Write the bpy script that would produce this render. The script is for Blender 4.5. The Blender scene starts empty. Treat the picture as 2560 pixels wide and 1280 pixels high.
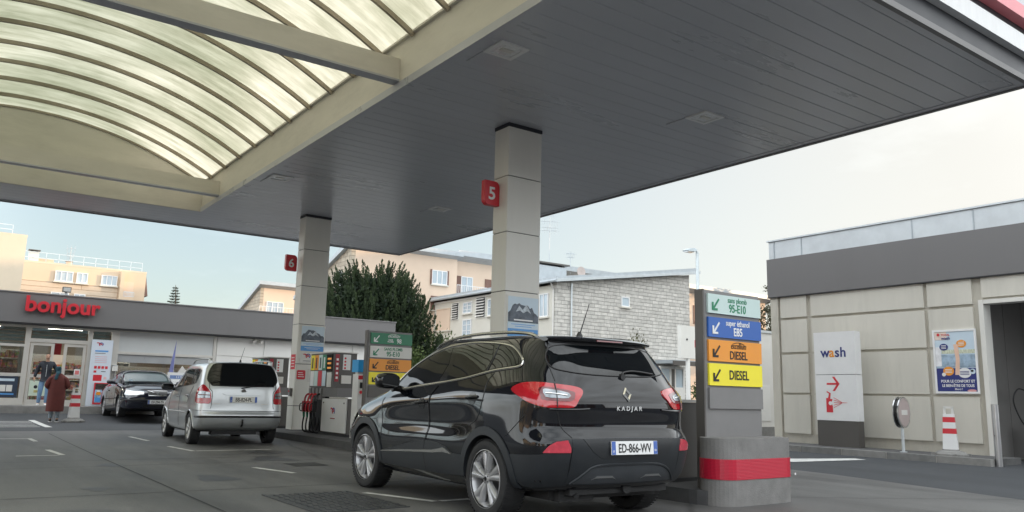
import bpy, bmesh, math, random
import numpy as np
from mathutils import Vector, Matrix
from mathutils.bvhtree import BVHTree
R = math.radians
random.seed(7)
sc = bpy.context.scene
COL = sc.collection

# ------------------------------------------------------------------ camera
cam_d = bpy.data.cameras.new('camera'); cam = bpy.data.objects.new('camera', cam_d); COL.objects.link(cam)
_p, _r, _y = R(9.98), R(1.35), R(35.75)
_fw = Vector((math.sin(_y)*math.cos(_p), math.cos(_y)*math.cos(_p), math.sin(_p)))
_rt = Vector((math.cos(_y), -math.sin(_y), 0)); _up = _rt.cross(_fw)
_rt2 = _rt*math.cos(_r)+_up*math.sin(_r); _up2 = _up*math.cos(_r)-_rt*math.sin(_r)
cam.matrix_world = Matrix(((_rt2.x, _up2.x, -_fw.x, 0), (_rt2.y, _up2.y, -_fw.y, 0), (_rt2.z, _up2.z, -_fw.z, 1.06), (0, 0, 0, 1)))
cam_d.sensor_width = 36; cam_d.lens = 36*2000/2560; cam_d.clip_start = .05; cam_d.clip_end = 3000
sc.camera = cam

# ------------------------------------------------------------------ sky, sun, exposure
HAZE_COL, WARM_COL, CLOUD_FILL_COL = (5.9, 6.7, 7.1), (4.7, 4.55, 4.2), (13.0, 13.7, 14.1)
SUN_AZ, SUN_EL = R(112), R(9)          # clockwise from +Y
w = bpy.data.worlds.new("World"); sc.world = w; w.use_nodes = True
nt = w.node_tree; nt.nodes.clear()
sky = nt.nodes.new('ShaderNodeTexSky'); sky.sky_type = 'NISHITA'; sky.sun_disc = False
sky.sun_elevation = SUN_EL; sky.sun_rotation = SUN_AZ
sky.air_density = 1.0; sky.dust_density = 1.6; sky.ozone_density = 1.0; sky.altitude = 100
bg = nt.nodes.new('ShaderNodeBackground'); bg.inputs[1].default_value = 0.10
wo = nt.nodes.new('ShaderNodeOutputWorld')
def wn(ty, **kw):
    n = nt.nodes.new('ShaderNode'+ty)
    for k, v in kw.items():
        if k in n.inputs: n.inputs[k].default_value = v
        else: setattr(n, k, v)
    return n
LK = nt.links.new
tcw = wn('TexCoord'); mpw = wn('Mapping', Scale=(1.2, 1.2, 3.5)); LK(tcw.outputs['Generated'], mpw.inputs[0])
nzw = wn('TexNoise', Scale=1.7, Detail=8.0, Roughness=.6); LK(mpw.outputs[0], nzw.inputs['Vector'])
# thin haze over the clear part of the sky, bright broken cloud added over the unseen rest (overhead, west and south) as fill light
hz = wn('MixRGB'); hz.inputs[0].default_value = .30; hz.inputs[2].default_value = (*HAZE_COL, 1); LK(sky.outputs[0], hz.inputs[1])
dt = wn('VectorMath', operation='DOT_PRODUCT'); dt.inputs[1].default_value = (.60, .79, .05); LK(tcw.outputs['Generated'], dt.inputs[0])
mr = wn('MapRange', interpolation_type='SMOOTHSTEP'); mr.inputs[1].default_value = .86; mr.inputs[2].default_value = .50; LK(dt.outputs['Value'], mr.inputs[0])
cr = wn('MapRange'); cr.inputs[1].default_value = .38; cr.inputs[2].default_value = .62; cr.inputs[3].default_value = .45; cr.inputs[4].default_value = 1.0; LK(nzw.outputs[0], cr.inputs[0])
cm = wn('Math', operation='MULTIPLY'); LK(mr.outputs[0], cm.inputs[0]); LK(cr.outputs[0], cm.inputs[1])
wsp = wn('MapRange'); wsp.inputs[1].default_value = .52; wsp.inputs[2].default_value = .8; wsp.inputs[4].default_value = .12; LK(nzw.outputs[0], wsp.inputs[0])
cx = wn('Math', operation='MAXIMUM'); LK(cm.outputs[0], cx.inputs[0]); LK(wsp.outputs[0], cx.inputs[1])
mxw = wn('MixRGB'); mxw.inputs[2].default_value = (*CLOUD_FILL_COL, 1); LK(cx.outputs[0], mxw.inputs[0]); LK(hz.outputs[0], mxw.inputs[1])
LK(mxw.outputs[0], bg.inputs[0])
# warm pale glow of the low sun, strongest toward the sun and near the horizon
ds = wn('VectorMath', operation='DOT_PRODUCT'); ds.inputs[1].default_value = (math.sin(SUN_AZ), math.cos(SUN_AZ), .12); LK(tcw.outputs['Generated'], ds.inputs[0])
mw_ = wn('MapRange', interpolation_type='SMOOTHSTEP'); mw_.inputs[1].default_value = .02; mw_.inputs[2].default_value = .85; mw_.inputs[4].default_value = .95; LK(ds.outputs['Value'], mw_.inputs[0])
hw = wn('MixRGB'); hw.inputs[2].default_value = (*WARM_COL, 1); LK(mw_.outputs[0], hw.inputs[0]); LK(hz.outputs[0], hw.inputs[1]); LK(hw.outputs[0], mxw.inputs[1]); LK(bg.outputs[0], wo.inputs[0])
sd = bpy.data.lights.new('sun', 'SUN'); sd.energy = 2.2; sd.angle = R(.5); sd.color = (1, .70, .42)
sun = bpy.data.objects.new('sun', sd); COL.objects.link(sun)
_s = Vector((math.sin(SUN_AZ)*math.cos(SUN_EL), math.cos(SUN_AZ)*math.cos(SUN_EL), math.sin(SUN_EL)))
sun.rotation_euler = _s.to_track_quat('Z', 'Y').to_euler()
vs = sc.view_settings; sc.display_settings.display_device = 'sRGB'
vs.view_transform = 'Standard'; vs.look = 'None'; vs.gamma = 1; vs.exposure = 1.06; vs.use_curve_mapping = False
sc.cycles.max_bounces = 8; sc.cycles.diffuse_bounces = 4; sc.cycles.transparent_max_bounces = 12
sc.cycles.sample_clamp_indirect = 6

# ------------------------------------------------------------------ helpers
WORLD = set()
def link(o): COL.objects.link(o); return o
def thing(name, label, cat, loc=(0, 0, 0), group=None, world=True):
    o = link(bpy.data.objects.new(name, None)); o.location = loc; o.empty_display_size = .2
    o['label'] = label; o['category'] = cat; o['kind'] = 'thing'
    if group: o['group'] = group
    if world: WORLD.add(o.name)
    return o
def tag(o, label, cat, group=None):
    o['label'] = label; o['category'] = cat; o['kind'] = 'thing'
    if group: o['group'] = group
    return o
def struct(o): o['kind'] = 'structure'; return o
def root_of(o):
    while o.parent: o = o.parent
    return o
def obj(name, bm, m, parent=None, smooth=False, bev=0, seg=2, label=None, normals=True):
    if bev:
        es = [e for e in bm.edges if len(e.link_faces) == 2 and e.calc_face_angle(0) > .6]
        bmesh.ops.bevel(bm, geom=es, offset=bev, segments=seg, affect='EDGES', profile=.6, clamp_overlap=True)
    if normals: bmesh.ops.recalc_face_normals(bm, faces=bm.faces)
    me = bpy.data.meshes.new(name); 
    if parent is not None:
        rt = root_of(parent)
        if rt.name in WORLD: bmesh.ops.translate(bm, verts=bm.verts, vec=-rt.location)
    bm.to_mesh(me); bm.free()
    for k in (m if isinstance(m, (list, tuple)) else [m]): me.materials.append(k)
    if smooth:
        me.polygons.foreach_set('use_smooth', [True]*len(me.polygons))
        me.set_sharp_from_angle(angle=R(smooth if smooth > 1 else 35))
    o = link(bpy.data.objects.new(name, me))
    if parent is not None: o.parent = parent
    if label: o['label'] = label
    return o
def B(): return bmesh.new()
def bx(bm, x0, x1, y0, y1, z0, z1, mi=0):
    v = [bm.verts.new((x, y, z)) for x in (x0, x1) for y in (y0, y1) for z in (z0, z1)]
    for f in ((0, 1, 3, 2), (4, 6, 7, 5), (0, 4, 5, 1), (2, 3, 7, 6), (0, 2, 6, 4), (1, 5, 7, 3)):
        bm.faces.new([v[i] for i in f]).material_index = mi
    return bm
def box(x0, x1, y0, y1, z0, z1): return bx(B(), x0, x1, y0, y1, z0, z1)
def frame_of(d):
    d = Vector(d).normalized(); a = Vector((0, 0, 1)) if abs(d.z) < .9 else Vector((1, 0, 0))
    u = d.cross(a).normalized(); return u, d.cross(u)
def cyl(bm, p0, p1, r0, r1=None, n=14, mi=0):
    p0, p1 = Vector(p0), Vector(p1); r1 = r0 if r1 is None else r1; u, v = frame_of(p1-p0)
    a = [bm.verts.new(p0+(u*math.cos(2*math.pi*k/n)+v*math.sin(2*math.pi*k/n))*r0) for k in range(n)]
    b = [bm.verts.new(p1+(u*math.cos(2*math.pi*k/n)+v*math.sin(2*math.pi*k/n))*r1) for k in range(n)]
    for k in range(n): bm.faces.new((a[k], a[(k+1) % n], b[(k+1) % n], b[k])).material_index = mi
    bm.faces.new(a[::-1]).material_index = mi; bm.faces.new(b).material_index = mi
    return bm
def tube(bm, pts, r, n=8, mi=0, closed=False, flat=1.0):
    pts = [Vector(p) for p in pts]; rings = []; m = len(pts)
    u = None
    for i, p in enumerate(pts):
        if closed: d = pts[(i+1) % m]-pts[i-1]
        else: d = pts[min(i+1, m-1)]-pts[max(i-1, 0)]
        d.normalize()
        if u is None: u, v = frame_of(d)
        else:
            u = (u-d*u.dot(d)).normalized(); v = d.cross(u)
        rr = r[i] if isinstance(r, (list, tuple)) else r
        rings.append([bm.verts.new(p+(u*math.cos(2*math.pi*k/n)*flat+v*math.sin(2*math.pi*k/n))*rr) for k in range(n)])
    for i in range(m if closed else m-1):
        a, b = rings[i], rings[(i+1) % m]
        for k in range(n): bm.faces.new((a[k], a[(k+1) % n], b[(k+1) % n], b[k])).material_index = mi
    if not closed: bm.faces.new(rings[0][::-1]).material_index = mi; bm.faces.new(rings[-1]).material_index = mi
    return bm
def prism(bm, poly, axis, d0, d1, mi=0):
    f = {'x': lambda a, b, d: (d, a, b), 'y': lambda a, b, d: (a, d, b), 'z': lambda a, b, d: (a, b, d)}[axis]
    lo = [bm.verts.new(f(a, b, d0)) for a, b in poly]; hi = [bm.verts.new(f(a, b, d1)) for a, b in poly]; n = len(poly)
    bm.faces.new(lo).material_index = mi; bm.faces.new(hi[::-1]).material_index = mi
    for i in range(n): bm.faces.new((lo[i], lo[(i+1) % n], hi[(i+1) % n], hi[i])).material_index = mi
    return bm
def lathe(bm, prof, c=(0, 0, 0), axis='z', n=32, mi=0):
    c = Vector(c); rings = []
    for r, h in prof:
        ring = []
        for k in range(n):
            a = 2*math.pi*k/n; p = (r*math.cos(a), r*math.sin(a), h)
            p = {'z': p, 'x': (h, p[0], p[1]), 'y': (p[0], h, p[1])}[axis]
            ring.append(bm.verts.new(c+Vector(p)))
        rings.append(ring)
    for i in range(len(rings)-1):
        for k in range(n): bm.faces.new((rings[i][k], rings[i][(k+1) % n], rings[i+1][(k+1) % n], rings[i+1][k])).material_index = mi
    bm.faces.new(rings[0][::-1]).material_index = mi; bm.faces.new(rings[-1]).material_index = mi
    return bm
def rrect(x0, x1, z0, z1, r, n=5, corners=(1, 1, 1, 1)):
    out = []
    for (cx, cz, a0, on) in ((x1-r, z1-r, 0, corners[0]), (x0+r, z1-r, 90, corners[1]), (x0+r, z0+r, 180, corners[2]), (x1-r, z0+r, 270, corners[3])):
        if on: out += [(cx+r*math.cos(R(a0+90*k/n)), cz+r*math.sin(R(a0+90*k/n))) for k in range(n+1)]
        else: out.append((x1 if a0 in (0, 270) else x0, z1 if a0 < 180 else z0))
    return out
def spline(pts, n=6, closed=False):
    P = [Vector(p) for p in pts]; m = len(P); out = []
    for i in range(m if closed else m-1):
        p0 = P[i-1] if (closed or i > 0) else P[i]*2-P[i+1]; p1 = P[i]; p2 = P[(i+1) % m]
        p3 = P[(i+2) % m] if (closed or i+2 < m) else p2*2-p1
        for k in range(n):
            t = k/n; out.append(.5*((2*p1)+(p2-p0)*t+(2*p0-5*p1+4*p2-p3)*t*t+(3*p1-p0-3*p2+p3)*t**3))
    if not closed: out.append(P[-1])
    return out
TEXTS = []
def text(body, size, m, parent, o, right, up, bold=0, sx=1, ext=.002, shear=0, align='CENTER', name='lettering'):
    """queue a line of lettering; o is the centre of its baseline in the same coordinates as the thing's meshes"""
    c = bpy.data.curves.new(name, 'FONT'); c.body = body; c.size = size; c.extrude = ext; c.offset = bold*size; c.shear = shear
    c.align_x = align; c.resolution_u = 4
    f = link(bpy.data.objects.new(name, c))
    TEXTS.append((f, name, m, parent, Vector(o), Vector(right).normalized()*sx, Vector(up).normalized()))
def flush_texts():
    bpy.context.view_layer.update(); dg = bpy.context.evaluated_depsgraph_get()
    for f, name, m, parent, o, r, u in TEXTS:
        me = bpy.data.meshes.new_from_object(f.evaluated_get(dg), depsgraph=dg)
        nrm = r.normalized().cross(u)
        base = root_of(parent).location if root_of(parent).name in WORLD else Vector((0, 0, 0))
        mt = Matrix(((r.x, u.x, nrm.x, o.x-base.x), (r.y, u.y, nrm.y, o.y-base.y), (r.z, u.z, nrm.z, o.z-base.z), (0, 0, 0, 1)))
        me.transform(mt); me.materials.clear(); me.materials.append(m)
        k = link(bpy.data.objects.new(name, me)); k.parent = parent
    for t in TEXTS: c = t[0].data; bpy.data.objects.remove(t[0]); bpy.data.curves.remove(c)
    TEXTS.clear()
def copy_tree(o, parent=None):
    c = link(o.copy())
    if parent is not None: c.parent = parent
    for ch in list(o.children): copy_tree(ch, c)
    return c

# ------------------------------------------------------------------ materials
def nodes(name):
    m = bpy.data.materials.new(name); m.use_nodes = True; t = m.node_tree
    return m, t, t.nodes['Principled BSDF']
def nn(t, ty, **kw):
    n = t.nodes.new('ShaderNode'+ty)
    for k, v in kw.items():
        if k in n.inputs: n.inputs[k].default_value = v
        else: setattr(n, k, v)
    return n
def mat(name, col, rough=.6, metal=0, var=.1, scale=2.5, bump=0, bscale=60, coat=0, spec=.5, stretch=(1, 1, 1), stain=0, rvar=.08, sheen=0):
    m, t, p = nodes(name); L = t.links.new
    p.inputs['Metallic'].default_value = metal; p.inputs['Coat Weight'].default_value = coat; p.inputs['Coat Roughness'].default_value = .03
    p.inputs['Specular IOR Level'].default_value = spec
    tc = nn(t, 'TexCoord'); mp = nn(t, 'Mapping', Scale=stretch); L(tc.outputs['Object'], mp.inputs[0])
    nz = nn(t, 'TexNoise', Scale=scale, Detail=7.0, Roughness=.62); L(mp.outputs[0], nz.inputs['Vector'])
    mx = nn(t, 'MixRGB'); mx.inputs[1].default_value = (*[c*(1-var) for c in col], 1); mx.inputs[2].default_value = (*[min(1, c*(1+var)) for c in col], 1)
    rp = nn(t, 'ValToRGB'); rp.color_ramp.elements[0].position = .3; rp.color_ramp.elements[1].position = .7
    L(nz.outputs[0], rp.inputs[0]); L(rp.outputs[0], mx.inputs[0]); out = mx.outputs[0]
    if stain:
        n2 = nn(t, 'TexNoise', Scale=scale*.55+.31, Detail=9.0, Roughness=.7); L(mp.outputs[0], n2.inputs['Vector'])
        r2 = nn(t, 'ValToRGB'); r2.color_ramp.elements[0].position = .5; r2.color_ramp.elements[1].position = .68; L(n2.outputs[0], r2.inputs[0])
        ml = nn(t, 'Math', operation='MULTIPLY'); ml.inputs[1].default_value = stain; L(r2.outputs[0], ml.inputs[0])
        m2 = nn(t, 'MixRGB'); L(ml.outputs[0], m2.inputs[0]); L(out, m2.inputs[1]); m2.inputs[2].default_value = (*[c*.45 for c in col], 1); out = m2.outputs[0]
    L(out, p.inputs['Base Color'])
    mr = nn(t, 'MapRange'); mr.inputs[3].default_value = max(.02, rough-rvar); mr.inputs[4].default_value = min(1, rough+rvar)
    L(nz.outputs[0], mr.inputs[0]); L(mr.outputs[0], p.inputs['Roughness'])
    if bump:
        n3 = nn(t, 'TexNoise', Scale=bscale, Detail=4.0); L(mp.outputs[0], n3.inputs['Vector'])
        bp = nn(t, 'Bump', Strength=bump, Distance=.01); L(n3.outputs[0], bp.inputs['Height']); L(bp.outputs[0], p.inputs['Normal'])
    return m
def emit(name, col, s):
    m, t, p = nodes(name); p.inputs['Base Color'].default_value = (*col, 1); p.inputs['Emission Color'].default_value = (*col, 1); p.inputs['Emission Strength'].default_value = s
    return m
def brick_mat(name, c1, c2, mort, axis, bw, bh, gap, bump=.6, rough=.85, offs=.5, var=.35, dist=.03, fine=.3):
    m, t, p = nodes(name); L = t.links.new; p.inputs['Roughness'].default_value = rough
    tc = nn(t, 'TexCoord'); sp = nn(t, 'SeparateXYZ'); L(tc.outputs['Object'], sp.inputs[0]); cb = nn(t, 'CombineXYZ')
    L(sp.outputs['X' if axis == 'x' else 'Y'], cb.inputs[0]); L(sp.outputs['Z'], cb.inputs[1])
    nw = nn(t, 'TexNoise', Scale=1.9, Detail=4.0); L(cb.outputs[0], nw.inputs['Vector'])
    ad = nn(t, 'MixRGB', blend_type='LINEAR_LIGHT'); ad.inputs[0].default_value = dist; L(cb.outputs[0], ad.inputs[1]); L(nw.outputs['Color'], ad.inputs[2])
    br = nn(t, 'TexBrick', Scale=1.0); br.offset = offs; br.squash = 1.6; br.squash_frequency = 3; br.inputs['Mortar Size'].default_value = gap; br.inputs['Brick Width'].default_value = bw; br.inputs['Row Height'].default_value = bh
    br.inputs['Mortar Smooth'].default_value = .3; br.inputs['Bias'].default_value = 0
    br.inputs['Color1'].default_value = (*c1, 1); br.inputs['Color2'].default_value = (*c2, 1); br.inputs['Mortar'].default_value = (*mort, 1)
    L(ad.outputs[0], br.inputs['Vector'])
    nz = nn(t, 'TexNoise', Scale=3.0, Detail=8.0, Roughness=.7); L(tc.outputs['Object'], nz.inputs['Vector'])
    rp = nn(t, 'ValToRGB'); rp.color_ramp.elements[0].position = .3; rp.color_ramp.elements[1].position = .72
    rp.color_ramp.elements[0].color = (1-var, 1-var, 1-var, 1); rp.color_ramp.elements[1].color = (1, 1, 1, 1); L(nz.outputs[0], rp.inputs[0])
    mu = nn(t, 'MixRGB', blend_type='MULTIPLY'); mu.inputs[0].default_value = 1; L(br.outputs['Color'], mu.inputs[1]); L(rp.outputs[0], mu.inputs[2]); L(mu.outputs[0], p.inputs['Base Color'])
    n3 = nn(t, 'TexNoise', Scale=11.0, Detail=6.0); L(tc.outputs['Object'], n3.inputs['Vector'])
    sb = nn(t, 'Math', operation='MULTIPLY_ADD'); sb.inputs[1].default_value = -1; L(br.outputs['Fac'], sb.inputs[0])
    ms = nn(t, 'Math', operation='MULTIPLY'); ms.inputs[1].default_value = fine; L(n3.outputs[0], ms.inputs[0]); L(ms.outputs[0], sb.inputs[2])
    bp = nn(t, 'Bump', Strength=bump, Distance=.07); L(sb.outputs[0], bp.inputs['Height']); L(bp.outputs[0], p.inputs['Normal'])
    return m
def glass_mat(name, tint=(.8, .85, .85), refl=1.0, rough=.01, minr=.06):
    m, t, p = nodes(name); t.nodes.remove(p); L = t.links.new; out = t.nodes['Material Output']
    tr = nn(t, 'BsdfTransparent'); tr.inputs[0].default_value = (*tint, 1); gl = nn(t, 'BsdfGlossy'); gl.inputs['Roughness'].default_value = rough
    gl.inputs[0].default_value = (.95, .97, 1, 1)
    lw = nn(t, 'Fresnel', IOR=1.5); ad = nn(t, 'Math', operation='MULTIPLY_ADD', use_clamp=True); ad.inputs[1].default_value = refl; ad.inputs[2].default_value = minr; L(lw.outputs[0], ad.inputs[0])
    mx = nn(t, 'MixShader'); L(ad.outputs[0], mx.inputs[0]); L(tr.outputs[0], mx.inputs[1]); L(gl.outputs[0], mx.inputs[2]); L(mx.outputs[0], out.inputs[0])
    return m
def ground_mat(name, c1, c2, stains=.5, crack=0, rough=.8, bscale=180, bump=.25, wet=.0):
    m, t, p = nodes(name); L = t.links.new
    tc = nn(t, 'TexCoord')
    n1 = nn(t, 'TexNoise', Scale=.35, Detail=8.0, Roughness=.65); L(tc.outputs['Object'], n1.inputs['Vector'])
    mp = nn(t, 'Mapping', Scale=(.9, .16, 1)); L(tc.outputs['Object'], mp.inputs[0])
    n2 = nn(t, 'TexNoise', Scale=1.1, Detail=6.0, Roughness=.6); L(mp.outputs[0], n2.inputs['Vector'])
    n3 = nn(t, 'TexNoise', Scale=bscale, Detail=3.0); L(tc.outputs['Object'], n3.inputs['Vector'])
    r1 = nn(t, 'ValToRGB'); r1.color_ramp.elements[0].position = .33; r1.color_ramp.elements[1].position = .68; L(n1.outputs[0], r1.inputs[0])
    mx = nn(t, 'MixRGB'); mx.inputs[1].default_value = (*c1, 1); mx.inputs[2].default_value = (*c2, 1); L(r1.outputs[0], mx.inputs[0])
    r2 = nn(t, 'ValToRGB'); r2.color_ramp.elements[0].position = .45; r2.color_ramp.elements[1].position = .72
    r2.color_ramp.elements[0].color = (1, 1, 1, 1); r2.color_ramp.elements[1].color = (1-stains,)*3+(1,); L(n2.outputs[0], r2.inputs[0])
    mu = nn(t, 'MixRGB', blend_type='MULTIPLY'); mu.inputs[0].default_value = 1; L(mx.outputs[0], mu.inputs[1]); L(r2.outputs[0], mu.inputs[2])
    r3 = nn(t, 'ValToRGB'); r3.color_ramp.elements[0].position = .3; r3.color_ramp.elements[0].color = (.78, .78, .78, 1); r3.color_ramp.elements[1].position = .75; r3.color_ramp.elements[1].color = (1.15, 1.15, 1.15, 1); L(n3.outputs[0], r3.inputs[0])
    m3 = nn(t, 'MixRGB', blend_type='MULTIPLY'); m3.inputs[0].default_value = 1; L(mu.outputs[0], m3.inputs[1]); L(r3.outputs[0], m3.inputs[2]); out = m3.outputs[0]
    if crack:
        vo = nn(t, 'TexVoronoi', Scale=crack, feature='DISTANCE_TO_EDGE'); 
        nd = nn(t, 'MixRGB', blend_type='LINEAR_LIGHT'); nd.inputs[0].default_value = .25; L(tc.outputs['Object'], nd.inputs[1]); L(n1.outputs['Color'], nd.inputs[2]); L(nd.outputs[0], vo.inputs['Vector'])
        r4 = nn(t, 'ValToRGB'); r4.color_ramp.elements[0].position = 0; r4.color_ramp.elements[0].color = (.45, .45, .45, 1); r4.color_ramp.elements[1].position = .008; r4.color_ramp.elements[1].color = (1, 1, 1, 1); L(vo.outputs[0], r4.inputs[0])
        m4 = nn(t, 'MixRGB', blend_type='MULTIPLY'); m4.inputs[0].default_value = .8; L(out, m4.inputs[1]); L(r4.outputs[0], m4.inputs[2]); out = m4.outputs[0]
    L(out, p.inputs['Base Color'])
    mr = nn(t, 'MapRange'); mr.inputs[3].default_value = rough-.18-wet; mr.inputs[4].default_value = min(1, rough+.12); L(n1.outputs[0], mr.inputs[0]); L(mr.outputs[0], p.inputs['Roughness'])
    bp = nn(t, 'Bump', Strength=bump, Distance=.006); L(n3.outputs[0], bp.inputs['Height']); L(bp.outputs[0], p.inputs['Normal'])
    return m
def vault_mat():
    m, t, p = nodes('aged translucent sheet'); t.nodes.remove(p); L = t.links.new; out = t.nodes['Material Output']
    tc = nn(t, 'TexCoord'); mp = nn(t, 'Mapping', Scale=(.35, 2.6, .5)); L(tc.outputs['Object'], mp.inputs[0])
    n1 = nn(t, 'TexNoise', Scale=2.2, Detail=10.0, Roughness=.78); L(mp.outputs[0], n1.inputs['Vector'])
    n2 = nn(t, 'TexNoise', Scale=.5, Detail=4.0); L(tc.outputs['Object'], n2.inputs['Vector'])
    r1 = nn(t, 'ValToRGB'); e = r1.color_ramp.elements; e[0].position = .34; e[0].color = (.70, .67, .56, 1); e[1].position = .60; e[1].color = (.97, .92, .82, 1); L(n1.outputs[0], r1.inputs[0])
    r2 = nn(t, 'ValToRGB'); r2.color_ramp.elements[0].position = .35; r2.color_ramp.elements[0].color = (.78, .80, .76, 1); r2.color_ramp.elements[1].position = .65; r2.color_ramp.elements[1].color = (1, 1, 1, 1); L(n2.outputs[0], r2.inputs[0])
    mu = nn(t, 'MixRGB', blend_type='MULTIPLY'); mu.inputs[0].default_value = 1; L(r1.outputs[0], mu.inputs[1]); L(r2.outputs[0], mu.inputs[2])
    # light falloff painted in: crown of the vault multiplied grey green, fading down the flanks
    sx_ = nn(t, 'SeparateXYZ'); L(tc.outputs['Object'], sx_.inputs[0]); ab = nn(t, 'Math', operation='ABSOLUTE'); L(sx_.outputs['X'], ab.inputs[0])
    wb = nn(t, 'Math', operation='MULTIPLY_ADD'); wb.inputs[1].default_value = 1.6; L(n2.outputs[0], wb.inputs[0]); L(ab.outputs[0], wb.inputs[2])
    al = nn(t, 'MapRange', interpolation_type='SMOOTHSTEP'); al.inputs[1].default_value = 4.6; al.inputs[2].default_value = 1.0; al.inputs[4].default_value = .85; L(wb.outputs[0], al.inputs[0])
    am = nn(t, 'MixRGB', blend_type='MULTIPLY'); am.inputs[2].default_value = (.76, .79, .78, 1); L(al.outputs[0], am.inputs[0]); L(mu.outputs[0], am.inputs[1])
    tl = nn(t, 'BsdfTranslucent'); L(am.outputs[0], tl.inputs[0]); df = nn(t, 'BsdfDiffuse'); df.inputs[0].default_value = (.5, .48, .40, 1)
    mx = nn(t, 'MixShader'); mx.inputs[0].default_value = .12; L(tl.outputs[0], mx.inputs[1]); L(df.outputs[0], mx.inputs[2]); L(mx.outputs[0], out.inputs[0])
    return m
def leaf_mat(name, c1, c2, rough=.55):
    m, t, p = nodes(name); L = t.links.new
    at = nn(t, 'Attribute', attribute_name='tone'); mx = nn(t, 'MixRGB'); mx.inputs[1].default_value = (*c1, 1); mx.inputs[2].default_value = (*c2, 1)
    L(at.outputs['Fac'], mx.inputs[0]); L(mx.outputs[0], p.inputs['Base Color']); p.inputs['Roughness'].default_value = rough
    p.inputs['Specular IOR Level'].default_value = .3
    return m
M = {}
def D(k, *a, **kw): M[k] = mat(k, *a, **kw)
D('cream', (.68, .645, .57), .55, var=.08, scale=1.2, stain=.22, stretch=(.5, .5, 2))
D('rib', (.36, .31, .24), .55, var=.15)
D('soffit', (.47, .48, .515), .28, var=.06, scale=.7, stretch=(.3, 1.2, 1), spec=.6, rvar=.03)
D('soffit_dark', (.02, .022, .03), .45, var=.1)
D('roof_grey', (.30, .30, .31), .5, var=.08)
D('band_white', (.72, .72, .72), .4, var=.05, stain=.12, stretch=(3, 1, .3))
D('red', (.62, .03, .045), .38, var=.06)
D('red_dark', (.35, .015, .03), .4, var=.06)
D('clad', (.71, .695, .65), .42, var=.05, scale=.8, stain=.10, stretch=(2, 2, .35))
D('dark_gap', (.03, .03, .033), .6)
D('white', (.78, .78, .78), .4, var=.04)
D('white_dirty', (.70, .69, .66), .5, var=.08, stain=.18, stretch=(1, 1, .4))
D('brown_grey', (.095, .088, .082), .4, var=.06, scale=.8)
D('taupe', (.17, .165, .165), .5, var=.06, scale=.7, stain=.08, stretch=(1, 1, .4))
D('totem_grey', (.20, .195, .195), .45, var=.07, stain=.08)
D('steel', (.55, .55, .56), .3, metal=1, var=.08)
D('chrome', (.78, .78, .78), .12, metal=1, var=.03, rvar=.03)
D('alu', (.62, .60, .56), .45, metal=.3, var=.06)
D('galv', (.62, .66, .68), .45, metal=.5, var=.08)
D('black', (.012, .012, .013), .4, var=.2)
D('black_gloss', (.006, .006, .007), .12, var=.1, rvar=.03)
D('rubber', (.018, .018, .019), .75, var=.25, scale=20)
D('concrete', (.205, .20, .195), .85, var=.14, scale=5, bump=.35, bscale=70, stain=.35)
D('kerb', (.25, .245, .235), .88, var=.2, scale=3, bump=.35, bscale=60, stain=.35)
D('paint_white', (.62, .62, .60), .7, var=.22, scale=6, stain=.45)
D('plaster', (.66, .63, .56), .85, var=.05, scale=.6, stain=.10, bump=.1, bscale=90)
D('plaster_white', (.74, .72, .68), .85, var=.05, scale=.6, stain=.10)
D('plaster_pink', (.70, .55, .43), .85, var=.05, scale=.4, stain=.08)
D('plaster_orange', (.66, .52, .38), .85, var=.05, scale=.4, stain=.06)
D('plaster_beige', (.66, .56, .43), .85, var=.08, scale=.3, stain=.15)
D('zinc', (.42, .46, .49), .5, metal=.3, var=.1)
D('green', (.02, .20, .10), .35, var=.04)
D('palegreen', (.55, .68, .66), .35, var=.04)
D('blue', (.02, .11, .42), .35, var=.04)
D('orange', (.80, .30, .03), .35, var=.04)
D('yellow', (.86, .74, .03), .35, var=.04)
D('ink', (.01, .01, .01), .5)
D('ink_green', (.02, .22, .11), .5)
D('navy', (.025, .035, .18), .45, var=.05)
D('skyblue', (.10, .32, .68), .4, var=.08)
D('paleblue', (.55, .66, .75), .4, var=.06)
D('purple', (.025, .02, .10), .15, var=.1)
D('wood', (.16, .075, .045), .6, var=.3, scale=3, stretch=(1, 1, 8))
D('shutter', (.20, .11, .085), .65, var=.2)
D('glass_house', (.42, .50, .56), .12, var=.15, scale=.6, spec=.8)
D('store_white', (.78, .77, .74), .45, var=.04, scale=.5, stain=.08)
D('skin', (.50, .29, .20), .55, var=.06)
D('denim', (.16, .27, .42), .8, var=.2, scale=9)
D('denim_worn', (.22, .27, .31), .85, var=.5, scale=6)
D('jacket', (.014, .018, .028), .6, var=.25, scale=6)
D('coat', (.115, .028, .024), .9, var=.14, scale=7, bump=.3, bscale=120)
D('hat', (.015, .06, .085), .9, var=.2, scale=12)
D('hair', (.02, .014, .01), .6)
D('bark', (.11, .085, .065), .9, var=.35, scale=8, bump=.5, bscale=30)
M['asphalt'] = ground_mat('asphalt', (.038, .042, .048), (.056, .060, .067), stains=.25, rough=.82)
M['forecourt'] = ground_mat('worn concrete forecourt', (.082, .081, .080), (.175, .173, .168), stains=.6, crack=.14, bscale=75, rough=.62, wet=.08)
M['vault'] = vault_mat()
M['stone'] = brick_mat('pale stone blocks', (.76, .73, .68), (.60, .58, .54), (.42, .40, .37), 'x', .52, .22, .016, bump=.8, var=.35, dist=.05)
M['stone_y'] = brick_mat('pale stone blocks side', (.62, .54, .43), (.50, .43, .34), (.33, .28, .23), 'y', .7, .28, .018, bump=.8, var=.3)
M['siding'] = brick_mat('ribbed orange plaster', (.66, .54, .42), (.64, .52, .40), (.48, .36, .26), 'x', 60, .34, .03, bump=.5, var=.12, dist=0, fine=.05)
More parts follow.
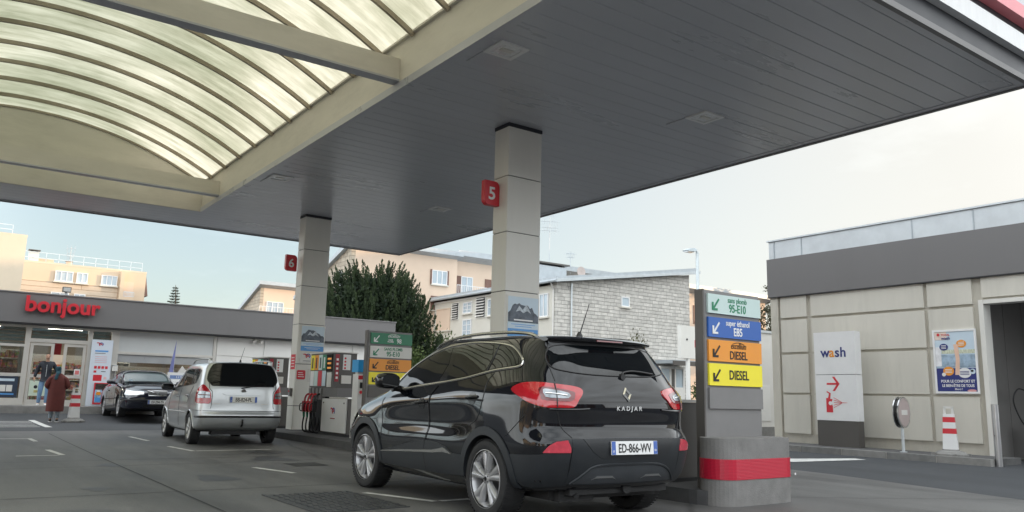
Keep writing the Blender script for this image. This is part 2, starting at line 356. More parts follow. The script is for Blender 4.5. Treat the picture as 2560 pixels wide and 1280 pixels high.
M['glass'] = glass_mat('shop glass', (.78, .82, .82), .9, .01, .02)
M['film'] = mat('frosted window film', (.58, .60, .60), .16, var=.08, scale=.5, spec=.6)
M['blind'] = mat('window blind', (.33, .44, .45), .35, var=.1)
M['headlamp'] = mat('lamp glass', (.75, .77, .78), .08, var=.1, metal=.4)

# ------------------------------------------------------------------ ground
GY = [(-400, 0), (-5, 0), (15, 0), (18, .01), (21, .03), (24, .06), (26.5, .10), (28.9, .21), (31, .21), (45, .4), (100, .8), (1200, 6)]
def gz(y):
    for (a, za), (b, zb) in zip(GY, GY[1:]):
        if y <= b: return za+(zb-za)*max(0, (y-a))/(b-a)
    return GY[-1][1]
def sheet(name, poly, m, lift):
    """flat sheet following the ground profile: polygon in plan, cut at every break of the profile"""
    bm = B(); bm.faces.new([bm.verts.new((x, y, 0)) for x, y in poly])
    for y, _ in GY[1:-1]:
        bmesh.ops.bisect_plane(bm, geom=bm.verts[:]+bm.edges[:]+bm.faces[:], plane_co=(0, y, 0), plane_no=(0, 1, 0))
    for v in bm.verts: v.co.z = gz(v.co.y)+lift
    o = obj(name, bm, m)
    for p in o.data.polygons:
        if p.normal.z < 0: p.flip()
    return struct(o)
def rect(x0, x1, y0, y1): return [(x0, y0), (x1, y0), (x1, y1), (x0, y1)]
sheet('ground', rect(-700, 900, -400, 1200), M['asphalt'], 0)
sheet('forecourt', [(-14, -8), (8.0, -8), (10.6, 4.2), (11.45, 7.4), (12.0, 12), (12.0, 21.9), (-14, 20.8)], M['forecourt'], .004)
def line(a, b, wd=.1):
    a, b = Vector(a), Vector(b); d = (b-a).normalized(); n = Vector((-d.y, d.x))*wd/2
    sheet('road_marking', [tuple(a+n), tuple(a-n), tuple(b-n), tuple(b+n)], M['paint_white'], .008)
for a, b in (((-.5, 18.95), (1.80, 18.72)), ((1.82, 18.79), (1.85, 17.9)), ((1.80, 15.65), (1.88, 14.45)), ((1.25, 14.41), (1.83, 14.41)), ((3.72, 19.1), (3.80, 17.7)),
             ((3.80, 16.0), (3.92, 14.75)), ((3.97, 14.77), (5.3, 14.8)), ((3.86, 11.4), (4.08, 10.45)), ((3.98, 8.15), (4.30, 7.2)), ((4.36, 7.2), (6.0, 7.26))):
    line(a, b, .085)
sheet('road_marking', [(13.1, 9.9), (13.0, 9.15), (15.1, 8.95), (15.2, 9.25)], M['paint_white'], .008)
for k in range(5): line((.2, 23.2+k*.62), (2.45, 23.2+k*.62), .13)
line((2.55, 26.4), (2.62, 23.0), .16)
# gully cover of chequered plate
bm = B(); bx(bm, 2.98, 3.88, 6.95, 8.35, .005, .012)
for i in range(18):
    for j in range(11):
        x, y = 3.02+j*.08, 7.0+i*.075; a = .025 if (i+j) % 2 else -.025
        prism(bm, [(x-.006, y-a), (x+.006, y-a), (x+.006+abs(a), y+a), (x-.006+abs(a), y+a)], 'z', .0125, .018)
prism(bm, rect(2.94, 2.975, 6.92, 8.38), 'z', .006, .016)
tag(obj('gully_cover', bm, mat('gully plate', (.075, .078, .08), .5, metal=.4, var=.3, scale=6)), 'dark chequered steel cover plate let into the forecourt beside the black car', 'cover plate')
tag(obj('manhole_cover', lathe(B(), [(.30, .005), (.30, .012), (.26, .014), (.05, .014)], (1.2, 7.75, 0), n=28), mat('old cover iron', (.10, .10, .10), .5, metal=.3, var=.3, scale=8)), 'round metal manhole cover set in the open concrete forecourt', 'manhole cover')
for a, b in (((-6, 9.1), (6.6, 9.0)), ((-6, 13.3), (6.6, 13.25)), ((-6, 4.9), (6.6, 4.85)), ((2.2, -6), (2.35, 20.5)), ((8.0, 8.9), (11.6, 8.85)), ((8.0, 13.2), (12, 13.2))):
    a, b = Vector(a), Vector(b); d_ = (b-a).normalized(); n_ = Vector((-d_.y, d_.x))*.009
    sheet('slab_joint', [tuple(a+n_), tuple(a-n_), tuple(b-n_), tuple(b+n_)], M['dark_gap'] if False else M['asphalt'], .0075)
random.seed(12)
m_oil = mat('oil stain', (.045, .045, .046), .45, var=.35, scale=7)
for x, y, r in ((3.0, 10.2, .22), (4.6, 12.8, .3), (2.2, 12.4, .16), (5.0, 14.1, .25), (1.6, 9.6, .12), (9.6, 7.6, .25), (10.2, 10.2, .2), (3.2, 5.8, .2), (5.5, 9.6, .28)):
    n_ = 18; ph = random.random()*6; sheet('oil_stain', [(x+r*(1+.25*math.sin(3*a+ph)+.15*math.sin(7*a+2*ph))*math.cos(a), y+r*1.7*(1+.25*math.sin(3*a+ph)+.15*math.sin(5*a+ph))*math.sin(a)) for a in (2*math.pi*i/n_ for i in range(n_))], m_oil, .0065)
sheet('drain_patch', rect(4.45, 4.95, 11.35, 11.9), mat('old tar patch', (.035, .035, .036), .7, var=.2), .009)

# pump island kerb
bm = prism(B(), rrect(6.62, 7.96, 5.62, 20.6, .3, 5), 'z', 0, .15)
struct(obj('island_kerb', bm, mat('island kerb dark', (.07, .07, .072), .8, var=.25, scale=4, stain=.3), bev=.015))
# kerb and sidewalk of the wash building
bm = B(); y = 7.05; i = 0
while y < 13.2:
    bx(bm, 16.0, 16.16, y, min(y+.985, 13.3), 0, .13, i % 2); y += 1.0; i += 1
struct(obj('kerb', bm, [M['kerb'], mat('kerb grey', (.20, .20, .195), .9, var=.2, scale=4, bump=.3, stain=.4)], bev=.012))
struct(obj('kerb_joints', bx(B(), 16.01, 16.15, 7.06, 13.29, 0, .122), mat('mortar', (.5, .47, .42), .9)))
struct(obj('pavement', box(16.15, 17.29, 7.06, 13.3, .0, .126), mat('pavement asphalt', (.10, .10, .10), .9, var=.25, scale=6, bump=.3, bscale=120)))

# ------------------------------------------------------------------ canopy
CZ = 5.46
canopy = thing('filling_station_canopy', 'wide flat filling station canopy with cream barrel vault rooflight and grey plank soffit', 'canopy', (1.2, 13.5, CZ))
XE, XB, YN, YF = 11.82, 5.1, 4.28, 22.6
def planks(x0, x1, y0, y1):
    bm = B(); n = round((y1-y0)/.305); p = (y1-y0)/n
    for i in range(n):
        a, b = y0+i*p+.0025, y0+(i+1)*p-.0025
        prism(bm, [(a, CZ+.006), (a+.007, CZ), (b-.007, CZ), (b, CZ+.006), (b, CZ+.03), (a, CZ+.03)], 'x', x0, x1)
    bx(bm, x0, x1, y0, y1, CZ+.031, CZ+.06, 1); return bm
XL = -2.7; XLE = -9.4
obj('soffit', planks(XB+.12, XE-.16, YN+.18, YF-.16), [M['soffit'], M['dark_gap']], canopy)
obj('soffit', planks(XL-.12+.0, XB+.12-.004, 20.58, YF-.16), [M['soffit'], M['dark_gap']], canopy)
obj('soffit', planks(XLE+.16, XL-.124, YN+.18, YF-.16), [M['soffit'], M['dark_gap']], canopy)
bm = B()
for (a, b, c, d) in ((XB+.1, XE-.02, YN+.02, YF-.02), (XLE+.02, XL-.1, YN+.02, YF-.02), (XL-.1, XB+.1, 20.62, YF-.02)): bx(bm, a, b, c, d, CZ+.061, 6.2)
obj('roof_deck', bm, M['roof_grey'], canopy)
# edge trims: stepped lip all round
def lip(z0, z1, t0, t1, m, name, far=True):
    bm = B()
    bx(bm, XE-t0, XE+t1, YN-t1, YF+t1, z0, z1); bx(bm, XLE-t1, XLE+t0, YN-t1, YF+t1, z0, z1)
    bx(bm, XLE+t0+.001, XE-t0-.001, YF-t0, YF+t1, z0, z1); bx(bm, XLE+t0+.001, XE-t0-.001, YN-t1, YN+t0, z0, z1)
    obj(name, bm, m, canopy)
lip(CZ-.012, CZ+.03, .16, .0, M['soffit'], 'edge_trim')
lip(CZ-.03, CZ+.05, .05, .012, M['taupe'], 'edge_trim')
lip(CZ+.052, CZ+.30, .02, .0, M['soffit_dark'], 'fascia_recess')
lip(CZ+.305, CZ+.56, .0, .10, M['band_white'], 'white_band')
lip(CZ+.562, CZ+.735, .02, .02, M['soffit_dark'], 'fascia_recess')
lip(CZ+.74, CZ+.93, .0, .16, mat('hazed red band', (.74, .22, .25), .4, var=.08), 'red_band')  # red paled to pink, carrying the haze in its colour
lip(CZ+.932, CZ+1.45, .0, .12, mat('ribbed grey fascia', (.55, .55, .57), .45, var=.1, scale=5, stretch=(4, 4, .2)), 'fascia')
# cream edge beams of the vault, with grey bottom flange
for xs, s in ((XB, 1), (XL, -1)):
    a, b = sorted((xs, xs+s*.1))
    obj('edge_beam', box(a, b, YN+.2, 20.57, CZ+.10, 6.17), M['cream'], canopy)
    a, b = sorted((xs-s*.012, xs+s*.118))
    obj('beam_flange', box(a, b, YN+.2, 20.57, CZ-.02, CZ+.098), M['soffit'], canopy)
    a, b = sorted((xs-s*.05, xs+s*.16))
    obj('gutter_ledge', box(a, b, YN-.2, 20.57, 6.172, 6.205), M['cream'], canopy)
HS, RISE = 3.9, 1.07; RR = (HS*HS+RISE*RISE)/(2*RISE); VC = (1.2, 6.17+RISE-RR); A0 = math.asin(HS/RR)
def arc(r, n=40): return [(VC[0]+r*math.sin(-A0+2*A0*k/n), VC[1]+r*math.cos(-A0+2*A0*k/n)) for k in range(n+1)]
def arcband(bm, r0, r1, y0, y1, n=40, mi=0):
    prism(bm, arc(r0, n)+arc(r1, n)[::-1], 'y', y0, y1, mi); return bm
yk = 19.62; k = 0
RIBS = [19.62, 18.5, 17.45, 16.42, 15.4, 14.41, 13.44, 12.47, 11.55, 10.56, 9.6, 8.63, 7.65, 6.67, 5.69, 4.7]
for y in RIBS:
    obj('roof_rib', arcband(B(), RR-.075, RR-.001, y-.024, y+.024), M['rib'], canopy)
ys = [20.56]+RIBS+[4.1]
bm = B()
for a, b in zip(ys, ys[1:]): arcband(bm, RR+.002, RR+.014, b+.004, a-.004)
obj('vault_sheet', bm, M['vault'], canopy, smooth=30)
for y in (10.1, 19.06):
    obj('cross_beam', box(XL+.003, XB-.003, y-.09, y+.09, 5.60, 5.92), M['cream'], canopy)
    bm = box(XL+.004, XB-.004, y-.10, y+.10, 5.57, 5.598)
    obj('beam_flange', bm, M['soffit'], canopy)
bm = B(); bx(bm, XL-.0+.002, XB-.002, 20.5, 20.56, CZ+.0, 5.955); prism(bm, [(XL+.002, 5.965), (XB-.002, 5.965)]+arc(RR-.002)[::-1], 'y', 20.5, 20.56)
obj('end_wall', bm, M['cream'], canopy)
obj('end_wall_trim', arcband(B(), RR-.05, RR-.004, 20.46, 20.498), M['rib'], canopy)
# recessed lamps under the soffit
lamp_glass = mat('lamp diffuser', (.80, .80, .80), .12, var=.2, scale=14, spec=.7)
def canopy_light(x, y, label):
    t = thing('canopy_light', label, 'ceiling light', (x, y, CZ), 'lamps recessed in the canopy soffit')
    obj('blank_plate', bx(B(), x-.22, x+.22, y+.01, y+.40, CZ-.014, CZ-.001), M['soffit'], t, bev=.004)
    bm = B()
    for a in ((x-.22, x+.22, y-.42, y-.36), (x-.22, x+.22, y-.06, y-.002), (x-.22, x-.16, y-.36, y-.06), (x+.16, x+.22, y-.36, y-.06)): bx(bm, a[0], a[1], a[2], a[3], CZ-.022, CZ-.001)
    obj('lamp_frame', bm, M['band_white'], t)
    obj('diffuser', box(x-.158, x+.158, y-.358, y-.062, CZ-.010, CZ-.002), lamp_glass, t)
    bm = B(); bx(bm, x-.09, x+.09, y-.26, y-.17, CZ-.02, CZ-.0105)
    obj('lamp_socket', bm, M['alu'], t)
    return t
canopy_light(5.55, 8.15, 'square soffit lamp nearest the cream beam, above the black car')
canopy_light(5.5, 16.2, 'small soffit lamp beside the cream beam, near the column numbered 6')
canopy_light(9.42, 8.2, 'soffit lamp near the outer canopy edge, right of the column numbered 5')
canopy_light(9.5, 16.4, 'small soffit lamp between the columns numbered 5 and 6, toward the far edge')

# ------------------------------------------------------------------ columns
def column(x0, y0, label, z0=.15):
    t = thing('canopy_column', label, 'column', (x0+.35, y0+.2, z0), 'clad columns carrying the canopy')
    x1, y1 = x0+.68, y0+.4
    obj('core', box(x0+.02, x1-.02, y0+.02, y1-.02, z0, CZ), M['dark_gap'], t)
    js = [z0+.006, .726, 1.73, 2.70, 3.65, 4.57, 5.40]
    bm = B()
    for a, b in zip(js, js[1:]):
        c = .012
        prism(bm, [(x0+c, y0), (x1-c, y0), (x1, y0+c), (x1, y1-c), (x1-c, y1), (x0+c, y1), (x0, y1-c), (x0, y0+c)], 'z', a+.007, b-.007)
    obj('cladding', bm, M['clad'], t)
    obj('collar', box(x0-.004, x1+.004, y0-.004, y1+.004, 5.402, CZ-.001), M['soffit_dark'], t)
    return t
C5 = column(7.19, 10.15, 'beige clad column with a red number 5 plate, behind the black car')
C6 = column(7.25, 18.94, 'beige clad column with a red number 6 plate, behind the fuel dispenser')
def bay_sign(y, z, num, label):
    t = thing('bay_number_sign', label, 'number sign', (7.2, y, z), 'red bay number plates')
    poly = rrect(7.2-.30, 7.185, z-.20, z+.20, .09, 6, (1, 0, 1, 0))
    pl = obj('plate', prism(B(), poly, 'y', y-.05, y+.05), M['red'], t, bev=.006)
    text(num, .29, M['white'], t, (7.04, y-.053, z-.105), (1, 0, 0), (0, 0, 1), bold=.02)
    obj('bracket', box(7.0, 7.19, y-.02, y+.02, z-.04, z+.04), M['dark_gap'], t)
bay_sign(10.42, 4.29, '5', 'red plate with a white 5 standing out from the nearer column')
bay_sign(19.22, 4.22, '6', 'red plate with a white 6 standing out from the farther column')
# posters on the columns
def mountain_poster(x0, x1, y, z0, z1, label):
    t = thing('poster', label, 'poster', ((x0+x1)/2, y, z0), 'mountain posters in frames on the columns')
    h = z1-z0
    obj('frame', box(x0-.02, x1+.02, y-.012, y-.001, z0-.02, z1+.02), M['clad'], t)
    obj('sky_panel', box(x0, x1, y-.017, y-.0125, z0+h*.36, z1), M['paleblue'], t)
    random.seed(int(y*10)); n = 14
    ridge = [(x0+.002+(x1-x0-.004)*i/n, z0+h*(.58+.25*math.sin(math.pi*(i/n)**.8)+random.uniform(-.05, .05))) for i in range(n+1)]
    obj('mountain', prism(B(), [(x0+.002, z0+h*.362)]+ridge+[(x1-.002, z0+h*.362)], 'y', y-.019, y-.0172), mat('mountain grey', (.10, .12, .15), .5, var=.6, scale=9), t)
    snow = [(x0+(x1-x0)*a, z0+h*b) for a, b in ((.25, .62), (.36, .78), (.47, .68), (.6, .82), (.75, .6), (.62, .66), (.5, .6), (.38, .66))]
    obj('snow', prism(B(), snow, 'y', y-.0205, y-.0192), mat('snow patches', (.5, .55, .6), .6, var=.4, scale=20), t)
    obj('blue_band', box(x0, x1, y-.017, y-.0125, z0, z0+h*.34), M['skyblue'], t)
    obj('white_band', box(x0, x1, y-.019, y-.0172, z0+h*.2, z0+h*.37), M['paleblue'], t)
    for k, (zz, ww, mm) in enumerate(((.40, .62, 'white'), (.30, .8, 'skyblue'), (.25, .55, 'skyblue'), (.13, .7, 'white'), (.08, .5, 'white'))):
        cxm = (x0+x1)/2; wv = (x1-x0)*ww/2; hz = h*(.035 if k == 0 else .014)
        obj('print_line', box(cxm-wv, cxm+wv, y-.022, y-.0206, z0+h*zz, z0+h*zz+hz), M[mm], t)
    return t
mountain_poster(7.245, 7.84, 10.15, 1.99, 2.62, 'mountain poster with blue lower band on the column above the black car')
mountain_poster(7.335, 7.92, 18.94, 2.05, 2.66, 'mountain poster with blue lower band on the column behind the fuel dispenser')
# logo plate, stickers on the far column
def swirl_logo(t, c, s, right=(1, 0, 0), nrm=(0, -1, 0)):
    c, r, n = Vector(c), Vector(right), Vector(nrm); u = Vector((0, 0, 1)); c = c+n*.004
    def band(pts, w, m):
        tube_pts = [c+r*a*s+u*b*s for a, b in pts]; bm = B()
        for i in range(len(tube_pts)-1):
            d = (tube_pts[i+1]-tube_pts[i]).normalized(); sd_ = d.cross(n)*w*s
            a, b = tube_pts[i], tube_pts[i+1]
            q = [a+sd_, a-sd_, b-sd_, b+sd_]; lo = [bm.verts.new(p) for p in q]; hi = [bm.verts.new(p+n*.003) for p in q]
            bm.faces.new(lo); bm.faces.new(hi[::-1])
            for k in range(4): bm.faces.new((lo[k], lo[(k+1) % 4], hi[(k+1) % 4], hi[k]))
        obj('logo', bm, m, t)
    band([(-.55, .28), (-.3, .33), (0, .22), (.3, .12)], .075, M['red'])
    band([(-.12, .24), (-.1, 0), (0, -.25)], .07, M['red'])
    band([(.25+.3*math.cos(R(a)), .05+.3*math.sin(R(a))) for a in range(-60, 200, 20)], .06, M['blue'])
    band([(.05, -.05), (.25, 0), (.5, .05)], .055, M['red'])
t = thing('logo_plate', 'pale plate with a red and blue swirl below the poster on the far column', 'sign plate', (7.6, 18.93, 1.8))
obj('plate', box(7.33, 7.92, 18.928, 18.939, 1.76, 2.0), M['white_dirty'], t); swirl_logo(t, (7.5, 18.926, 1.92), .16); 
obj('print_line', box(7.42, 7.6, 18.925, 18.9275, 1.80, 1.815), M['totem_grey'], t)
def sticker(x0, x1, y, z0, z1, label, m='red'):
    t = thing('sticker', label, 'sticker', ((x0+x1)/2, y, z0))
    obj('plate', prism(B(), rrect(x0, x1, z0, z1, .03, 4), 'y', y-.006, y-.001), M[m], t)
    for k in range(3):
        zz = z0+(z1-z0)*(.25+.22*k); obj('print_line', box(x0+.03, x1-.03-.02*k, y-.009, y-.0065, zz, zz+.015), M['white'], t)
    return t
sticker(7.285, 7.50, 18.94, 1.36, 1.58, 'red rounded square no-phone sticker on the right face of the far column')
t = thing('sticker', 'narrow red notice on the left side face of the far column', 'sticker', (7.25, 19.2, 1.6))
obj('plate', box(7.242, 7.249, 19.0, 19.27, 1.60, 1.96), M['red'], t)
for k in range(4): obj('print_line', box(7.239, 7.2415, 19.04, 19.22, 1.66+.07*k, 1.68+.07*k), M['white'], t)
t = thing('notice_plate', 'small grey notice beside the red sticker on the far column', 'sign plate', (7.7, 18.94, 1.4))
obj('plate', box(7.56, 7.84, 18.932, 18.939, 1.30, 1.62), M['alu'], t)
t = thing('switch_box', 'small grey switch box on the left side face of the far column', 'switch box', (7.25, 19.1, .95))
obj('body', box(7.19, 7.249, 19.06, 19.16, .95, 1.14), M['totem_grey'], t, bev=.01); obj('button', lathe(B(), [(.02, 0), (.02, .02)], (7.189-.018, 19.11, 1.07), 'x', 12), M['red'], t)

# ------------------------------------------------------------------ fuel dispensers
def pump_parts(t, y0, detail=True):
    """hydraulic cabinet at y0..y0+1.32, display head over the hose end; faces -X"""
    X = 7.25
    obj('base_plate', box(X-.03, 7.86, y0-.06, y0+2.2, .15, .20), M['dark_gap'], t)
    cb = obj('cabinet', box(X+.02, 7.82, y0, y0+1.32, .201, .93), M['brown_grey'], t, bev=.012)
    dr = obj('cabinet_door', box(X-.012, X+.018, y0+.03, y0+1.30, .22, .93), M['white'], t, bev=.006)
    for yy in (y0+.12, y0+1.2): obj('lock', lathe(B(), [(.018, 0), (.018, .008)], (X-.0205, yy, .84), 'x', 12), M['black'], dr)
    swirl_logo(dr, (X-.014, y0+.68, .66), .2, (0, -1, 0), (-1, 0, 0))
    obj('print_line', box(X-.017, X-.0135, y0+.56, y0+.8, .50, .52), M['red_dark'], dr)
    obj('door_rail', box(X-.02, X+.03, y0+.02, y0+.9, .935, .965), M['alu'], t, bev=.004)
    obj('shelf', box(X-.02, 7.83, y0+.5, y0+1.40, .966, 1.16), M['taupe'], t, bev=.01)
    hd = obj('display_head', box(X, 7.80, y0+.82, y0+2.12, 1.162, 1.93), M['brown_grey'], t, bev=.012)
    obj('head_cap', box(X-.02, 7.82, y0+.80, y0+2.14, 1.932, 1.955), M['alu'], t)
    cols = ['green', 'palegreen', 'orange', 'yellow']
    w0 = y0+1.20
    sc_ = obj('screen', box(X-.014, X-.001, y0+.86, y0+1.18, 1.52, 1.90), M['black_gloss'], hd)
    for k in range(3): obj('digits', box(X-.017, X-.0145, y0+.92, y0+1.12, 1.58+.1*k, 1.62+.1*k), emit('amber digits', (.9, .35, .05), .12), hd)
    obj('paper', box(X-.012, X-.001, y0+.88, y0+1.12, 1.18, 1.50), M['white_dirty'], hd)
    for k in range(4):
        a, b = w0+k*.225, w0+k*.225+.205
        pn = obj('fuel_panel', box(X-.012, X-.001, a, b, 1.56, 1.90), M[cols[k]], hd)
        obj('print_line', box(X-.015, X-.0125, a+.07, b-.07, 1.60, 1.84), M['white' if k < 1 else 'ink'], pn)
        obj('info_panel', box(X-.010, X-.001, a, b, 1.20, 1.54), M[('paleblue', 'red', 'palegreen', 'white')[k]], hd)
    obj('hose_panel', box(X+.06, 7.80, y0+1.325, y0+2.15, .201, 1.16), M['black'], t)
    gun_cols = ['black', 'red', 'red', 'red_dark']
    for k in range(4):
        yy = y0+1.36+k*.20
        hol = obj('holster', box(X-.05, X+.055, yy-.06, yy+.06, .90, 1.15), M['totem_grey'], t, bev=.012)
        g = B(); tube(g, spline([(X-.05, yy, 1.02), (X-.11, yy, 1.0), (X-.15, yy, .92), (X-.16, yy, .80)], 4), .022, 8)
        bx(g, X-.205, X-.115, yy-.032, yy+.032, .62, .86)
        nz = obj('nozzle', g, M[gun_cols[k]], t, bev=.008)
        tg = tube(B(), spline([(X-.20, yy, .82), (X-.26, yy, .78), (X-.26, yy, .66), (X-.20, yy, .63)], 4), .012, 6)
        obj('nozzle_guard', tg, M['black'], nz)
        obj('nozzle_sleeve', cyl(B(), (X-.16, yy, .62), (X-.15, yy, .50), .03, .022, 10), M['green' if k > 1 else 'black'], nz)
        h = tube(B(), spline([(X-.15, yy, .52), (X-.17, yy, .36), (X-.15, yy+.02, .22), (X-.06, yy+.03, .17), (X+.02, yy+.03, .24), (X+.07, yy+.03, .5)], 5), .017, 7)
        obj('hose', h, M['rubber'], t)
    # side face (toward -Y): stickers, ledger, price strip
    Y = y0+.82
    obj('price_strip', box(X+.04, X+.13, Y-.008, Y-.001, 1.30, 1.90), M['red_dark'], hd)
    for k in range(5): obj('print_line', box(X+.06, X+.11, Y-.011, Y-.0085, 1.36+k*.1, 1.41+k*.1), M['white'], hd)
    nt_ = obj('notice', box(X+.22, X+.40, Y-.008, Y-.001, 1.56, 1.90), M['white'], hd)
    for k in range(4): obj('pictogram', lathe(B(), [(.024, 0), (.024, .003)], (X+.27, Y-.0112, 1.6+k*.072), 'y', 12), M['red'], nt_)
    obj('ticket_box', box(X+.19, X+.42, Y-.035, Y-.001, 1.26, 1.44), M['alu'], hd, bev=.008)
t = thing('fuel_dispenser', 'fuel dispenser with white cabinet door and four hoses in front of the column numbered 6', 'fuel pump', (7.5, 16.9, .15), 'fuel dispensers on the island')
pump_parts(t, 15.88)
t2 = copy_tree(t); t2.location = (7.5, 21.1, .15)
t2['label'] = 'second fuel dispenser mostly hidden behind the column numbered 6 and the silver car'
WORLD.add(t2.name)
sheet('island_apron', rrect(6.62, 7.96, 20.7, 22.4, .2, 4), M['forecourt'], .05)
# low dark cabinet on the near island, paper dispenser, hose of it
t = thing('island_cabinet', 'low dark cabinet with white top edge on the island right of the black car', 'cabinet', (7.4, 7.3, .15))
obj('body', box(6.95, 7.82, 6.55, 8.4, .15, 1.04), M['brown_grey'], t, bev=.015)
obj('top', box(6.93, 7.84, 6.53, 8.42, 1.042, 1.075), M['white_dirty'], t, bev=.008)
obj('handle', box(6.925, 6.948, 7.0, 7.05, .75, .9), M['black'], t)
obj('plinth', box(6.93, 7.84, 6.5, 8.42, .15, .19), M['dark_gap'], t)
t = thing('towel_dispenser', 'paper towel post with bright blue top and white notice between dispenser and price board', 'towel dispenser', (7.3, 15.3, .15))
obj('post', box(7.2, 7.46, 15.3, 15.56, .15, 1.45), M['white'], t, bev=.015)
obj('blue_top', box(7.18, 7.48, 15.28, 15.58, 1.49, 1.74), mat('bright blue plastic', (.03, .35, .75), .35), t, bev=.04)
obj('paper_roll', cyl(B(), (7.21, 15.42, 1.47), (7.45, 15.42, 1.47), .06, n=14), M['white_dirty'], t)
obj('red_band', box(7.198, 7.462, 15.294, 15.299, 1.34, 1.42), M['red'], t)
obj('notice', box(7.215, 7.445, 15.294, 15.299, 1.02, 1.31), M['white_dirty'], t); obj('pictogram', box(7.24, 7.30, 15.29, 15.2935, 1.16, 1.28), M['black'], t)
obj('pictogram', lathe(B(), [(.035, 0), (.035, .004)], (7.27, 15.2895, 1.08), 'y', 14), M['red'], t)
# ------------------------------------------------------------------ price boards
def arrow(t, x, y, z, s, m):
    d = .17*s; bm = B()
    def bar(ax, az, bx_, bz):
        v = Vector((bx_-ax, bz-az)).normalized(); n = Vector((-v.y, v.x))*d/2
        prism(bm, [(ax+n.x, az+n.y), (ax-n.x, az-n.y), (bx_-n.x, bz-n.y), (bx_+n.x, bz+n.y)], 'y', y-.004, y-.0005)
    bar(x+s*.42, z+s*.5, x-s*.34, z-s*.40)
    prism(bm, [(x-s*.5, z+s*.2), (x-s*.5, z-s*.5), (x+s*.2, z-s*.5), (x+s*.2, z-s*.32), (x-s*.30, z-s*.32), (x-s*.30, z+s*.2)], 'y', y-.0065, y-.003)
    obj('arrow', bm, m, t)
def price_board(x0, y, rows, label, depth=.11):
    t = thing('price_board', label, 'price sign', (x0+.47, y+.2, .15), 'fuel price boards on the island')
    x1 = x0+.95
    obj('casing', box(x0-.005, x1, y, y+depth, .15, 2.285), M['totem_grey'], t, bev=.012)
    obj('side_panel', box(x0-.03, x0-.006, y-.004, y+depth+.004, .15, 2.29), M['brown_grey'], t)
    zs = [(2.245, 2.03), (1.985, 1.765), (1.735, 1.50), (1.475, 1.235), (1.21, .985)]
    for (za, zb), r in zip(zs, rows):
        m, fm, top, main, kw = r
        h = za-zb; p = obj('fuel_panel', box(x0+.035, x1+.002, y-.025, y-.001, zb, za), M[m], t, bev=.004, label=None)
        if not main: continue
        Y = y-.0255; cx = (x0+x1)/2+.06
        arrow(p, x0+.16, Y, (za+zb)/2-.01, .13, M[fm])
        if top:
            text(top, kw.get('s1', .088), M[fm], p, (cx, Y-.001, zb+h*.64), (1, 0, 0), (0, 0, 1), bold=kw.get('b1', .004), sx=kw.get('sx1', .85), shear=kw.get('sh', 0))
            text(main, .128, M[fm], p, (cx+kw.get('dx', 0), Y-.001, zb+h*.14), (1, 0, 0), (0, 0, 1), bold=.018, sx=.82)
        else: text(main, .145, M[fm], p, (cx, Y-.001, zb+h*.3), (1, 0, 0), (0, 0, 1), bold=.018, sx=.8)
        if kw.get('side'):
            for i, s_ in enumerate(kw['side']): text(s_, .042, M[fm], p, (cx-.07, Y-.001, zb+h*(.36-.18*i)), (1, 0, 0), (0, 0, 1), bold=.02)
        if kw.get('swoosh'):
            pts = [(cx-.1+.2*i/8, Y-.002, zb+h*.86+.02*math.sin(math.pi*i/8)) for i in range(9)]; obj('swoosh', tube(B(), pts, .004, 5), M[fm], p)
    return t
price_board(6.886, 5.9, [('palegreen', 'ink_green', 'sans plomb', '95-E10', {}), ('blue', 'white', 'super éthanol', 'E85', {'b1': .012}), ('orange', 'ink', 'excellium', 'DIESEL', {'sh': .25, 's1': .10, 'sx1': .7, 'swoosh': 1}), ('yellow', 'ink', '', 'DIESEL', {}), ('totem_grey', 'ink', '', '', {})],
            'tall fuel board with blue E85 panel and yellow diesel panel beside the red-banded block')
price_board(6.965, 14.42, [('green', 'white', 'excellium', '98', {'sh': .25, 's1': .10, 'sx1': .7, 'dx': .12, 'side': ('SANS', 'PLOMB'), 'swoosh': 1}), ('white_dirty', 'ink_green', 'SANS PLOMB', '95-E10', {'b1': .012, 'sx1': .8}), ('orange', 'ink', 'excellium', 'DIESEL', {'sh': .25, 's1': .10, 'sx1': .7, 'swoosh': 1}), ('yellow', 'ink', '', 'DIESEL', {}), ('brown_grey', 'ink', '', '', {})],
            'tall fuel board with green 98 panel on top, behind the bonnet of the black car')
# red banded concrete end block
t = thing('concrete_block', 'rounded concrete impact block with a red reflective band at the island end', 'concrete block', (7.2, 5.7, 0))
prof = rrect(6.69, 7.92, 5.50, 5.95, .222, 8)
bm = prism(B(), prof, 'z', 0, .685); obj('block', bm, M['concrete'], t, bev=.02)
prof2 = rrect(6.684, 7.926, 5.494, 5.956, .228, 8)
m_, t_, p_ = nodes('red reflective sheeting'); p_.inputs['Roughness'].default_value = .3; p_.inputs['Base Color'].default_value = (.62, .02, .04, 1)
tc = nn(t_, 'TexCoord'); wv = nn(t_, 'TexWave', Scale=22.0, Distortion=1.5, bands_direction='Z'); t_.links.new(tc.outputs['Object'], wv.inputs['Vector']); mx = nn(t_, 'MixRGB'); mx.inputs[1].default_value = (.55, .012, .04, 1); mx.inputs[2].default_value = (.42, .015, .04, 1); t_.links.new(wv.outputs['Fac'], mx.inputs[0]); t_.links.new(mx.outputs[0], p_.inputs['Base Color'])
bp_ = nn(t_, 'Bump', Strength=.25, Distance=.004); t_.links.new(wv.outputs['Fac'], bp_.inputs['Height']); t_.links.new(bp_.outputs[0], p_.inputs['Normal'])
obj('red_band', prism(B(), prof2, 'z', .27, .475), m_, t)
obj('reflector', lathe(B(), [(.012, 0), (.012, .004)], (7.85, 5.489, .30), 'y', 10), M['white'], t)

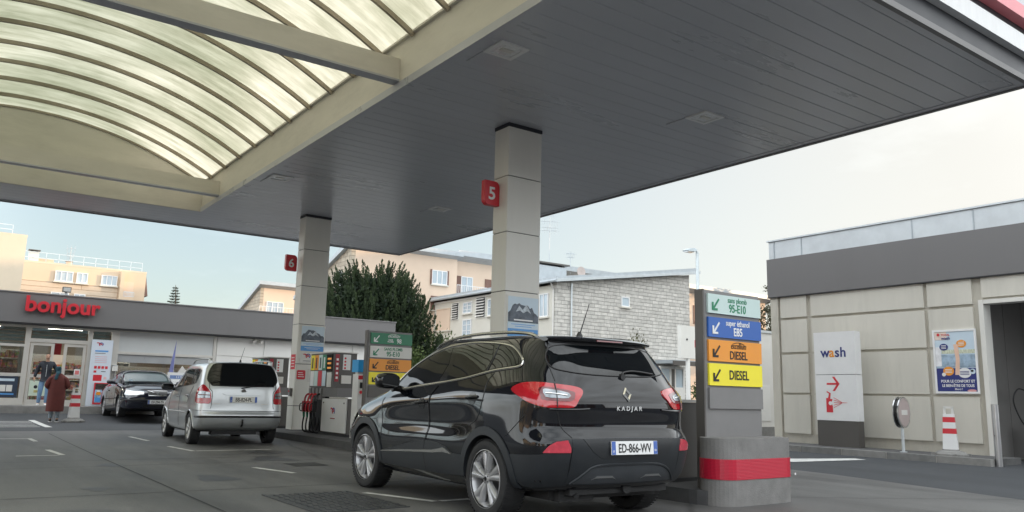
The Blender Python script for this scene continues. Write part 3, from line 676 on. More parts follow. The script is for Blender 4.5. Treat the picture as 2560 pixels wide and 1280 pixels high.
# ------------------------------------------------------------------ wash building (right)
WX = 17.3
wash = thing('wash_building', 'low car wash building with beige panel wall, dark fascia and an open bay', 'building', (19.5, 10, 0))
m_pan = mat('beige wall panels', (.60, .575, .51), .5, var=.07, scale=.9, stain=.24, stretch=(1, 1.6, .22))
m_bas = mat('beige wall backing', (.55, .52, .45), .6, var=.08, stain=.3, stretch=(1, 1, .4))
bm = B(); bx(bm, WX+.06, WX+.26, 7.62, 12.42, .0, 3.8); bx(bm, WX+.06, WX+.26, 2.0, 7.62, 3.24, 3.8); bx(bm, WX+.26, WX+7, 12.2, 12.42, 0, 3.8)
obj('wall', bm, m_bas, wash)
cols_ = [(11.62, 12.36), (8.74, 11.5), (7.74, 8.66)]; rows_ = [(3.17, 3.69), (2.31, 3.11), (1.32, 2.25), (.35, 1.27)]
bm = B()
for a, b in cols_:
    for c, d in rows_: bx(bm, WX, WX+.059, a, b, c, d)
for a, b in ((4.9, 7.55), (2.1, 4.8)): bx(bm, WX, WX+.059, a, b, 3.28, 3.69)
obj('wall_panels', bm, m_pan, wash, bev=.008)
obj('corner_post', box(WX-.01, WX+.26, 12.425, 12.64, 0, 3.71), m_bas, wash)
obj('door_frame', bx(bx(B(), WX-.03, WX+.27, 7.52, 7.615, 0, 3.235), WX-.03, WX+.27, 2.0, 7.515, 3.15, 3.235), M['clad'], wash)
obj('fascia', box(WX-.04, WX+.3, 2.0, 12.70, 3.72, 4.70), M['taupe'], wash, bev=.01)
obj('fascia_trim', box(WX-.055, WX+.3, 2.0, 12.71, 3.695, 3.718), M['dark_gap'], wash)
bm = B(); bx(bm, WX+.02, WX+.22, 2.0, 12.66, 4.705, 5.16)
obj('parapet', bm, M['galv'], wash)
for y in (5.1, 7.6, 8.9, 11.7, 12.5): obj('parapet_strip', box(WX+.006, WX+.019, y-.012, y+.012, 4.705, 5.15), M['zinc'], wash)
obj('coping', box(WX-.02, WX+.26, 1.98, 12.70, 5.162, 5.20), M['galv'], wash)
obj('roof', box(WX+.3, WX+7, 2.0, 12.6, 4.3, 4.5), M['roof_grey'], wash)
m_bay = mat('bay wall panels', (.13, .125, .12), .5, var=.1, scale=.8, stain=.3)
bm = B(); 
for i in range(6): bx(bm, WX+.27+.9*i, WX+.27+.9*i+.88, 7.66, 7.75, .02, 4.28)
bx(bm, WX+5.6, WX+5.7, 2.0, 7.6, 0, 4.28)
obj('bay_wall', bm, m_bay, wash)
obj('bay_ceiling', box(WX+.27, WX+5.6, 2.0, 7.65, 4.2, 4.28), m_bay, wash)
# low annex beyond the wash wall
t = thing('service_annex', 'narrow pale annex wall between the fuel board and the wash building', 'annex', (22.5, 16.2, 0))
obj('wall', box(21.1, 25, 16.0, 16.3, .0, 3.25), M['plaster_white'], t); obj('coping', box(21.06, 25.04, 15.96, 16.34, 3.252, 3.33), M['galv'], t); obj('plinth', box(21.09, 25, 15.97, 15.998, 0, .32), M['kerb'], t)
obj('hatch', box(21.2, 21.7, 15.985, 15.998, .5, 1.6), M['store_white'], t)
# wash totem
t = thing('wash_sign', 'white wash totem with red arrow and red pump symbol against the wash wall', 'sign', (16.9, 10.6, .126))
sx0, sx1, sy0, sy1 = 16.74, 16.98, 10.06, 11.08
obj('base', box(sx0+.01, sx1-.01, sy0+.005, sy1-.005, .127, .70), M['brown_grey'], t)
lp = obj('arrow_panel', box(sx0, sx1, sy0, sy1, .703, 1.722), M['white'], t, bev=.006)
up_ = obj('name_panel', box(sx0, sx1, sy0, sy1, 1.734, 2.70), M['white'], t, bev=.006)
obj('gap', box(sx0+.02, sx1-.02, sy0+.02, sy1-.02, 1.7225, 1.7335), M['dark_gap'], t)
def onsign(y): return (sx0-.001, y, 0)
wid = .0
for ch, yc, mm in (('w', 10.80, 'navy'), ('a', 10.632, 'orange'), ('s', 10.497, 'navy'), ('h', 10.35, 'navy')):
    text(ch, .31, M[mm], up_, (sx0-.003, yc, 2.13), (0, -1, 0), (0, 0, 1), bold=.018)
def arrow_poly(m, parent, pts):
    bm = prism(B(), pts, 'x', sx0-.004, sx0-.0005); obj('symbol', bm, m, parent)
yc, zc = 10.62, 1.52
arrow_poly(M['red'], lp, [(yc+.17, zc+.022), (yc+.17, zc-.022), (yc-.10, zc-.022), (yc-.10, zc+.022)])
arrow_poly(M['red'], lp, [(yc+.03, zc+.16), (yc-.03, zc+.16), (yc-.15, zc+.0), (yc-.09, zc+.0)]); arrow_poly(M['red'], lp, [(yc+.03, zc-.16), (yc-.09, zc-.0015), (yc-.15, zc-.0015), (yc-.03, zc-.16)])
arrow_poly(M['red'], lp, [(10.82, .88), (10.66, .88), (10.66, 1.02), (10.69, 1.10), (10.66, 1.18), (10.82, 1.18)])
arrow_poly(M['red'], lp, [(10.82, 1.20), (10.77, 1.20), (10.745, 1.30), (10.80, 1.33), (10.80, 1.36), (10.70, 1.31), (10.72, 1.181), (10.82, 1.181)])
obj('symbol', lathe(B(), [(.045, 0), (.045, .003)], (sx0-.0078, 10.715, 1.085), 'x', 16), M['white'], lp)
for k in range(5):
    a = (k-2)*.055; arrow_poly(M['red'], lp, [(10.63, 1.10+a+.006), (10.63, 1.10+a-.006), (10.44, 1.10+a*.15-.004), (10.44, 1.10+a*.15+.004)])
arrow_poly(M['red'], lp, [(10.45, 1.108), (10.45, 1.094), (10.30, 1.098), (10.30, 1.104)])
# framed poster on the wash wall
t = thing('wall_poster', 'framed blue and orange car wash poster on the beige wall beside the open bay', 'poster', (17.29, 8.15, 1.35))
PX = WX-.001
def pw(y0, y1, z0, z1, k, m, name='print'):
    return obj(name, box(PX-.02-.002*k, PX-.0185-.002*k, y0, y1, z0, z1), m, t)
def pd(y, z, r, k, m, sc_=1.0):
    bm = prism(B(), [(y+r*math.cos(2*math.pi*i/20), z+r*sc_*math.sin(2*math.pi*i/20)) for i in range(20)], 'x', PX-.02-.002*k, PX-.0185-.002*k); obj('print', bm, m, t)
obj('frame', bx(bx(bx(bx(B(), PX-.03, PX, 7.71, 7.75, 1.34, 2.66), PX-.03, PX, 8.55, 8.59, 1.34, 2.66), PX-.03, PX, 7.751, 8.549, 1.34, 1.38), PX-.03, PX, 7.751, 8.549, 2.62, 2.66), M['white'], t)
obj('backing', box(PX-.018, PX, 7.751, 8.549, 1.381, 2.619), M['paleblue'], t)
m_pic = mat('poster picture', (.30, .40, .50), .4, var=.55, scale=5)
pw(7.752, 8.548, 1.382, 1.86, 0, M['navy']); pw(7.752, 8.548, 1.87, 2.14, 0, m_pic); pw(7.752, 8.42, 2.16, 2.24, 0, mat('poster fence', (.55, .58, .45), .4, var=.5, scale=12, stretch=(1, 6, 1)))
pw(8.43, 8.548, 1.9, 2.3, 1, mat('poster white', (.7, .7, .72), .4, var=.3, scale=5)); pw(8.30, 8.548, 2.45, 2.618, 0, mat('poster peach', (.75, .62, .55), .4, var=.2))
prism_pts = [(8.17, 1.72), (8.08, 1.72), (8.06, 2.05), (8.08, 2.35), (8.17, 2.35), (8.14, 2.05)]
obj('print', prism(B(), prism_pts, 'x', PX-.0245, PX-.0225), mat('poster skin', (.75, .50, .38), .4), t)
pd(8.37, 2.30, .09, 2, M['navy'], .8); pd(8.01, 2.36, .10, 2, M['orange'], .8); pd(8.30, 1.80, .11, 2, M['orange'], .85); pd(7.98, 1.76, .13, 2, M['white'], .8); pd(7.82, 1.79, .055, 3, M['paleblue']); pd(7.83, 1.80, .03, 4, M['black'], .8); pd(8.40, 1.73, .04, 3, M['white_dirty'])
for yc_, zc_, ww, mm in ((8.37, 2.30, .05, 'white'), (8.01, 2.36, .06, 'white'), (8.30, 1.80, .07, 'white'), (7.98, 1.76, .09, 'navy')):
    for q in (-1, 0, 1): obj('print_line', box(PX-.0275, PX-.0262, yc_-ww, yc_+ww, zc_+q*.03-.006, zc_+q*.03+.006), M[mm], t)
pd(7.86, 1.40, .09, 2, mat('poster pink', (.62, .30, .30), .4), .3)
yr, zu = (0, -1, 0), (0, 0, 1)
text('POUR LE CONFORT ET', .078, M['white'], t, (PX-.0235, 8.13, 1.565), yr, zu, bold=.02, sx=.84)
text('LE BIEN-ÊTRE DE TOUS', .078, M['white'], t, (PX-.0235, 8.13, 1.475), yr, zu, bold=.02, sx=.80)
text('Merci !', .055, M['white'], t, (PX-.0235, 8.12, 1.41), yr, zu, bold=.01)
text('TOTAL', .055, M['red'], t, (PX-.0235, 8.32, 2.535), yr, zu, bold=.02); text('wash', .09, M['navy'], t, (PX-.0235, 8.32, 2.455), yr, zu, bold=.02)
pd(8.47, 2.56, .03, 2, M['red'])
# round sign on a post
t = thing('round_post_sign', 'round steel-rimmed disc sign on a thin grey post by the wash wall', 'post sign', (16.42, 8.9, .126))
px_, py_ = 16.45, 8.92
obj('post', cyl(B(), (px_, py_, .126), (px_, py_, .72), .03, n=12), M['galv'], t); obj('foot', cyl(B(), (px_, py_, .127), (px_, py_, .14), .07, n=14), M['galv'], t)
dv = Vector((.12, -.993, 0)); cz = .93
def disc(bm, d0, d1, r, n=28):
    c = Vector((px_, py_, cz)); return cyl(bm, c+dv*d0, c+dv*d1, r, n=n)
obj('rim', disc(disc(B(), .036, .058, .315), -.058, -.036, .315), M['steel'], t)
obj('core', disc(B(), -.035, .035, .28), M['black'], t)
m_pinkish = mat('faded sign face', (.46, .38, .37), .4, var=.1)
obj('face', disc(B(), .059, .062, .285), m_pinkish, t); 
rv = Vector((-dv.y, dv.x, 0)); c = Vector((px_, py_, cz))+dv*.0635
bm = B(); q = [c+rv*a+Vector((0, 0, b)) for a, b in ((-.15, -.05), (.15, -.05), (.15, .05), (-.15, .05))]; lo = [bm.verts.new(p) for p in q]; hi = [bm.verts.new(p+dv*.003) for p in q]
bm.faces.new(lo); bm.faces.new(hi[::-1]); [bm.faces.new((lo[i], lo[(i+1) % 4], hi[(i+1) % 4], hi[i])) for i in range(4)]
obj('white_bar', bm, M['white_dirty'], t)
# steel bollard, lance in the bay
t = thing('steel_bollard', 'slim stainless steel bollard at the corner of the wash bay', 'bollard', (16.25, 7.0, 0))
obj('tube', cyl(B(), (16.22, 7.0, 0), (16.22, 7.0, 1.12), .062, n=20), M['steel'], t, smooth=40); obj('cap', cyl(B(), (16.22, 7.0, 1.1205), (16.22, 7.0, 1.13), .056, n=20), M['steel'], t)
t = thing('lance_holder', 'steel holder with a black spray lance and hose inside the wash bay', 'spray lance', (18.6, 7.3, 0))
obj('bin', box(18.45, 18.72, 7.1, 7.38, .01, .72), M['steel'], t, bev=.01); obj('lance', cyl(B(), (18.6, 7.24, .6), (18.6, 7.24, 1.25), .02, n=8), mat('lance blue', (.02, .08, .16), .4), t)
obj('lance_gun', tube(B(), spline([(18.62, 7.24, 1.24), (18.6, 7.24, 1.32), (18.5, 7.26, 1.37), (18.35, 7.3, 1.43)], 4), .028, 8), M['black'], t)
obj('lance_guard', tube(B(), spline([(18.6, 7.24, 1.27), (18.45, 7.25, 1.24), (18.38, 7.27, 1.33), (18.44, 7.27, 1.38)], 4), .012, 6), M['black'], t)
obj('hose', tube(B(), spline([(18.35, 7.3, 1.43), (18.1, 7.35, 1.45), (18.0, 7.4, 1.2), (18.2, 7.35, .8), (18.45, 7.2, .5), (18.8, 7.05, .3), (19.3, 6.9, .1), (19.9, 6.6, .03)], 6), .014, 7), M['rubber'], t)
# traffic delineators
def delineator(x, y, z, label, rot=0):
    t = thing('traffic_delineator', label, 'traffic post', (x, y, z), 'red and white traffic delineators', world=False)
    foot = [(.30, 0), (.30, .035), (.24, .08), (.16, .10), (.15, .12), (.10, .12)]
    bm = lathe(B(), foot, n=8); 
    for k in range(4):
        a = R(90*k+22.5); bx(bm, *(sorted((math.cos(a)*.24, math.cos(a)*.36))), *(sorted((math.sin(a)*.20, math.sin(a)*.34))), .0, .045)
    obj('foot', bm, M['rubber' if False else 'kerb'], t, bev=.01)
    def shaft(z0, z1, m, name, e=0):
        f = lambda z: .135-.045*(z-.12)/.8+e
        a, b = f(z0), f(z1); bm = B()
        lo = [bm.verts.new(p+(z0,)) for p in ((a, a*.55), (-a, a*.55), (-a, -a*.55), (a, -a*.55))]; hi = [bm.verts.new(p+(z1,)) for p in ((b, b*.55), (-b, b*.55), (-b, -b*.55), (b, -b*.55))]
        bm.faces.new(lo[::-1]); bm.faces.new(hi); [bm.faces.new((lo[i], lo[(i+1) % 4], hi[(i+1) % 4], hi[i])) for i in range(4)]
        return obj(name, bm, m, t, bev=.012)
    shaft(.121, .80, M['white'], 'shaft')
    shaft(.42, .52, M['red'], 'red_band', .003); shaft(.64, .74, M['red'], 'red_band', .003)
    bm = B(); bx(bm, -.088, -.05, -.04, .04, .80, .93); bx(bm, .05, .088, -.04, .04, .80, .93); bx(bm, -.088, .088, -.04, .04, .905, .945)
    obj('handle', bm, M['white_dirty'], t, bev=.01)
    t.rotation_euler.z = R(rot)
    return t
delineator(16.42, 7.95, .127, 'red and white delineator on the pavement beside the wash wall', -70)
delineator(3.48, 25.55, gz(25.55)+.002, 'red and white delineator on the asphalt between the woman and the convertible', 10)

# ------------------------------------------------------------------ shop
SY = 30.0; F = .445
shop = thing('station_shop', 'low station shop with dark grey fascia, glazed entrance and white panel wall', 'shop', (6, 33, .22))
struct(obj('shop_step', box(-8, 15.6, 28.95, SY+.5, .05, .43), M['kerb'], bev=.015))
obj('fascia', box(-8, 15.5, SY-.35, SY+.2, 3.03, 3.96), M['taupe'], shop, bev=.01)
obj('coping', box(-8.02, 15.53, SY-.38, SY+.22, 3.962, 4.0), M['totem_grey'], shop)
obj('fascia_trim', box(-8, 15.48, SY-.33, SY+.2, 2.985, 3.027), M['dark_gap'], shop)
obj('roof', box(-8, 15.5, SY+.2, SY+9, 3.5, 3.75), M['roof_grey'], shop)
bm = B(); bx(bm, 8.43, 15.5, SY, SY+.2, .431, 2.98); bx(bm, 15.3, 15.5, SY+.2, SY+9, .2, 3.5); bx(bm, -8, 15.3, SY+8.8, SY+9, .2, 3.5)
obj('wall', bm, M['store_white'], shop)
bm = B()
for x in (8.46, 10.2, 12.0, 13.8): bx(bm, x, x+1.70, SY-.03, SY-.001, 2.30, 2.97); bx(bm, x, x+1.70, SY-.03, SY-.001, .46, 1.38)
for x in (8.46, 12.0, 13.8): bx(bm, x, x+1.70, SY-.03, SY-.001, 1.40, 2.28)
obj('wall_panels', bm, M['store_white'], shop, bev=.005)
# entrance glazing
fr = B()
def bar(x0, x1, z0, z1, d=.06): bx(fr, x0, x1, SY-d, SY+.06, z0, z1)
for x in (-5.9, -3.9, -1.9, .1, 1.62): bar(x, x+.1, .46, 2.98)
bar(-8, 5.06, 2.90, 2.98, .055); bar(-8, 2.45, .44, .66, .055); bar(-8, 2.45, 1.34, 1.44, .055); bar(-8, 2.45, 2.28, 2.36, .055)
bar(2.45, 2.60, .44, 2.98); bar(4.25, 4.38, .44, 2.98); bar(4.96, 5.2, .44, 2.98); bar(2.6, 4.25, 2.44, 2.56, .055); bar(2.6, 4.25, .43, .46, .055); bar(4.38, 4.96, .44, .5, .055); bar(4.38, 4.96, 1.34, 1.42, .055); bar(4.38, 4.96, 2.28, 2.36, .055)
bar(5.2, 8.33, 2.94, 2.985, .055); bar(5.2, 8.33, 2.18, 2.27, .055); bar(5.2, 8.33, 1.40, 1.50, .055); bar(8.33, 8.42, .44, 2.98); bar(5.2, 8.33, .44, .9, .055)
obj('window_frame', fr, M['alu'], shop)
obj('window', box(-8, 2.45, SY-.005, SY+.005, .66, 2.9), M['glass'], shop)
obj('window', box(4.38, 4.96, SY-.005, SY+.005, .5, 2.9), M['glass'], shop)
obj('window', box(5.2, 8.33, SY-.005, SY+.005, .9, 1.91), M['glass'], shop)
obj('transom_window', box(2.6, 4.25, SY-.005, SY+.005, 2.56, 2.9), M['glass'], shop)
obj('window_film', box(5.2, 8.33, SY-.012, SY+.012, 2.27, 2.94), M['film'], shop)
obj('window_film', box(5.2, 8.33, SY-.012, SY+.012, 1.91, 2.18), mat('grey film', (.36, .37, .38), .3, var=.08), shop)
bm = B()
for x0, x1 in ((-1.8, .1), (.2, 1.62), (1.72, 2.45), (2.62, 4.23), (4.4, 4.94)):
    for k in range(4): bx(bm, x0+.02, x1-.02, SY+.08, SY+.1, 2.46+.115*k, 2.55+.115*k)
obj('blind', bm, M['blind'], shop)
def door(x0, x1, y):
    f = B(); 
    for a in ((x0, x0+.09, .46, 2.43), (x1-.09, x1, .46, 2.43), (x0+.09, x1-.09, .46, .62), (x0+.09, x1-.09, 1.32, 1.42), (x0+.09, x1-.09, 2.34, 2.43)): bx(f, a[0], a[1], y-.03, y+.03, a[2], a[3])
    d = obj('sliding_door', f, M['alu'], shop); obj('pane', box(x0+.09, x1-.09, y-.005, y+.005, .62, 2.34), M['glass'], d); return d
door(2.62, 3.30, SY+.0); door(3.58, 4.23, SY+.0)
door(1.74, 2.44, SY+.12)
# inside: floor, back wall, shelves with goods, ceiling lights
obj('floor', box(-8, 8.4, SY+.2, SY+8.8, .3, .43), mat('shop floor', (.35, .33, .30), .4), shop)
obj('inner_wall', bx(bx(B(), -8, 8.4, SY+6.5, SY+6.6, .43, 3.2), 8.3, 8.4, SY+.2, SY+6.5, .43, 3.2), mat('inner wall', (.30, .26, .22), .7), shop)
obj('ceiling', box(-8, 8.4, SY+.2, SY+6.5, 3.15, 3.2), mat('inner ceiling', (.45, .44, .42), .8), shop)
bm = B()
for x in (-4, -1, 1.4, 4, 6.5):
    for y in (SY+1.6, SY+3.6): bx(bm, x-.55, x+.55, y, y+.25, 3.10, 3.148)
obj('strip_light', bm, emit('shop strip light', (1, .90, .76), 14.0), shop)
obj('red_banner', box(3.3, 3.62, SY+1.0, SY+1.04, 2.1, 2.6), M['red_dark'], shop)
gm, gt, gp = nodes('shop goods'); tc = nn(gt, 'TexCoord'); vo = nn(gt, 'TexVoronoi', Scale=15.0); gt.links.new(tc.outputs['Object'], vo.inputs['Vector']); hs = nn(gt, 'HueSaturation', Saturation=.8, Value=.55); gt.links.new(vo.outputs['Color'], hs.inputs['Color'])
mg = nn(gt, 'MixRGB', blend_type='MULTIPLY'); mg.inputs[0].default_value = .75; mg.inputs[2].default_value = (1, .42, .28, 1); gt.links.new(hs.outputs[0], mg.inputs[1]); gt.links.new(mg.outputs[0], gp.inputs['Base Color']); gp.inputs['Roughness'].default_value = .4
random.seed(4)
def shelf(x0, x1, y, h):
    t = thing('shop_shelf', 'stocked shelf of goods inside the shop behind the glass', 'shelf', ((x0+x1)/2, y, .43), 'stocked shelves inside the shop')
    obj('frame', bx(bx(bx(B(), x0, x0+.04, y, y+.5, .43, .43+h), x1-.04, x1, y, y+.5, .43, .43+h), x0+.04, x1-.04, y+.44, y+.48, .43, .43+h), M['alu'], t)
    bm = B(); gd = B()
    k = 0
    while .12+.36*k < h-.2:
        z = .43+.12+.36*k; bx(bm, x0+.041, x1-.041, y, y+.43, z, z+.025); x = x0+.06
        while x < x1-.2:
            ww = random.uniform(.08, .2); bx(gd, x, x+ww, y+.04, y+.4, z+.026, z+.026+random.uniform(.16, .28)); x += ww+.02
        k += 1
    obj('board', bm, M['white_dirty'], t); obj('goods', gd, gm, t)
for a in ((-1.5, .1, 31.0, 1.5), (.4, 1.55, 31.2, 1.1), (3.0, 4.9, 33.0, 1.75), (1.7, 2.9, 33.4, 1.9), (5.4, 8.2, 31.6, 1.4), (4.95, 6.4, 34.2, 1.9)): shelf(*a)
# sign letters on the fascia
text('bonjour', .68, M['red'], shop, (3.36, SY-.46, 3.40), (1, 0, 0), (0, 0, 1), bold=.028, sx=.98, ext=.05)
t = thing('floodlight', 'small dark floodlight on the shop roof edge above the red lettering', 'floodlight', (3.4, SY-.2, 4.0))
obj('head', box(3.30, 3.55, SY-.32, SY-.18, 4.10, 4.27), M['brown_grey'], t, bev=.02); obj('bracket', box(3.38, 3.46, SY-.26, SY-.2, 4.0, 4.10), M['galv'], t)
obj('lens', box(3.32, 3.53, SY-.328, SY-.321, 4.12, 4.25), M['headlamp'], t)
t = thing('wall_lamp', 'small white twin camera lamp on the white shop wall under the fascia', 'wall lamp', (9.9, SY-.05, 2.85))
obj('bracket', box(9.8, 9.95, SY-.06, SY-.031, 2.85, 2.98), M['alu'], t); obj('head', cyl(B(), (9.78, SY-.1, 2.88), (9.74, SY-.24, 2.84), .05, .06, 12), M['alu'], t); obj('head', cyl(B(), (9.97, SY-.1, 2.88), (10.03, SY-.24, 2.84), .05, .06, 12), M['alu'], t)
t = thing('wall_window', 'small dark purple display window in a white frame on the shop wall', 'window', (10.95, SY, 1.5))
obj('frame', bx(bx(bx(bx(B(), 10.22, 10.34, SY-.05, SY-.001, 1.41, 2.27), 10.95, 11.07, SY-.05, SY-.001, 1.41, 2.27), 10.34, 10.95, SY-.05, SY-.001, 1.41, 1.52), 10.34, 10.95, SY-.05, SY-.001, 2.15, 2.27), M['store_white'], t)
obj('pane', box(10.34, 10.95, SY-.02, SY-.001, 1.52, 2.15), M['purple'], t)
t = thing('vent_cowl', 'small black gas bottle cage against the white shop wall', 'gas cage', (9.4, SY-.4, .43))
obj('cage', box(8.9, 9.9, SY-.5, SY-.05, .432, 1.3), M['alu'], t, bev=.01); obj('door', box(8.94, 9.86, SY-.512, SY-.501, .5, 1.25), mat('cage mesh', (.25, .26, .27), .6, var=.4, scale=20), t)
# posters and boards around the entrance
def board(name, label, cat, x0, x1, y, z0, z1, th, m):
    t = thing(name, label, cat, ((x0+x1)/2, y, z0)); p = obj('board', box(x0, x1, y-th, y, z0, z1), m, t, bev=.003); return t
def pr(t, x0, x1, y, z0, z1, m, name='print'): return obj(name, box(x0, x1, y-.004, y-.0005, z0, z1), M[m] if isinstance(m, str) else m, t)
m_mix = mat('poster colours', (.45, .30, .28), .4, var=.9, scale=9)
m_mix2 = mat('poster blues', (.25, .42, .58), .4, var=.6, scale=9)
t = board('advertising_panel', 'tall white advertising panel with red icons right of the shop doors', 'banner', 4.36, 5.0, SY-.12, .44, 2.62, .05, mat('panel pale blue white', (.66, .72, .80), .4, var=.03))
YB = SY-.17
swirl_logo(t, (4.60, YB, 2.46), .18); pr(t, 4.48, 4.88, YB, 2.22, 2.27, 'skyblue'); pr(t, 4.48, 4.80, YB, 2.16, 2.18, 'totem_grey')
for z in (2.05, 1.98, 1.92, 1.86): pr(t, 4.5, 4.86, YB, z, z+.018, mat('pale red print', (.7, .45, .5), .5))
for k in range(4): pr(t, 4.50+.11*k, 4.58+.11*k, YB, 1.66, 1.75, 'red')
pr(t, 4.50, 4.58, YB, 1.53, 1.60, 'red'); pr(t, 4.72, 4.86, YB, 1.56, 1.58, 'ink'); pr(t, 4.50, 4.76, YB, 1.26, 1.46, 'red'); pr(t, 4.82, 4.9, YB, 1.32, 1.4, mat('pink print', (.8, .5, .5), .5))
t = board('poster', 'red bordered food poster at the foot of the tall white panel', 'poster', 4.56, 5.03, SY-.18, .50, 1.20, .02, M['red'])
pr(t, 4.60, 4.99, SY-.2, .98, 1.17, mat('poster dark', (.05, .04, .035), .4, var=.9, scale=12)); pr(t, 4.60, 4.99, SY-.2, .55, .975, m_mix2)
for x, z, w_, h_, mm in ((4.64, .80, .14, .10, 'orange'), (4.82, .80, .13, .09, 'orange'), (4.85, .57, .12, .12, 'yellow'), (4.84, .68, .12, .08, 'red'), (4.66, .9, .1, .06, 'white'), (4.62, .58, .16, .14, 'skyblue')):
    obj('print', prism(B(), rrect(x, x+w_, z, z+h_, .03, 3), 'y', SY-.2065, SY-.2045), M[mm], t)
t = board('window_poster', 'dark blue drinks poster in the lower window left of the shop doors', 'poster', 1.74, 2.40, SY-.065, .68, 1.33, .006, mat('poster dark navy', (.03, .045, .075), .4, var=.3))
pr(t, 1.82, 2.30, SY-.071, 1.18, 1.26, 'paleblue'); pr(t, 1.92, 2.08, SY-.071, .86, 1.06, 'white_dirty'); pr(t, 2.1, 2.26, SY-.071, .86, 1.06, 'white_dirty'); pr(t, 1.84, 2.32, SY-.071, .76, .80, 'skyblue')
t = board('window_poster', 'pale green poster with sunglasses on the lower pane of the shop door', 'poster', 2.72, 3.22, SY-.035, .74, 1.22, .006, mat('poster mint', (.62, .72, .60), .4, var=.1))
for x in (2.90, 3.07): obj('print', lathe(B(), [(.055, 0), (.055, .003)], (x, SY-.0445, 1.02), 'y', 14), M['black'], t)
pr(t, 2.86, 3.1, SY-.041, .84, .92, mat('poster ochre', (.45, .40, .15), .5, var=.4, scale=10))
t = board('window_poster', 'small white and red notice on the right-hand shop door pane', 'poster', 3.94, 4.12, SY-.035, 1.42, 1.62, .006, M['white']); pr(t, 3.97, 4.09, SY-.041, 1.45, 1.58, mat('notice red', (.7, .2, .2), .5))
t = board('window_shelf_display', 'long low display of pink packets in the window left of the doors', 'display', 1.74, 2.4, SY+.4, 1.46, 1.62, .2, mat('pink packets', (.7, .45, .42), .5, var=.5, scale=14))
t = thing('price_stand', 'white stand with small price figures behind the silver car near the shop', 'price stand', (7.25, SY-1.6, .22))
obj('board', box(6.72, 7.5, SY-.62, SY-.57, 1.30, 1.62), M['white'], t); pr(t, 6.80, 7.44, SY-.62, 1.40, 1.52, mat('stand blue', (.2, .3, .55), .4, var=.3)); text('1.1 %', .10, M['white'], t, (7.1, SY-.626, 1.425), (1, 0, 0), (0, 0, 1), bold=.02)
obj('picture', prism(B(), [(7.05, 1.622), (7.18, 1.85), (7.28, 1.72), (7.36, 1.70), (7.45, 1.622)], 'y', SY-.615, SY-.58), M['white_dirty'], t); obj('base', box(6.72, 7.5, SY-.66, SY-.5, .44, 1.295), M['white'], t)
obj('red_dot', lathe(B(), [(.05, 0), (.05, .01)], (7.42, SY-.63, 1.78), 'y', 14), M['red'], t)
t = thing('feather_flag', 'slim dark blue and white feather flag standing before the shop window', 'flag', (6.9, SY-.6, .44))
obj('pole', cyl(B(), (6.86, SY-.6, .44), (6.93, SY-.6, 2.75), .014, .008, 8), M['alu'], t); obj('base', box(6.7, 7.02, SY-.75, SY-.45, .432, .47), M['rubber'], t)
bm = prism(B(), [(6.885, 1.2), (6.92, 2.72), (6.80, 1.95), (6.74, 1.5), (6.76, 1.22)], 'y', SY-.612, SY-.590); obj('banner', bm, mat('flag blue', (.18, .2, .42), .6, var=.3, scale=2), t); obj('banner_tip', prism(B(), [(6.77, 1.215), (6.885, 1.205), (6.89, 1.5), (6.80, 1.62), (6.752, 1.5)], 'y', SY-.616, SY-.6125), M['white'], t)
t = thing('letter_box', 'small pale box fixed to the frame post right of the advertising panel', 'box', (5.1, SY-.1, 1.6)); obj('body', box(5.05, 5.22, SY-.18, SY-.061, 1.60, 1.78), M['white_dirty'], t, bev=.01); obj('lid', box(5.045, 5.225, SY-.19, SY-.06, 1.782, 1.8), M['galv'], t); obj('post', box(5.11, 5.15, SY-.14, SY-.1, .44, 1.6), M['totem_grey'], t)

# ------------------------------------------------------------------ houses behind
def win(parent, face, c, a0, a1, z0, z1, n=2, fm='white', sill=True, bars=0, gm_='glass_house', fw=.07):
    """casement window standing 2 cm proud of a wall; face 'y' = wall at y=c looking to -Y, 'x' = wall at x=c looking to -X"""
    def bb(bm, p0, p1, q0, q1, d0, d1):
        return bx(bm, p0, p1, c-d1, c-d0, q0, q1) if face == 'y' else bx(bm, c-d1, c-d0, p0, p1, q0, q1)
    bm = B(); bb(bm, a0, a1, z0, z0+fw, .003, .07); bb(bm, a0, a1, z1-fw, z1, .003, .07)
    for k in range(n+1):
        x = a0+(a1-a0-fw)*k/n; bb(bm, x, x+fw, z0+fw, z1-fw, .003, .07)
    for k in range(bars):
        z = z0+(z1-z0)*(k+1)/(bars+1); bb(bm, a0+fw, a1-fw, z-.02, z+.02, .045, .06)
    w_ = obj('window', bm, M[fm], parent)
    bm = B(); bb(bm, a0+.02, a1-.02, z0+.02, z1-.02, .003, .03); obj('pane', bm, M[gm_], w_)
    if sill: bm = B(); bb(bm, a0-.08, a1+.08, z0-.09, z0-.003, .003, .16); obj('sill', bm, M['plaster'], w_)
    return w_
def railing(parent, x0, x1, y, z0, z1, m='white', n=12, name='railing'):
    bm = B(); bx(bm, x0, x1, y-.02, y+.02, z1-.04, z1); bx(bm, x0, x1, y-.015, y+.015, z0, z0+.03)
    for k in range(n+1):
        x = x0+(x1-x0)*k/n; bx(bm, x-.012, x+.012, y-.012, y+.012, z0+.03, z1-.04)
    return obj(name, bm, M[m], parent)
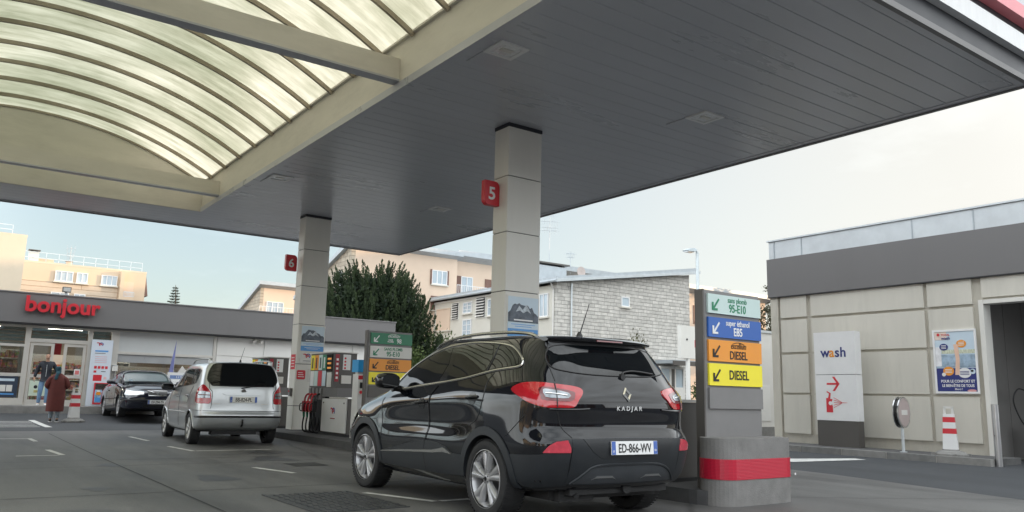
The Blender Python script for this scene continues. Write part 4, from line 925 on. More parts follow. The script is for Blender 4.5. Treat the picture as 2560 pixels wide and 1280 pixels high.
# stone gabled house
t = thing('stone_house', 'stone block gabled house with sloping zinc roof behind the forecourt', 'house', (35, 40, .3))
SX, SYH = 29.2, 36.0
obj('gable_wall', prism(B(), [(SX, .2), (40.55, .2), (40.55, 9.35), (SX, 7.72)], 'y', SYH, SYH+.4), M['stone'], t)
obj('side_wall', box(SX+.01, SX+.3, SYH+.4, 50.2, .2, 7.6), M['plaster'], t)
obj('rear_wall', box(SX+.3, 40.5, 49.9, 50.2, .2, 7.7), M['plaster'], t)
obj('end_wall', prism(B(), [(40.2, .2), (40.54, .2), (40.54, 9.3), (40.2, 9.25)], 'y', SYH+.4, 49.9), M['plaster'], t)
obj('roof', prism(B(), [(SX-.35, 7.72), (SX-.35, 7.98), (41.05, 9.84), (41.05, 9.52)], 'y', SYH-.45, 50.6), M['zinc'], t)
obj('roof_edge', prism(B(), [(SX-.4, 7.66), (SX-.4, 7.84), (41.1, 9.62), (41.1, 9.44)], 'y', SYH-.52, SYH-.452), mat('pale roof edge', (.52, .56, .58), .5, metal=.2), t)
obj('gutter', tube(B(), [(SX-.45, SYH-.5, 7.74), (SX-.45, 50.6, 7.74)], .09, 8), M['zinc'], t)
obj('drain_pipe', tube(B(), [(30.25, SYH-.09, .3), (30.25, SYH-.09, 7.75)], .055, 8), M['galv'], t)
obj('drain_pipe', tube(B(), [(SX-.4, SYH+.1, 7.7), (SX-.06, SYH+.25, 7.3), (SX-.06, SYH+.25, .4)], .05, 8), M['plaster_white'], t)
win(t, 'y', SYH, 34.3, 35.0, 6.72, 7.35, 1)
win(t, 'x', SX, 36.75, 37.6, 5.75, 7.15, 2)
for y0, y1, z0, z1, n, b_ in ((45.0, 46.1, 6.55, 7.32, 2, 2), (45.0, 46.1, 5.0, 6.15, 2, 2), (42.2, 43.1, 6.2, 7.3, 2, 1)): win(t, 'x', SX+.01, y0, y1, z0, z1, n, bars=b_)
win(t, 'x', SX+.01, 47.75, 49.6, 5.55, 7.1, 1, fm='plaster_pink', gm_='plaster_pink')  # pane and frame coloured warm to stand in for orange light on the window
for y0, y1, z0, z1 in ((46.75, 47.5, 6.25, 7.35), (43.45, 44.45, 6.2, 7.5)):
    bm = B(); bx(bm, SX-.02, SX+.005, y0-.06, y1+.06, z0-.08, z1+.06); lv = obj('louvre_panel', bm, M['plaster_white'], t)
    bm = B(); bx(bm, SX-.04, SX-.0205, y0, y1, z0, z1); obj('dark_opening', bm, M['dark_gap'], lv)
    bm = B(); n = 7
    for k in range(n): prism(bm, [(SX-.16, z0+(z1-z0)*(k+.15)/n), (SX-.05, z0+(z1-z0)*(k+.55)/n), (SX-.05, z0+(z1-z0)*(k+.68)/n), (SX-.16, z0+(z1-z0)*(k+.3)/n)], 'y', y0, y1)
    obj('louvre', bm, M['plaster_white'], lv)
obj('coping', box(SX-.06, SX-.002, 38.4, 50.0, 7.50, 7.62), M['plaster_white'], t)
# entrance porch of the stone house
t = thing('entrance_porch', 'flat dark porch roof over white framed doors at the foot of the stone gable', 'porch', (38.4, 35.2, .2))
obj('roof', box(37.2, 39.6, 34.4, 35.95, 3.34, 3.55), M['zinc'], t); obj('roof_edge', box(37.15, 39.65, 34.3, 34.398, 3.22, 3.5), M['brown_grey'], t)
bm = B()
for x in (37.3, 38.2, 38.62, 39.42): bx(bm, x, x+.12, 35.6, 35.75, .2, 3.2)
bx(bm, 37.42, 39.42, 35.62, 35.74, 3.05, 3.2); bx(bm, 38.74, 39.42, 35.62, 35.74, .2, 1.9); bx(bm, 37.42, 38.2, 35.62, 35.74, .2, 1.2); obj('door_frame', bm, M['plaster_white'], t)
obj('pane', box(37.42, 39.42, 35.68, 35.70, .3, 3.05), M['glass_house'], t); obj('door', box(38.32, 38.62, 35.60, 35.66, .2, 3.04), M['brown_grey'], t)
# pylon sign back
t = thing('panel_sign', 'plain pale panel sign on a post, left of the tall fuel board', 'sign', (29.3, 26.2, .18))
obj('panel', box(28.75, 29.95, 26.1, 26.3, 3.05, 4.6), M['clad'], t, bev=.01); obj('post', box(29.25, 29.42, 26.14, 26.26, .15, 3.05), M['store_white'], t); obj('red_mark', box(29.72, 29.9, 26.09, 26.099, 3.6, 3.95), M['red'], t); obj('lock', lathe(B(), [(.05, 0), (.05, .02)], (29.18, 26.08, 3.95), 'y', 12), M['dark_gap'], t)
# pink apartment house
t = thing('apartment_house', 'long pink plastered apartment house with stone gable end and balconies behind the dark yew', 'apartment house', (36, 52, .5))
PY = 50.0
obj('front_wall', box(22.82, 31.0, PY, PY+.4, .3, 11.1), M['plaster_pink'], t); obj('front_wall', box(31.0, 69, PY+1.1, PY+1.5, .3, 11.4), M['plaster_pink'], t); obj('return_wall', box(30.7, 31.0, PY+.4, PY+1.1, .3, 11.1), M['plaster_pink'], t)
obj('gable_wall', prism(B(), [(PY+.0, .3), (PY+9, .3), (PY+9, 8.2), (PY+.0, 11.05)], 'x', 22.5, 22.818), M['stone_y'], t)
obj('end_wall', box(68.7, 69, PY+1.5, PY+9, .3, 8.5), M['plaster_pink'], t); obj('rear_wall', box(22.82, 69, PY+8.7, PY+9, .3, 8.2), M['plaster_pink'], t)
obj('roof', prism(B(), [(PY-.55, 11.18), (PY-.55, 11.50), (PY+9.5, 8.3), (PY+9.5, 8.0)], 'x', 22.2, 31.2), M['zinc'], t); obj('roof', prism(B(), [(PY+.2, 11.42), (PY+.2, 11.82), (PY+9.5, 8.9), (PY+9.5, 8.5)], 'x', 31.21, 69.6), M['zinc'], t)
win(t, 'y', PY, 28.85, 30.15, 8.98, 10.02, 3); w_ = win(t, 'y', PY, 28.85, 30.2, 7.1, 8.12, 2, gm_='shutter', fm='shutter')
for x in (28.74, 30.165): obj('shutter', box(x, x+.10, PY-.1, PY-.004, 8.95, 10.05), M['shutter'], t)
win(t, 'x', 22.5, 51.2, 52.1, 8.3, 9.4, 2); win(t, 'x', 22.5, 51.2, 52.1, 5.6, 6.8, 2)
for x in (31.1, 34.2, 41, 44.1, 58, 62):
    w_ = win(t, 'y', PY+1.1, x+.95, x+2.0, 8.25, 10.0, 2, sill=False); obj('shutter', box(x+.05, x+.93, PY+1.03, PY+1.096, 8.25, 10.0), M['shutter'], t)
for x in (31.02, 40.9):
    obj('balcony', box(x, x+5.6, PY-.1, PY+1.09, 8.02, 8.2), M['plaster'], t); railing(t, x, x+5.6, PY-.06, 8.2, 9.15, n=34)
    obj('awning', box(x+.1, x+3.4, PY-.05, PY+.9, 7.55, 7.98), M['navy'], t)
t = thing('roof_plant', 'grey metal vent unit on the roof edge of the apartment house', 'vent unit', (38.5, 47, 9)); 
obj('body', box(30.9, 33.4, 40.2, 41.6, 8.45, 9.5), M['zinc'], t, bev=.03); obj('top', box(30.7, 33.6, 40.1, 41.7, 9.62, 9.72), M['brown_grey'], t); obj('feet', bx(bx(B(), 31, 31.2, 40.3, 41.5, 9.5, 9.62), 33.1, 33.3, 40.3, 41.5, 9.5, 9.62), M['brown_grey'], t); obj('stand', box(31.1, 33.2, 40.4, 41.4, 8.1, 8.449), M['dark_gap'], t)
def vent(x, y, z, label):
    t = thing('roof_vent', label, 'roof vent', (x, y, z)); obj('stack', box(x-.5, x+.5, y-.3, y+.3, z-.6, z+.25), M['zinc'], t, bev=.02); obj('cap', box(x-.7, x+.7, y-.4, y+.4, z+.36, z+.44), M['brown_grey'], t); obj('feet', bx(bx(B(), x-.45, x-.35, y-.2, y+.2, z+.25, z+.36), x+.35, x+.45, y-.2, y+.2, z+.25, z+.36), M['brown_grey'], t)
vent(41.6, 46.2, 10.05, 'low roof vent with dark cap above the ridge of the stone house'); vent(45.3, 48.5, 10.75, 'smaller roof vent right of the capped one, above the stone house')
t = thing('satellite_dish', 'round pale satellite dish on the roof corner of the stone house', 'satellite dish', (34.0, 40, 8.5))
obj('dish', lathe(B(), [(.02, .07), (.22, .04), (.36, 0), (.36, -.02), (.02, .05)], (34.5, 40.0, 9.35), 'y', 20), mat('dish pink grey', (.45, .38, .35), .5), t, smooth=40); obj('mast', cyl(B(), (34.5, 40.12, 8.4), (34.5, 40.12, 9.35), .035, n=8), M['galv'], t)
def aerial(x, y, z0, z1, label, els, wid=.9):
    t = thing('tv_aerial', label, 'tv aerial', (x, y, z0)); obj('mast', cyl(B(), (x, y, z0), (x, y, z1), .03, .022, 8), M['zinc'], t)
    bm = B()
    for (f, dx, n) in els:
        z = z0+(z1-z0)*f; cyl(bm, (x-dx*.5, y, z), (x+dx*.5, y, z+.08*dx), .016, n=6)
        for k in range(n):
            px = x-dx*.5+dx*k/max(1, n-1); cyl(bm, (px, y-.35, z-.1+.02*k), (px, y+.35, z+.02+.05*k), .012, n=5); cyl(bm, (px-.0, y, z-.22), (px+.0, y, z+.25), .010, n=5)
    obj('elements', bm, M['zinc'], t)
aerial(40.1, 50.5, 11.2, 15.95, 'tall rooftop tv aerial right of the nearer column', ((.97, .9, 5), (.86, 1.6, 7), (.76, 1.3, 4), (.7, 1.5, 7)))
aerial(42.35, 50.5, 11.2, 13.1, 'short rooftop tv aerial right of the tall one', ((.9, .8, 4), (.75, .5, 3)))
# small far house
t = thing('far_house', 'small peach house with stone end and sloping roof, far behind the shop roof', 'house', (26, 72, .6))
obj('front_wall', box(23.4, 31, 70, 70.3, .5, 10.2), M['plaster_pink'], t); obj('gable_wall', prism(B(), [(70, .5), (78, .5), (78, 7.3), (70, 10.2)], 'x', 23.1, 23.398), M['stone_y'], t); obj('roof', prism(B(), [(69.4, 10.3), (69.4, 10.62), (78.5, 7.4), (78.5, 7.1)], 'x', 22.8, 31.4), M['zinc'], t); obj('rear_wall', box(23.4, 31, 77.6, 77.9, .5, 7.1), M['plaster_pink'], t); obj('end_wall', box(30.7, 31, 70.3, 77.6, .5, 7.2), M['plaster_pink'], t)
win(t, 'y', 70, 23.7, 25.25, 7.9, 8.9, 3); win(t, 'y', 70, 26.4, 27.4, 7.9, 8.9, 2); railing(t, 22.6, 27.5, 68.5, 7.55, 8.3, n=18)
# orange apartment block and its neighbour
t = thing('apartment_block', 'sunlit orange apartment block with roof railing behind the red shop lettering', 'apartment block', (8, 65, .5)); OY = 62.0
obj('front_wall', box(3.2, 12.08, OY, OY+.4, .4, 9.2), M['plaster_orange'], t); obj('wall', bx(bx(B(), 11.7, 12.08, OY+.4, OY+11, .4, 9.2), 3.2, 11.7, OY+10.6, OY+11, .4, 9.2), M['plaster_orange'], t); obj('roof', box(3.2, 12.1, OY+.02, OY+11, 9.21, 9.34), M['plaster_beige'], t)
obj('siding', box(4.2, 10.28, OY-.05, OY-.002, 4.0, 8.02), M['siding'], t)
for a, b_ in ((6.32, 7.42), (7.63, 8.33), (9.17, 10.2)): win(t, 'y', OY-.05, a, b_, 8.1, 8.82, 3 if b_-a > .9 else 2, fw=.06)
for a, b_ in ((6.2, 7.3), (7.6, 8.3)): win(t, 'y', OY-.05, a, b_, 6.3, 7.35, 2, fw=.06)
obj('bay', box(10.35, 10.6, OY-.5, OY-.002, 4.0, 9.19), M['plaster_orange'], t); obj('bay_panel', box(10.6, 11.3, OY-.06, OY-.002, 7.35, 8.5), M['plaster_pink'], t); obj('bay', box(10.6, 11.28, OY-.5, OY-.002, 4.0, 7.35), M['plaster_orange'], t); railing(t, 10.62, 11.3, OY-.45, 7.4, 7.75, n=8, m='galv')
obj('dark_eave', prism(B(), [(12.09, 8.95), (12.3, 7.6), (12.09, 7.6)], 'y', OY, OY+1), M['shutter'], t)
for a in ((4.45, 4.9), (12.0, 12.05)): pass
bm = B()
for z in (9.62, 10.0): bx(bm, 4.2, 11.85, OY+.5, OY+.53, z, z+.035)
for k in range(11): x = 4.2+.763*k; bx(bm, x, x+.03, OY+.5, OY+.53, 9.34, 10.0)
obj('roof_railing', bm, M['galv'], t)
ch = obj('chimney', box(4.72, 5.3, OY+.6, OY+1.2, 9.34, 10.05), M['plaster_white'], t); obj('cap', box(4.65, 5.37, OY+.55, OY+1.25, 10.12, 10.18), M['brown_grey'], ch); obj('pots', bx(bx(B(), 4.8, 4.95, OY+.7, OY+1.1, 10.05, 10.12), 5.07, 5.22, OY+.7, OY+1.1, 10.05, 10.12), M['dark_gap'], ch)
ch = obj('chimney', box(7.0, 7.35, OY+.6, OY+1, 9.34, 9.62), M['plaster_pink'], t); obj('cap', box(6.94, 7.41, OY+.55, OY+1.05, 9.625, 9.66), M['brown_grey'], ch); obj('roof_house', box(5.35, 6.3, OY+1.4, OY+3, 9.34, 9.72), M['plaster_orange'], t)
aerial(7.2, OY+.8, 9.66, 10.65, 'small tv aerial on the orange block roof', ((.9, .5, 3), (.55, .4, 3), (.3, .3, 2)))
t = thing('apartment_block', 'plain beige apartment gable at the far left above the shop', 'apartment block', (0, 54, .5))
obj('wall', box(-14, 3.58, 50, 50.4, .4, 8.98), M['plaster_beige'], t); obj('wall', bx(bx(B(), 3.2, 3.58, 50.4, 58, .4, 8.98), -14, 3.2, 57.6, 58, .4, 8.98), M['plaster_orange'], t); obj('roof', box(-14, 3.6, 50.02, 58, 8.985, 9.1), M['plaster_beige'], t)
bm = B()
for z in (9.35, 9.6): bx(bm, -6, 2.9, 50.4, 50.43, z, z+.03)
for k in range(13): x = -6+.74*k; bx(bm, x, x+.03, 50.4, 50.43, 9.1, 9.6)
obj('roof_railing', bm, M['galv'], t)
# street lamp
t = thing('street_lamp', 'tall pale street lamp with a flat head rising behind the fuel board', 'street lamp', (34.5, 30, .2))
obj('pole', cyl(B(), (34.5, 30, .2), (34.5, 30, 9.35), .13, .09, 14), mat('pale lamp pole', (.60, .66, .68), .4, metal=.3), t, smooth=40)
obj('arm', tube(B(), [(34.5, 30, 9.3), (34.45, 30, 9.42), (34.1, 30, 9.43)], .06, 8), M['galv'], t); obj('head', prism(B(), [(33.5, 9.36), (33.55, 9.30), (34.15, 9.33), (34.3, 9.44), (34.1, 9.52), (33.7, 9.46)], 'y', 29.8, 30.2), mat('lamp head', (.55, .62, .66), .4), t, bev=.02)
obj('lens', box(33.56, 34.1, 29.84, 30.16, 9.27, 9.298), M['headlamp'], t)

# ------------------------------------------------------------------ houses outside the frame (they shade the station and show in the car paint)
t = thing('added_sun_block', 'tall apartment block added out of view east of the wash building to block the sun', 'apartment block', (76, 2, 0))  # added out of view so its shadow covers the forecourt and shop
def rot_block(c, ang, lx, ly, h, m, parent, name='wall'):
    bm = box(-lx/2, lx/2, -ly/2, ly/2, 0, h); bmesh.ops.rotate(bm, verts=bm.verts, matrix=Matrix.Rotation(R(ang), 3, 'Z')); bmesh.ops.translate(bm, verts=bm.verts, vec=c); return obj(name, bm, m, parent)
rot_block((77, -1, 0), -22, 12, 74, 20.5, M['plaster_beige'], t)
bm = B()
for k in range(20):
    for j in range(6): bx(bm, -6.06, -6.01, -35+3.6*k, -33.4+3.6*k, 2+3.1*j, 3.5+3.1*j)
bmesh.ops.rotate(bm, verts=bm.verts, matrix=Matrix.Rotation(R(-22), 3, 'Z')); bmesh.ops.translate(bm, verts=bm.verts, vec=(77, -1, 0)); obj('windows', bm, M['glass_house'], t)
def cottage(x, y, wd, dp, h, label, m):
    t = thing('cottage', label, 'house', (x, y, 0), 'houses across the road outside the photo')
    obj('wall', prism(B(), [(y-wd/2, 0), (y+wd/2, 0), (y+wd/2, h), (y, h+wd*.32), (y-wd/2, h)], 'x', x-dp, x), M[m], t)
    obj('roof', prism(B(), [(y-wd/2-.3, h-.15), (y, h+wd*.32+.05), (y+wd/2+.3, h-.15), (y+wd/2+.3, h+.1), (y, h+wd*.32+.3), (y-wd/2-.3, h+.1)], 'x', x-dp-.3, x+.3), M['shutter'], t)
    for k in (-1, 1):
        for z in (1, 3.8): obj('window', box(x+.002, x+.05, y+k*wd*.24-.5, y+k*wd*.24+.5, z, z+1.4), M['glass_house'], t)
    obj('chimney', box(x-dp*.4, x-dp*.4+.6, y-.3, y+.3, h+wd*.3, h+wd*.32+1.3), M['plaster_orange'], t)
cottage(-30, 4, 8, 9, 5.6, 'gabled orange cottage left of the station, outside the photo', 'plaster_orange'); cottage(-34, 17, 9, 9, 5.8, 'second gabled cottage left of the station, outside the photo', 'plaster_pink'); cottage(-32, -14, 9, 10, 6.2, 'third gabled cottage left of the station, outside the photo', 'plaster_orange'); cottage(-36, 30, 8, 9, 5.4, 'fourth gabled cottage left of the station, outside the photo', 'plaster_beige')
t = thing('added_dark_house', 'low dark apartment house added unseen behind the camera to darken the car reflections', 'apartment house', (0, -32, 0))  # added behind the camera as a dark horizon for the tailgate reflections
obj('wall', box(-34, 30, -44, -32, 0, 8.6), M['wood'], t); obj('roof', box(-34.5, 30.5, -44.5, -31.5, 8.61, 8.9), M['brown_grey'], t)
bm = B()
for k in range(16):
    for j in range(3): bx(bm, -32+4*k, -30.4+4*k, -31.99, -31.94, 1+2.7*j, 2.5+2.7*j)
obj('windows', bm, M['glass_house'], t)
cottage(-14, -60, 10, 9, 6.5, 'cottage far behind the camera, outside the photo', 'plaster_pink'); cottage(8, -66, 10, 9, 6.0, 'second cottage far behind the camera, outside the photo', 'plaster_orange')

# ------------------------------------------------------------------ cars
def pchip(t, P, tt):
    """shape keeping cubic through the points P (n,k) at knots t"""
    h = np.diff(t)[:, None]; d = np.diff(P, axis=0)/h; m = np.zeros_like(P)
    w1 = 2*h[1:]+h[:-1]; w2 = h[1:]+2*h[:-1]; same = d[:-1]*d[1:] > 0
    with np.errstate(divide='ignore', invalid='ignore'): hm = (w1+w2)/(w1/d[:-1]+w2/d[1:])
    m[1:-1] = np.where(same, hm, 0); m[0] = d[0]; m[-1] = d[-1]
    i = np.clip(np.searchsorted(t, tt, side='right')-1, 0, len(t)-2); hh = (t[i+1]-t[i])[:, None]; s = ((tt-t[i])[:, None])/hh
    return (2*s**3-3*s**2+1)*P[i]+(s**3-2*s**2+s)*hh*m[i]+(-2*s**3+3*s**2)*P[i+1]+(s**3-s**2)*hh*m[i+1]
def loft_axis(A, n, ghost):
    """A (lines, knots, 3): resample along axis 1 with mirror ghosts at the centre line"""
    Mi = np.array([-1, 1, 1.]); g0, g1 = ghost
    if g0: A = np.concatenate([A[:, 1:2]*Mi, A], 1)
    if g1: A = np.concatenate([A, A[:, -2:-1]*Mi], 1)
    seg = np.linalg.norm(np.diff(A, axis=1), axis=2).mean(0); t = np.concatenate([[0], np.cumsum(seg**.8)])
    lo, hi = (1 if g0 else 0), (len(t)-2 if g1 else len(t)-1)
    tt = np.concatenate([np.linspace(t[i], t[i+1], n+1)[:-1] for i in range(lo, hi)]+[[t[hi]]])
    return np.stack([pchip(t, a, tt) for a in A])
class Car:
    def __init__(s, lines, nu=9, nv=7, smooth=3):
        A = np.array(lines, float); G = loft_axis(A, nu, (1, 1)); G = loft_axis(G.transpose(1, 0, 2), nv, (1, 1)).transpose(1, 0, 2)
        for _ in range(smooth):
            Mi = np.array([-1, 1, 1.]); E = np.concatenate([G[:, 1:2]*Mi, G, G[:, -2:-1]*Mi], 1); E = np.concatenate([E[1:2]*Mi, E, E[-2:-1]*Mi], 0)
            G = .5*G+.125*(E[:-2, 1:-1]+E[2:, 1:-1]+E[1:-1, :-2]+E[1:-1, 2:])
        for e in (0, -1): G[e, :, 0] = 0; G[:, e, 0] = 0
        s.G = G; V, U = G.shape[:2]; vs_ = [tuple(p) for p in G.reshape(-1, 3)]+[(-p[0], p[1], p[2]) for p in G.reshape(-1, 3)]
        F = []
        for v in range(V-1):
            for u in range(U-1):
                a, b, c, d = v*U+u, v*U+u+1, (v+1)*U+u+1, (v+1)*U+u; F.append((a, b, c, d)); k = V*U; F.append((k+d, k+c, k+b, k+a))
        bm = B(); bv = [bm.verts.new(p) for p in vs_]; bm.verts.ensure_lookup_table()
        for f in F: bm.faces.new([bv[i] for i in f])
        bmesh.ops.remove_doubles(bm, verts=bm.verts, dist=.0008); bmesh.ops.dissolve_degenerate(bm, edges=bm.edges, dist=.0005); bmesh.ops.recalc_face_normals(bm, faces=bm.faces)
        s.bm = bm; s.bvh = BVHTree.FromBMesh(bm)
    def hit(s, p, d):
        """the outer skin met when coming from outside along -d at p"""
        d = Vector(d).normalized(); r = s.bvh.ray_cast(Vector(p)+d*4, -d)
        if r[0] is None:
            r = s.bvh.find_nearest(Vector(p)); return r[0], r[1] if r[1].dot(d) > 0 else -r[1]
        n = r[1]; return r[0], (n if n.dot(d) > 0 else -n)
    def patch(s, name, pts, d, m, parent, off=.004, depth=.012, step=.05, rnd=0, mirror=False, label=None, smooth=40, offc=0):
        """a skin piece whose outline pts (local 3D) is laid onto the body along d"""
        out = []
        for sgn in ((1, -1) if mirror else (1,)):
            D_ = Vector(d).normalized(); D_.x *= sgn; P = [Vector((p[0]*sgn, p[1], p[2])) for p in pts]
            if rnd: P = spline(P, rnd, True)
            u, v = frame_of(D_); c = sum(P, Vector())/len(P)
            bm = B(); bm.faces.new([bm.verts.new(((p-c).dot(u), (p-c).dot(v), 0)) for p in P])
            us = [w.co.x for w in bm.verts]; vv = [w.co.y for w in bm.verts]
            for lo, hi, ax in ((min(us), max(us), 0), (min(vv), max(vv), 1)):
                k = math.floor(lo/step)+1
                while k*step < hi:
                    no = (1, 0, 0) if ax == 0 else (0, 1, 0); bmesh.ops.bisect_plane(bm, geom=bm.verts[:]+bm.edges[:]+bm.faces[:], plane_co=(k*step*no[0], k*step*no[1], 0), plane_no=no); k += 1
            bnd = [e for e in bm.edges if e.is_boundary]; nr = {}
            for w in list(bm.verts):
                q = c+u*w.co.x+v*w.co.y; h, n = s.hit(q, D_); w.co = h+n*off; nr[w] = (h, n)
            if depth:
                r = bmesh.ops.extrude_edge_only(bm, edges=bnd)
                for w in [g for g in r['geom'] if isinstance(g, bmesh.types.BMVert)]:
                    h, n = s.hit(w.co, D_); w.co = h-n*depth
            bmesh.ops.recalc_face_normals(bm, faces=bm.faces)
            f0 = max(bm.faces, key=lambda f: f.calc_area())
            if f0.normal.dot(D_) < 0: bmesh.ops.reverse_faces(bm, faces=bm.faces)
            out.append(obj(name, bm, m, parent, smooth=smooth, normals=False, label=label))
        return out[0] if len(out) == 1 else out
    def strip(s, name, pts, d, m, parent, r=.012, off=.004, n=6, rnd=6, closed=False, mirror=False, flat=1.0, label=None):
        out = []
        for sgn in ((1, -1) if mirror else (1,)):
            D_ = Vector(d).normalized(); D_.x *= sgn; P = [Vector((p[0]*sgn, p[1], p[2])) for p in pts]
            if rnd: P = spline(P, rnd, closed)
            Q = []
            for p in P: h, nn_ = s.hit(p, D_); Q.append(h+nn_*off)
            out.append(obj(name, tube(B(), Q, r, n, closed=closed, flat=flat), m, parent, smooth=50, label=label))
        return out
    def body(s, paint, inner, parent, wheels, track, wr, win_depth=.62, name='body'):
        bm = s.bm; bm.normal_update(); me = bpy.data.meshes.new(name); bm.to_mesh(me); me.materials.append(paint); me.materials.append(inner); me.polygons.foreach_set('use_smooth', [True]*len(me.polygons))
        o = link(bpy.data.objects.new(name, me)); cut = B()
        for y, z in wheels:
            for sg in (-1, 1): cyl(cut, (sg*(track/2-.16), y, z), (sg*1.3, y, z), wr, n=40)
        bmesh.ops.recalc_face_normals(cut, faces=cut.faces); cm = bpy.data.meshes.new('cut'); cut.to_mesh(cm); cut.free(); cm.materials.append(inner); c = link(bpy.data.objects.new('cut', cm))
        md = o.modifiers.new('arch', 'BOOLEAN'); md.object = c; md.operation = 'DIFFERENCE'; md.solver = 'EXACT'; md.material_mode = 'TRANSFER'
        bpy.context.view_layer.update(); dg = bpy.context.evaluated_depsgraph_get(); m2 = bpy.data.meshes.new_from_object(o.evaluated_get(dg), depsgraph=dg)
        o.modifiers.clear(); o.data = m2; bpy.data.meshes.remove(me); bpy.data.objects.remove(c); bpy.data.meshes.remove(cm)
        mi = np.zeros(len(m2.polygons), np.int32)
        for i, p in enumerate(m2.polygons):
            cc = p.center
            if cc.z < .26: mi[i] = 1
            for y, z in wheels:
                if math.hypot(cc.y-y, cc.z-z) < wr-.004 and abs(cc.x) < track/2+.2: mi[i] = 1
                if abs(math.hypot(cc.y-y, cc.z-z)-wr) < .006 and abs(cc.x) < track/2+.2: mi[i] = 1
        while len(m2.materials) > 2: m2.materials.pop()
        m2.polygons.foreach_set('material_index', mi); m2.set_sharp_from_angle(angle=R(38)); o.parent = parent; return o
def wheel(parent, x, y, z, r, w_, rr, side, m_rim, spokes=5, twin=True, steer=0):
    """tyre and spoked rim; side -1 = left wheel (rim faces -X)"""
    t_ = B(); h = w_/2
    prof = [(rr*.97, -h*.86), (rr+.012, -h*.95), (r-.05, -h*1.02), (r-.018, -h*.93), (r, -h*.62), (r, h*.62), (r-.018, h*.93), (r-.05, h*1.02), (rr+.012, h*.95), (rr*.97, h*.86)]
    lathe(t_, prof, (0, 0, 0), 'x', 48)
    bmesh.ops.delete(t_, geom=[q for q in t_.faces if len(q.verts) > 4], context='FACES_ONLY')
    for k in range(60):
        a = 2*math.pi*k/60; ca, sa = math.cos(a), math.sin(a)
        for s1, s2 in ((-h*.9, -h*.35), (-h*.25, h*.25), (h*.35, h*.9)):
            q = [Vector((xx, (r+.0015)*math.cos(a+da), (r+.0015)*math.sin(a+da))) for xx, da in ((s1, 0), (s2, .02), (s2, .075), (s1, .055))]; lo = [t_.verts.new(p*Vector((1, .985, .985))) for p in q]; hi = [t_.verts.new(p) for p in q]
            t_.faces.new(hi); [t_.faces.new((lo[i], lo[(i+1) % 4], hi[(i+1) % 4], hi[i])) for i in range(4)]
    ro = obj('wheel', t_, M['rubber'], parent, smooth=30)
    f = side*h
    bm = lathe(B(), [(rr*1.0, f*.98), (rr*1.03, f*.95), (rr*.99, f*.80), (rr*.90, f*.75), (rr*.87, -f*.6), (rr*.84, -f*.6), (rr*.86, f*.72), (rr*.93, f*.9)], (0, 0, 0), 'x', 48); bm.faces.ensure_lookup_table()
    bmesh.ops.delete(bm, geom=[q for q in bm.faces if len(q.verts) > 4], context='FACES_ONLY')
    obj('rim', bm, m_rim, ro, smooth=40)
    obj('brake_disc', lathe(B(), [(.03, f*.1), (rr*.66, f*.1), (rr*.66, f*.2), (.03, f*.2)], (0, 0, 0), 'x', 32), mat('brake disc', (.22, .22, .22), .35, metal=1, var=.2) if 'brk' not in M else M['brk'], ro); 
    obj('wheel_well', lathe(B(), [(.02, -f*.3), (rr*.84, -f*.3), (rr*.84, -f*.2), (.02, -f*.2)], (0, 0, 0), 'x', 24), M['black'], ro)
    sp = B()
    for k in range(spokes):
        for dd in ((-.21, .21) if twin else (0,)):
            a0 = 2*math.pi*k/spokes+.3; a1 = a0+dd*1.0; aa = a0+dd*.55
            def pt(rad, ang, off, xx):
                ca, sa = math.cos(ang), math.sin(ang); return Vector((xx, rad*ca-off*sa, rad*sa+off*ca))
            r0, r1 = rr*.13, rr*.95; w0, w1 = rr*.075, rr*(.15 if twin else .15); xo0, xo1 = f*.80, f*.90; xi = f*.55
            rows = []
            for q in (0, .45, 1):
                rad = r0+(r1-r0)*q; ang = aa+(a1-aa)*q; wq = w0+(w1-w0)*q; xo = xo0+(xo1-xo0)*q+(f*.05 if q == .45 else 0)
                rows.append([sp.verts.new(pt(rad, ang, o_, x_)) for o_, x_ in ((-wq, xi), (-wq*.8, xo-f*.08), (-wq*.45, xo), (wq*.45, xo), (wq*.8, xo-f*.08), (wq, xi))])
            for a, b in zip(rows, rows[1:]):
                for i in range(5): sp.faces.new((a[i], a[i+1], b[i+1], b[i]))
            sp.faces.new(rows[-1])
    obj('spokes', sp, m_rim, ro, smooth=50)
    hub = lathe(B(), [(rr*.20, f*.5), (rr*.20, f*.78), (rr*.16, f*.86), (rr*.06, f*.88), (.004, f*.88)], (0, 0, 0), 'x', 20); obj('hub', hub, m_rim, ro, smooth=40)
    nb = B()
    for k in range(5): a = 2*math.pi*k/5; cyl(nb, (f*.8, rr*.145*math.cos(a), rr*.145*math.sin(a)), (f*.875, rr*.145*math.cos(a), rr*.145*math.sin(a)), rr*.03, n=8)
    obj('wheel_bolts', nb, M['black'], ro); obj('hub_cap', cyl(B(), (f*.881, 0, 0), (f*.895, 0, 0), rr*.085, n=16), M['black_gloss'], ro)
    ro.location = (x, y, z); ro.rotation_euler.z = steer
    return ro
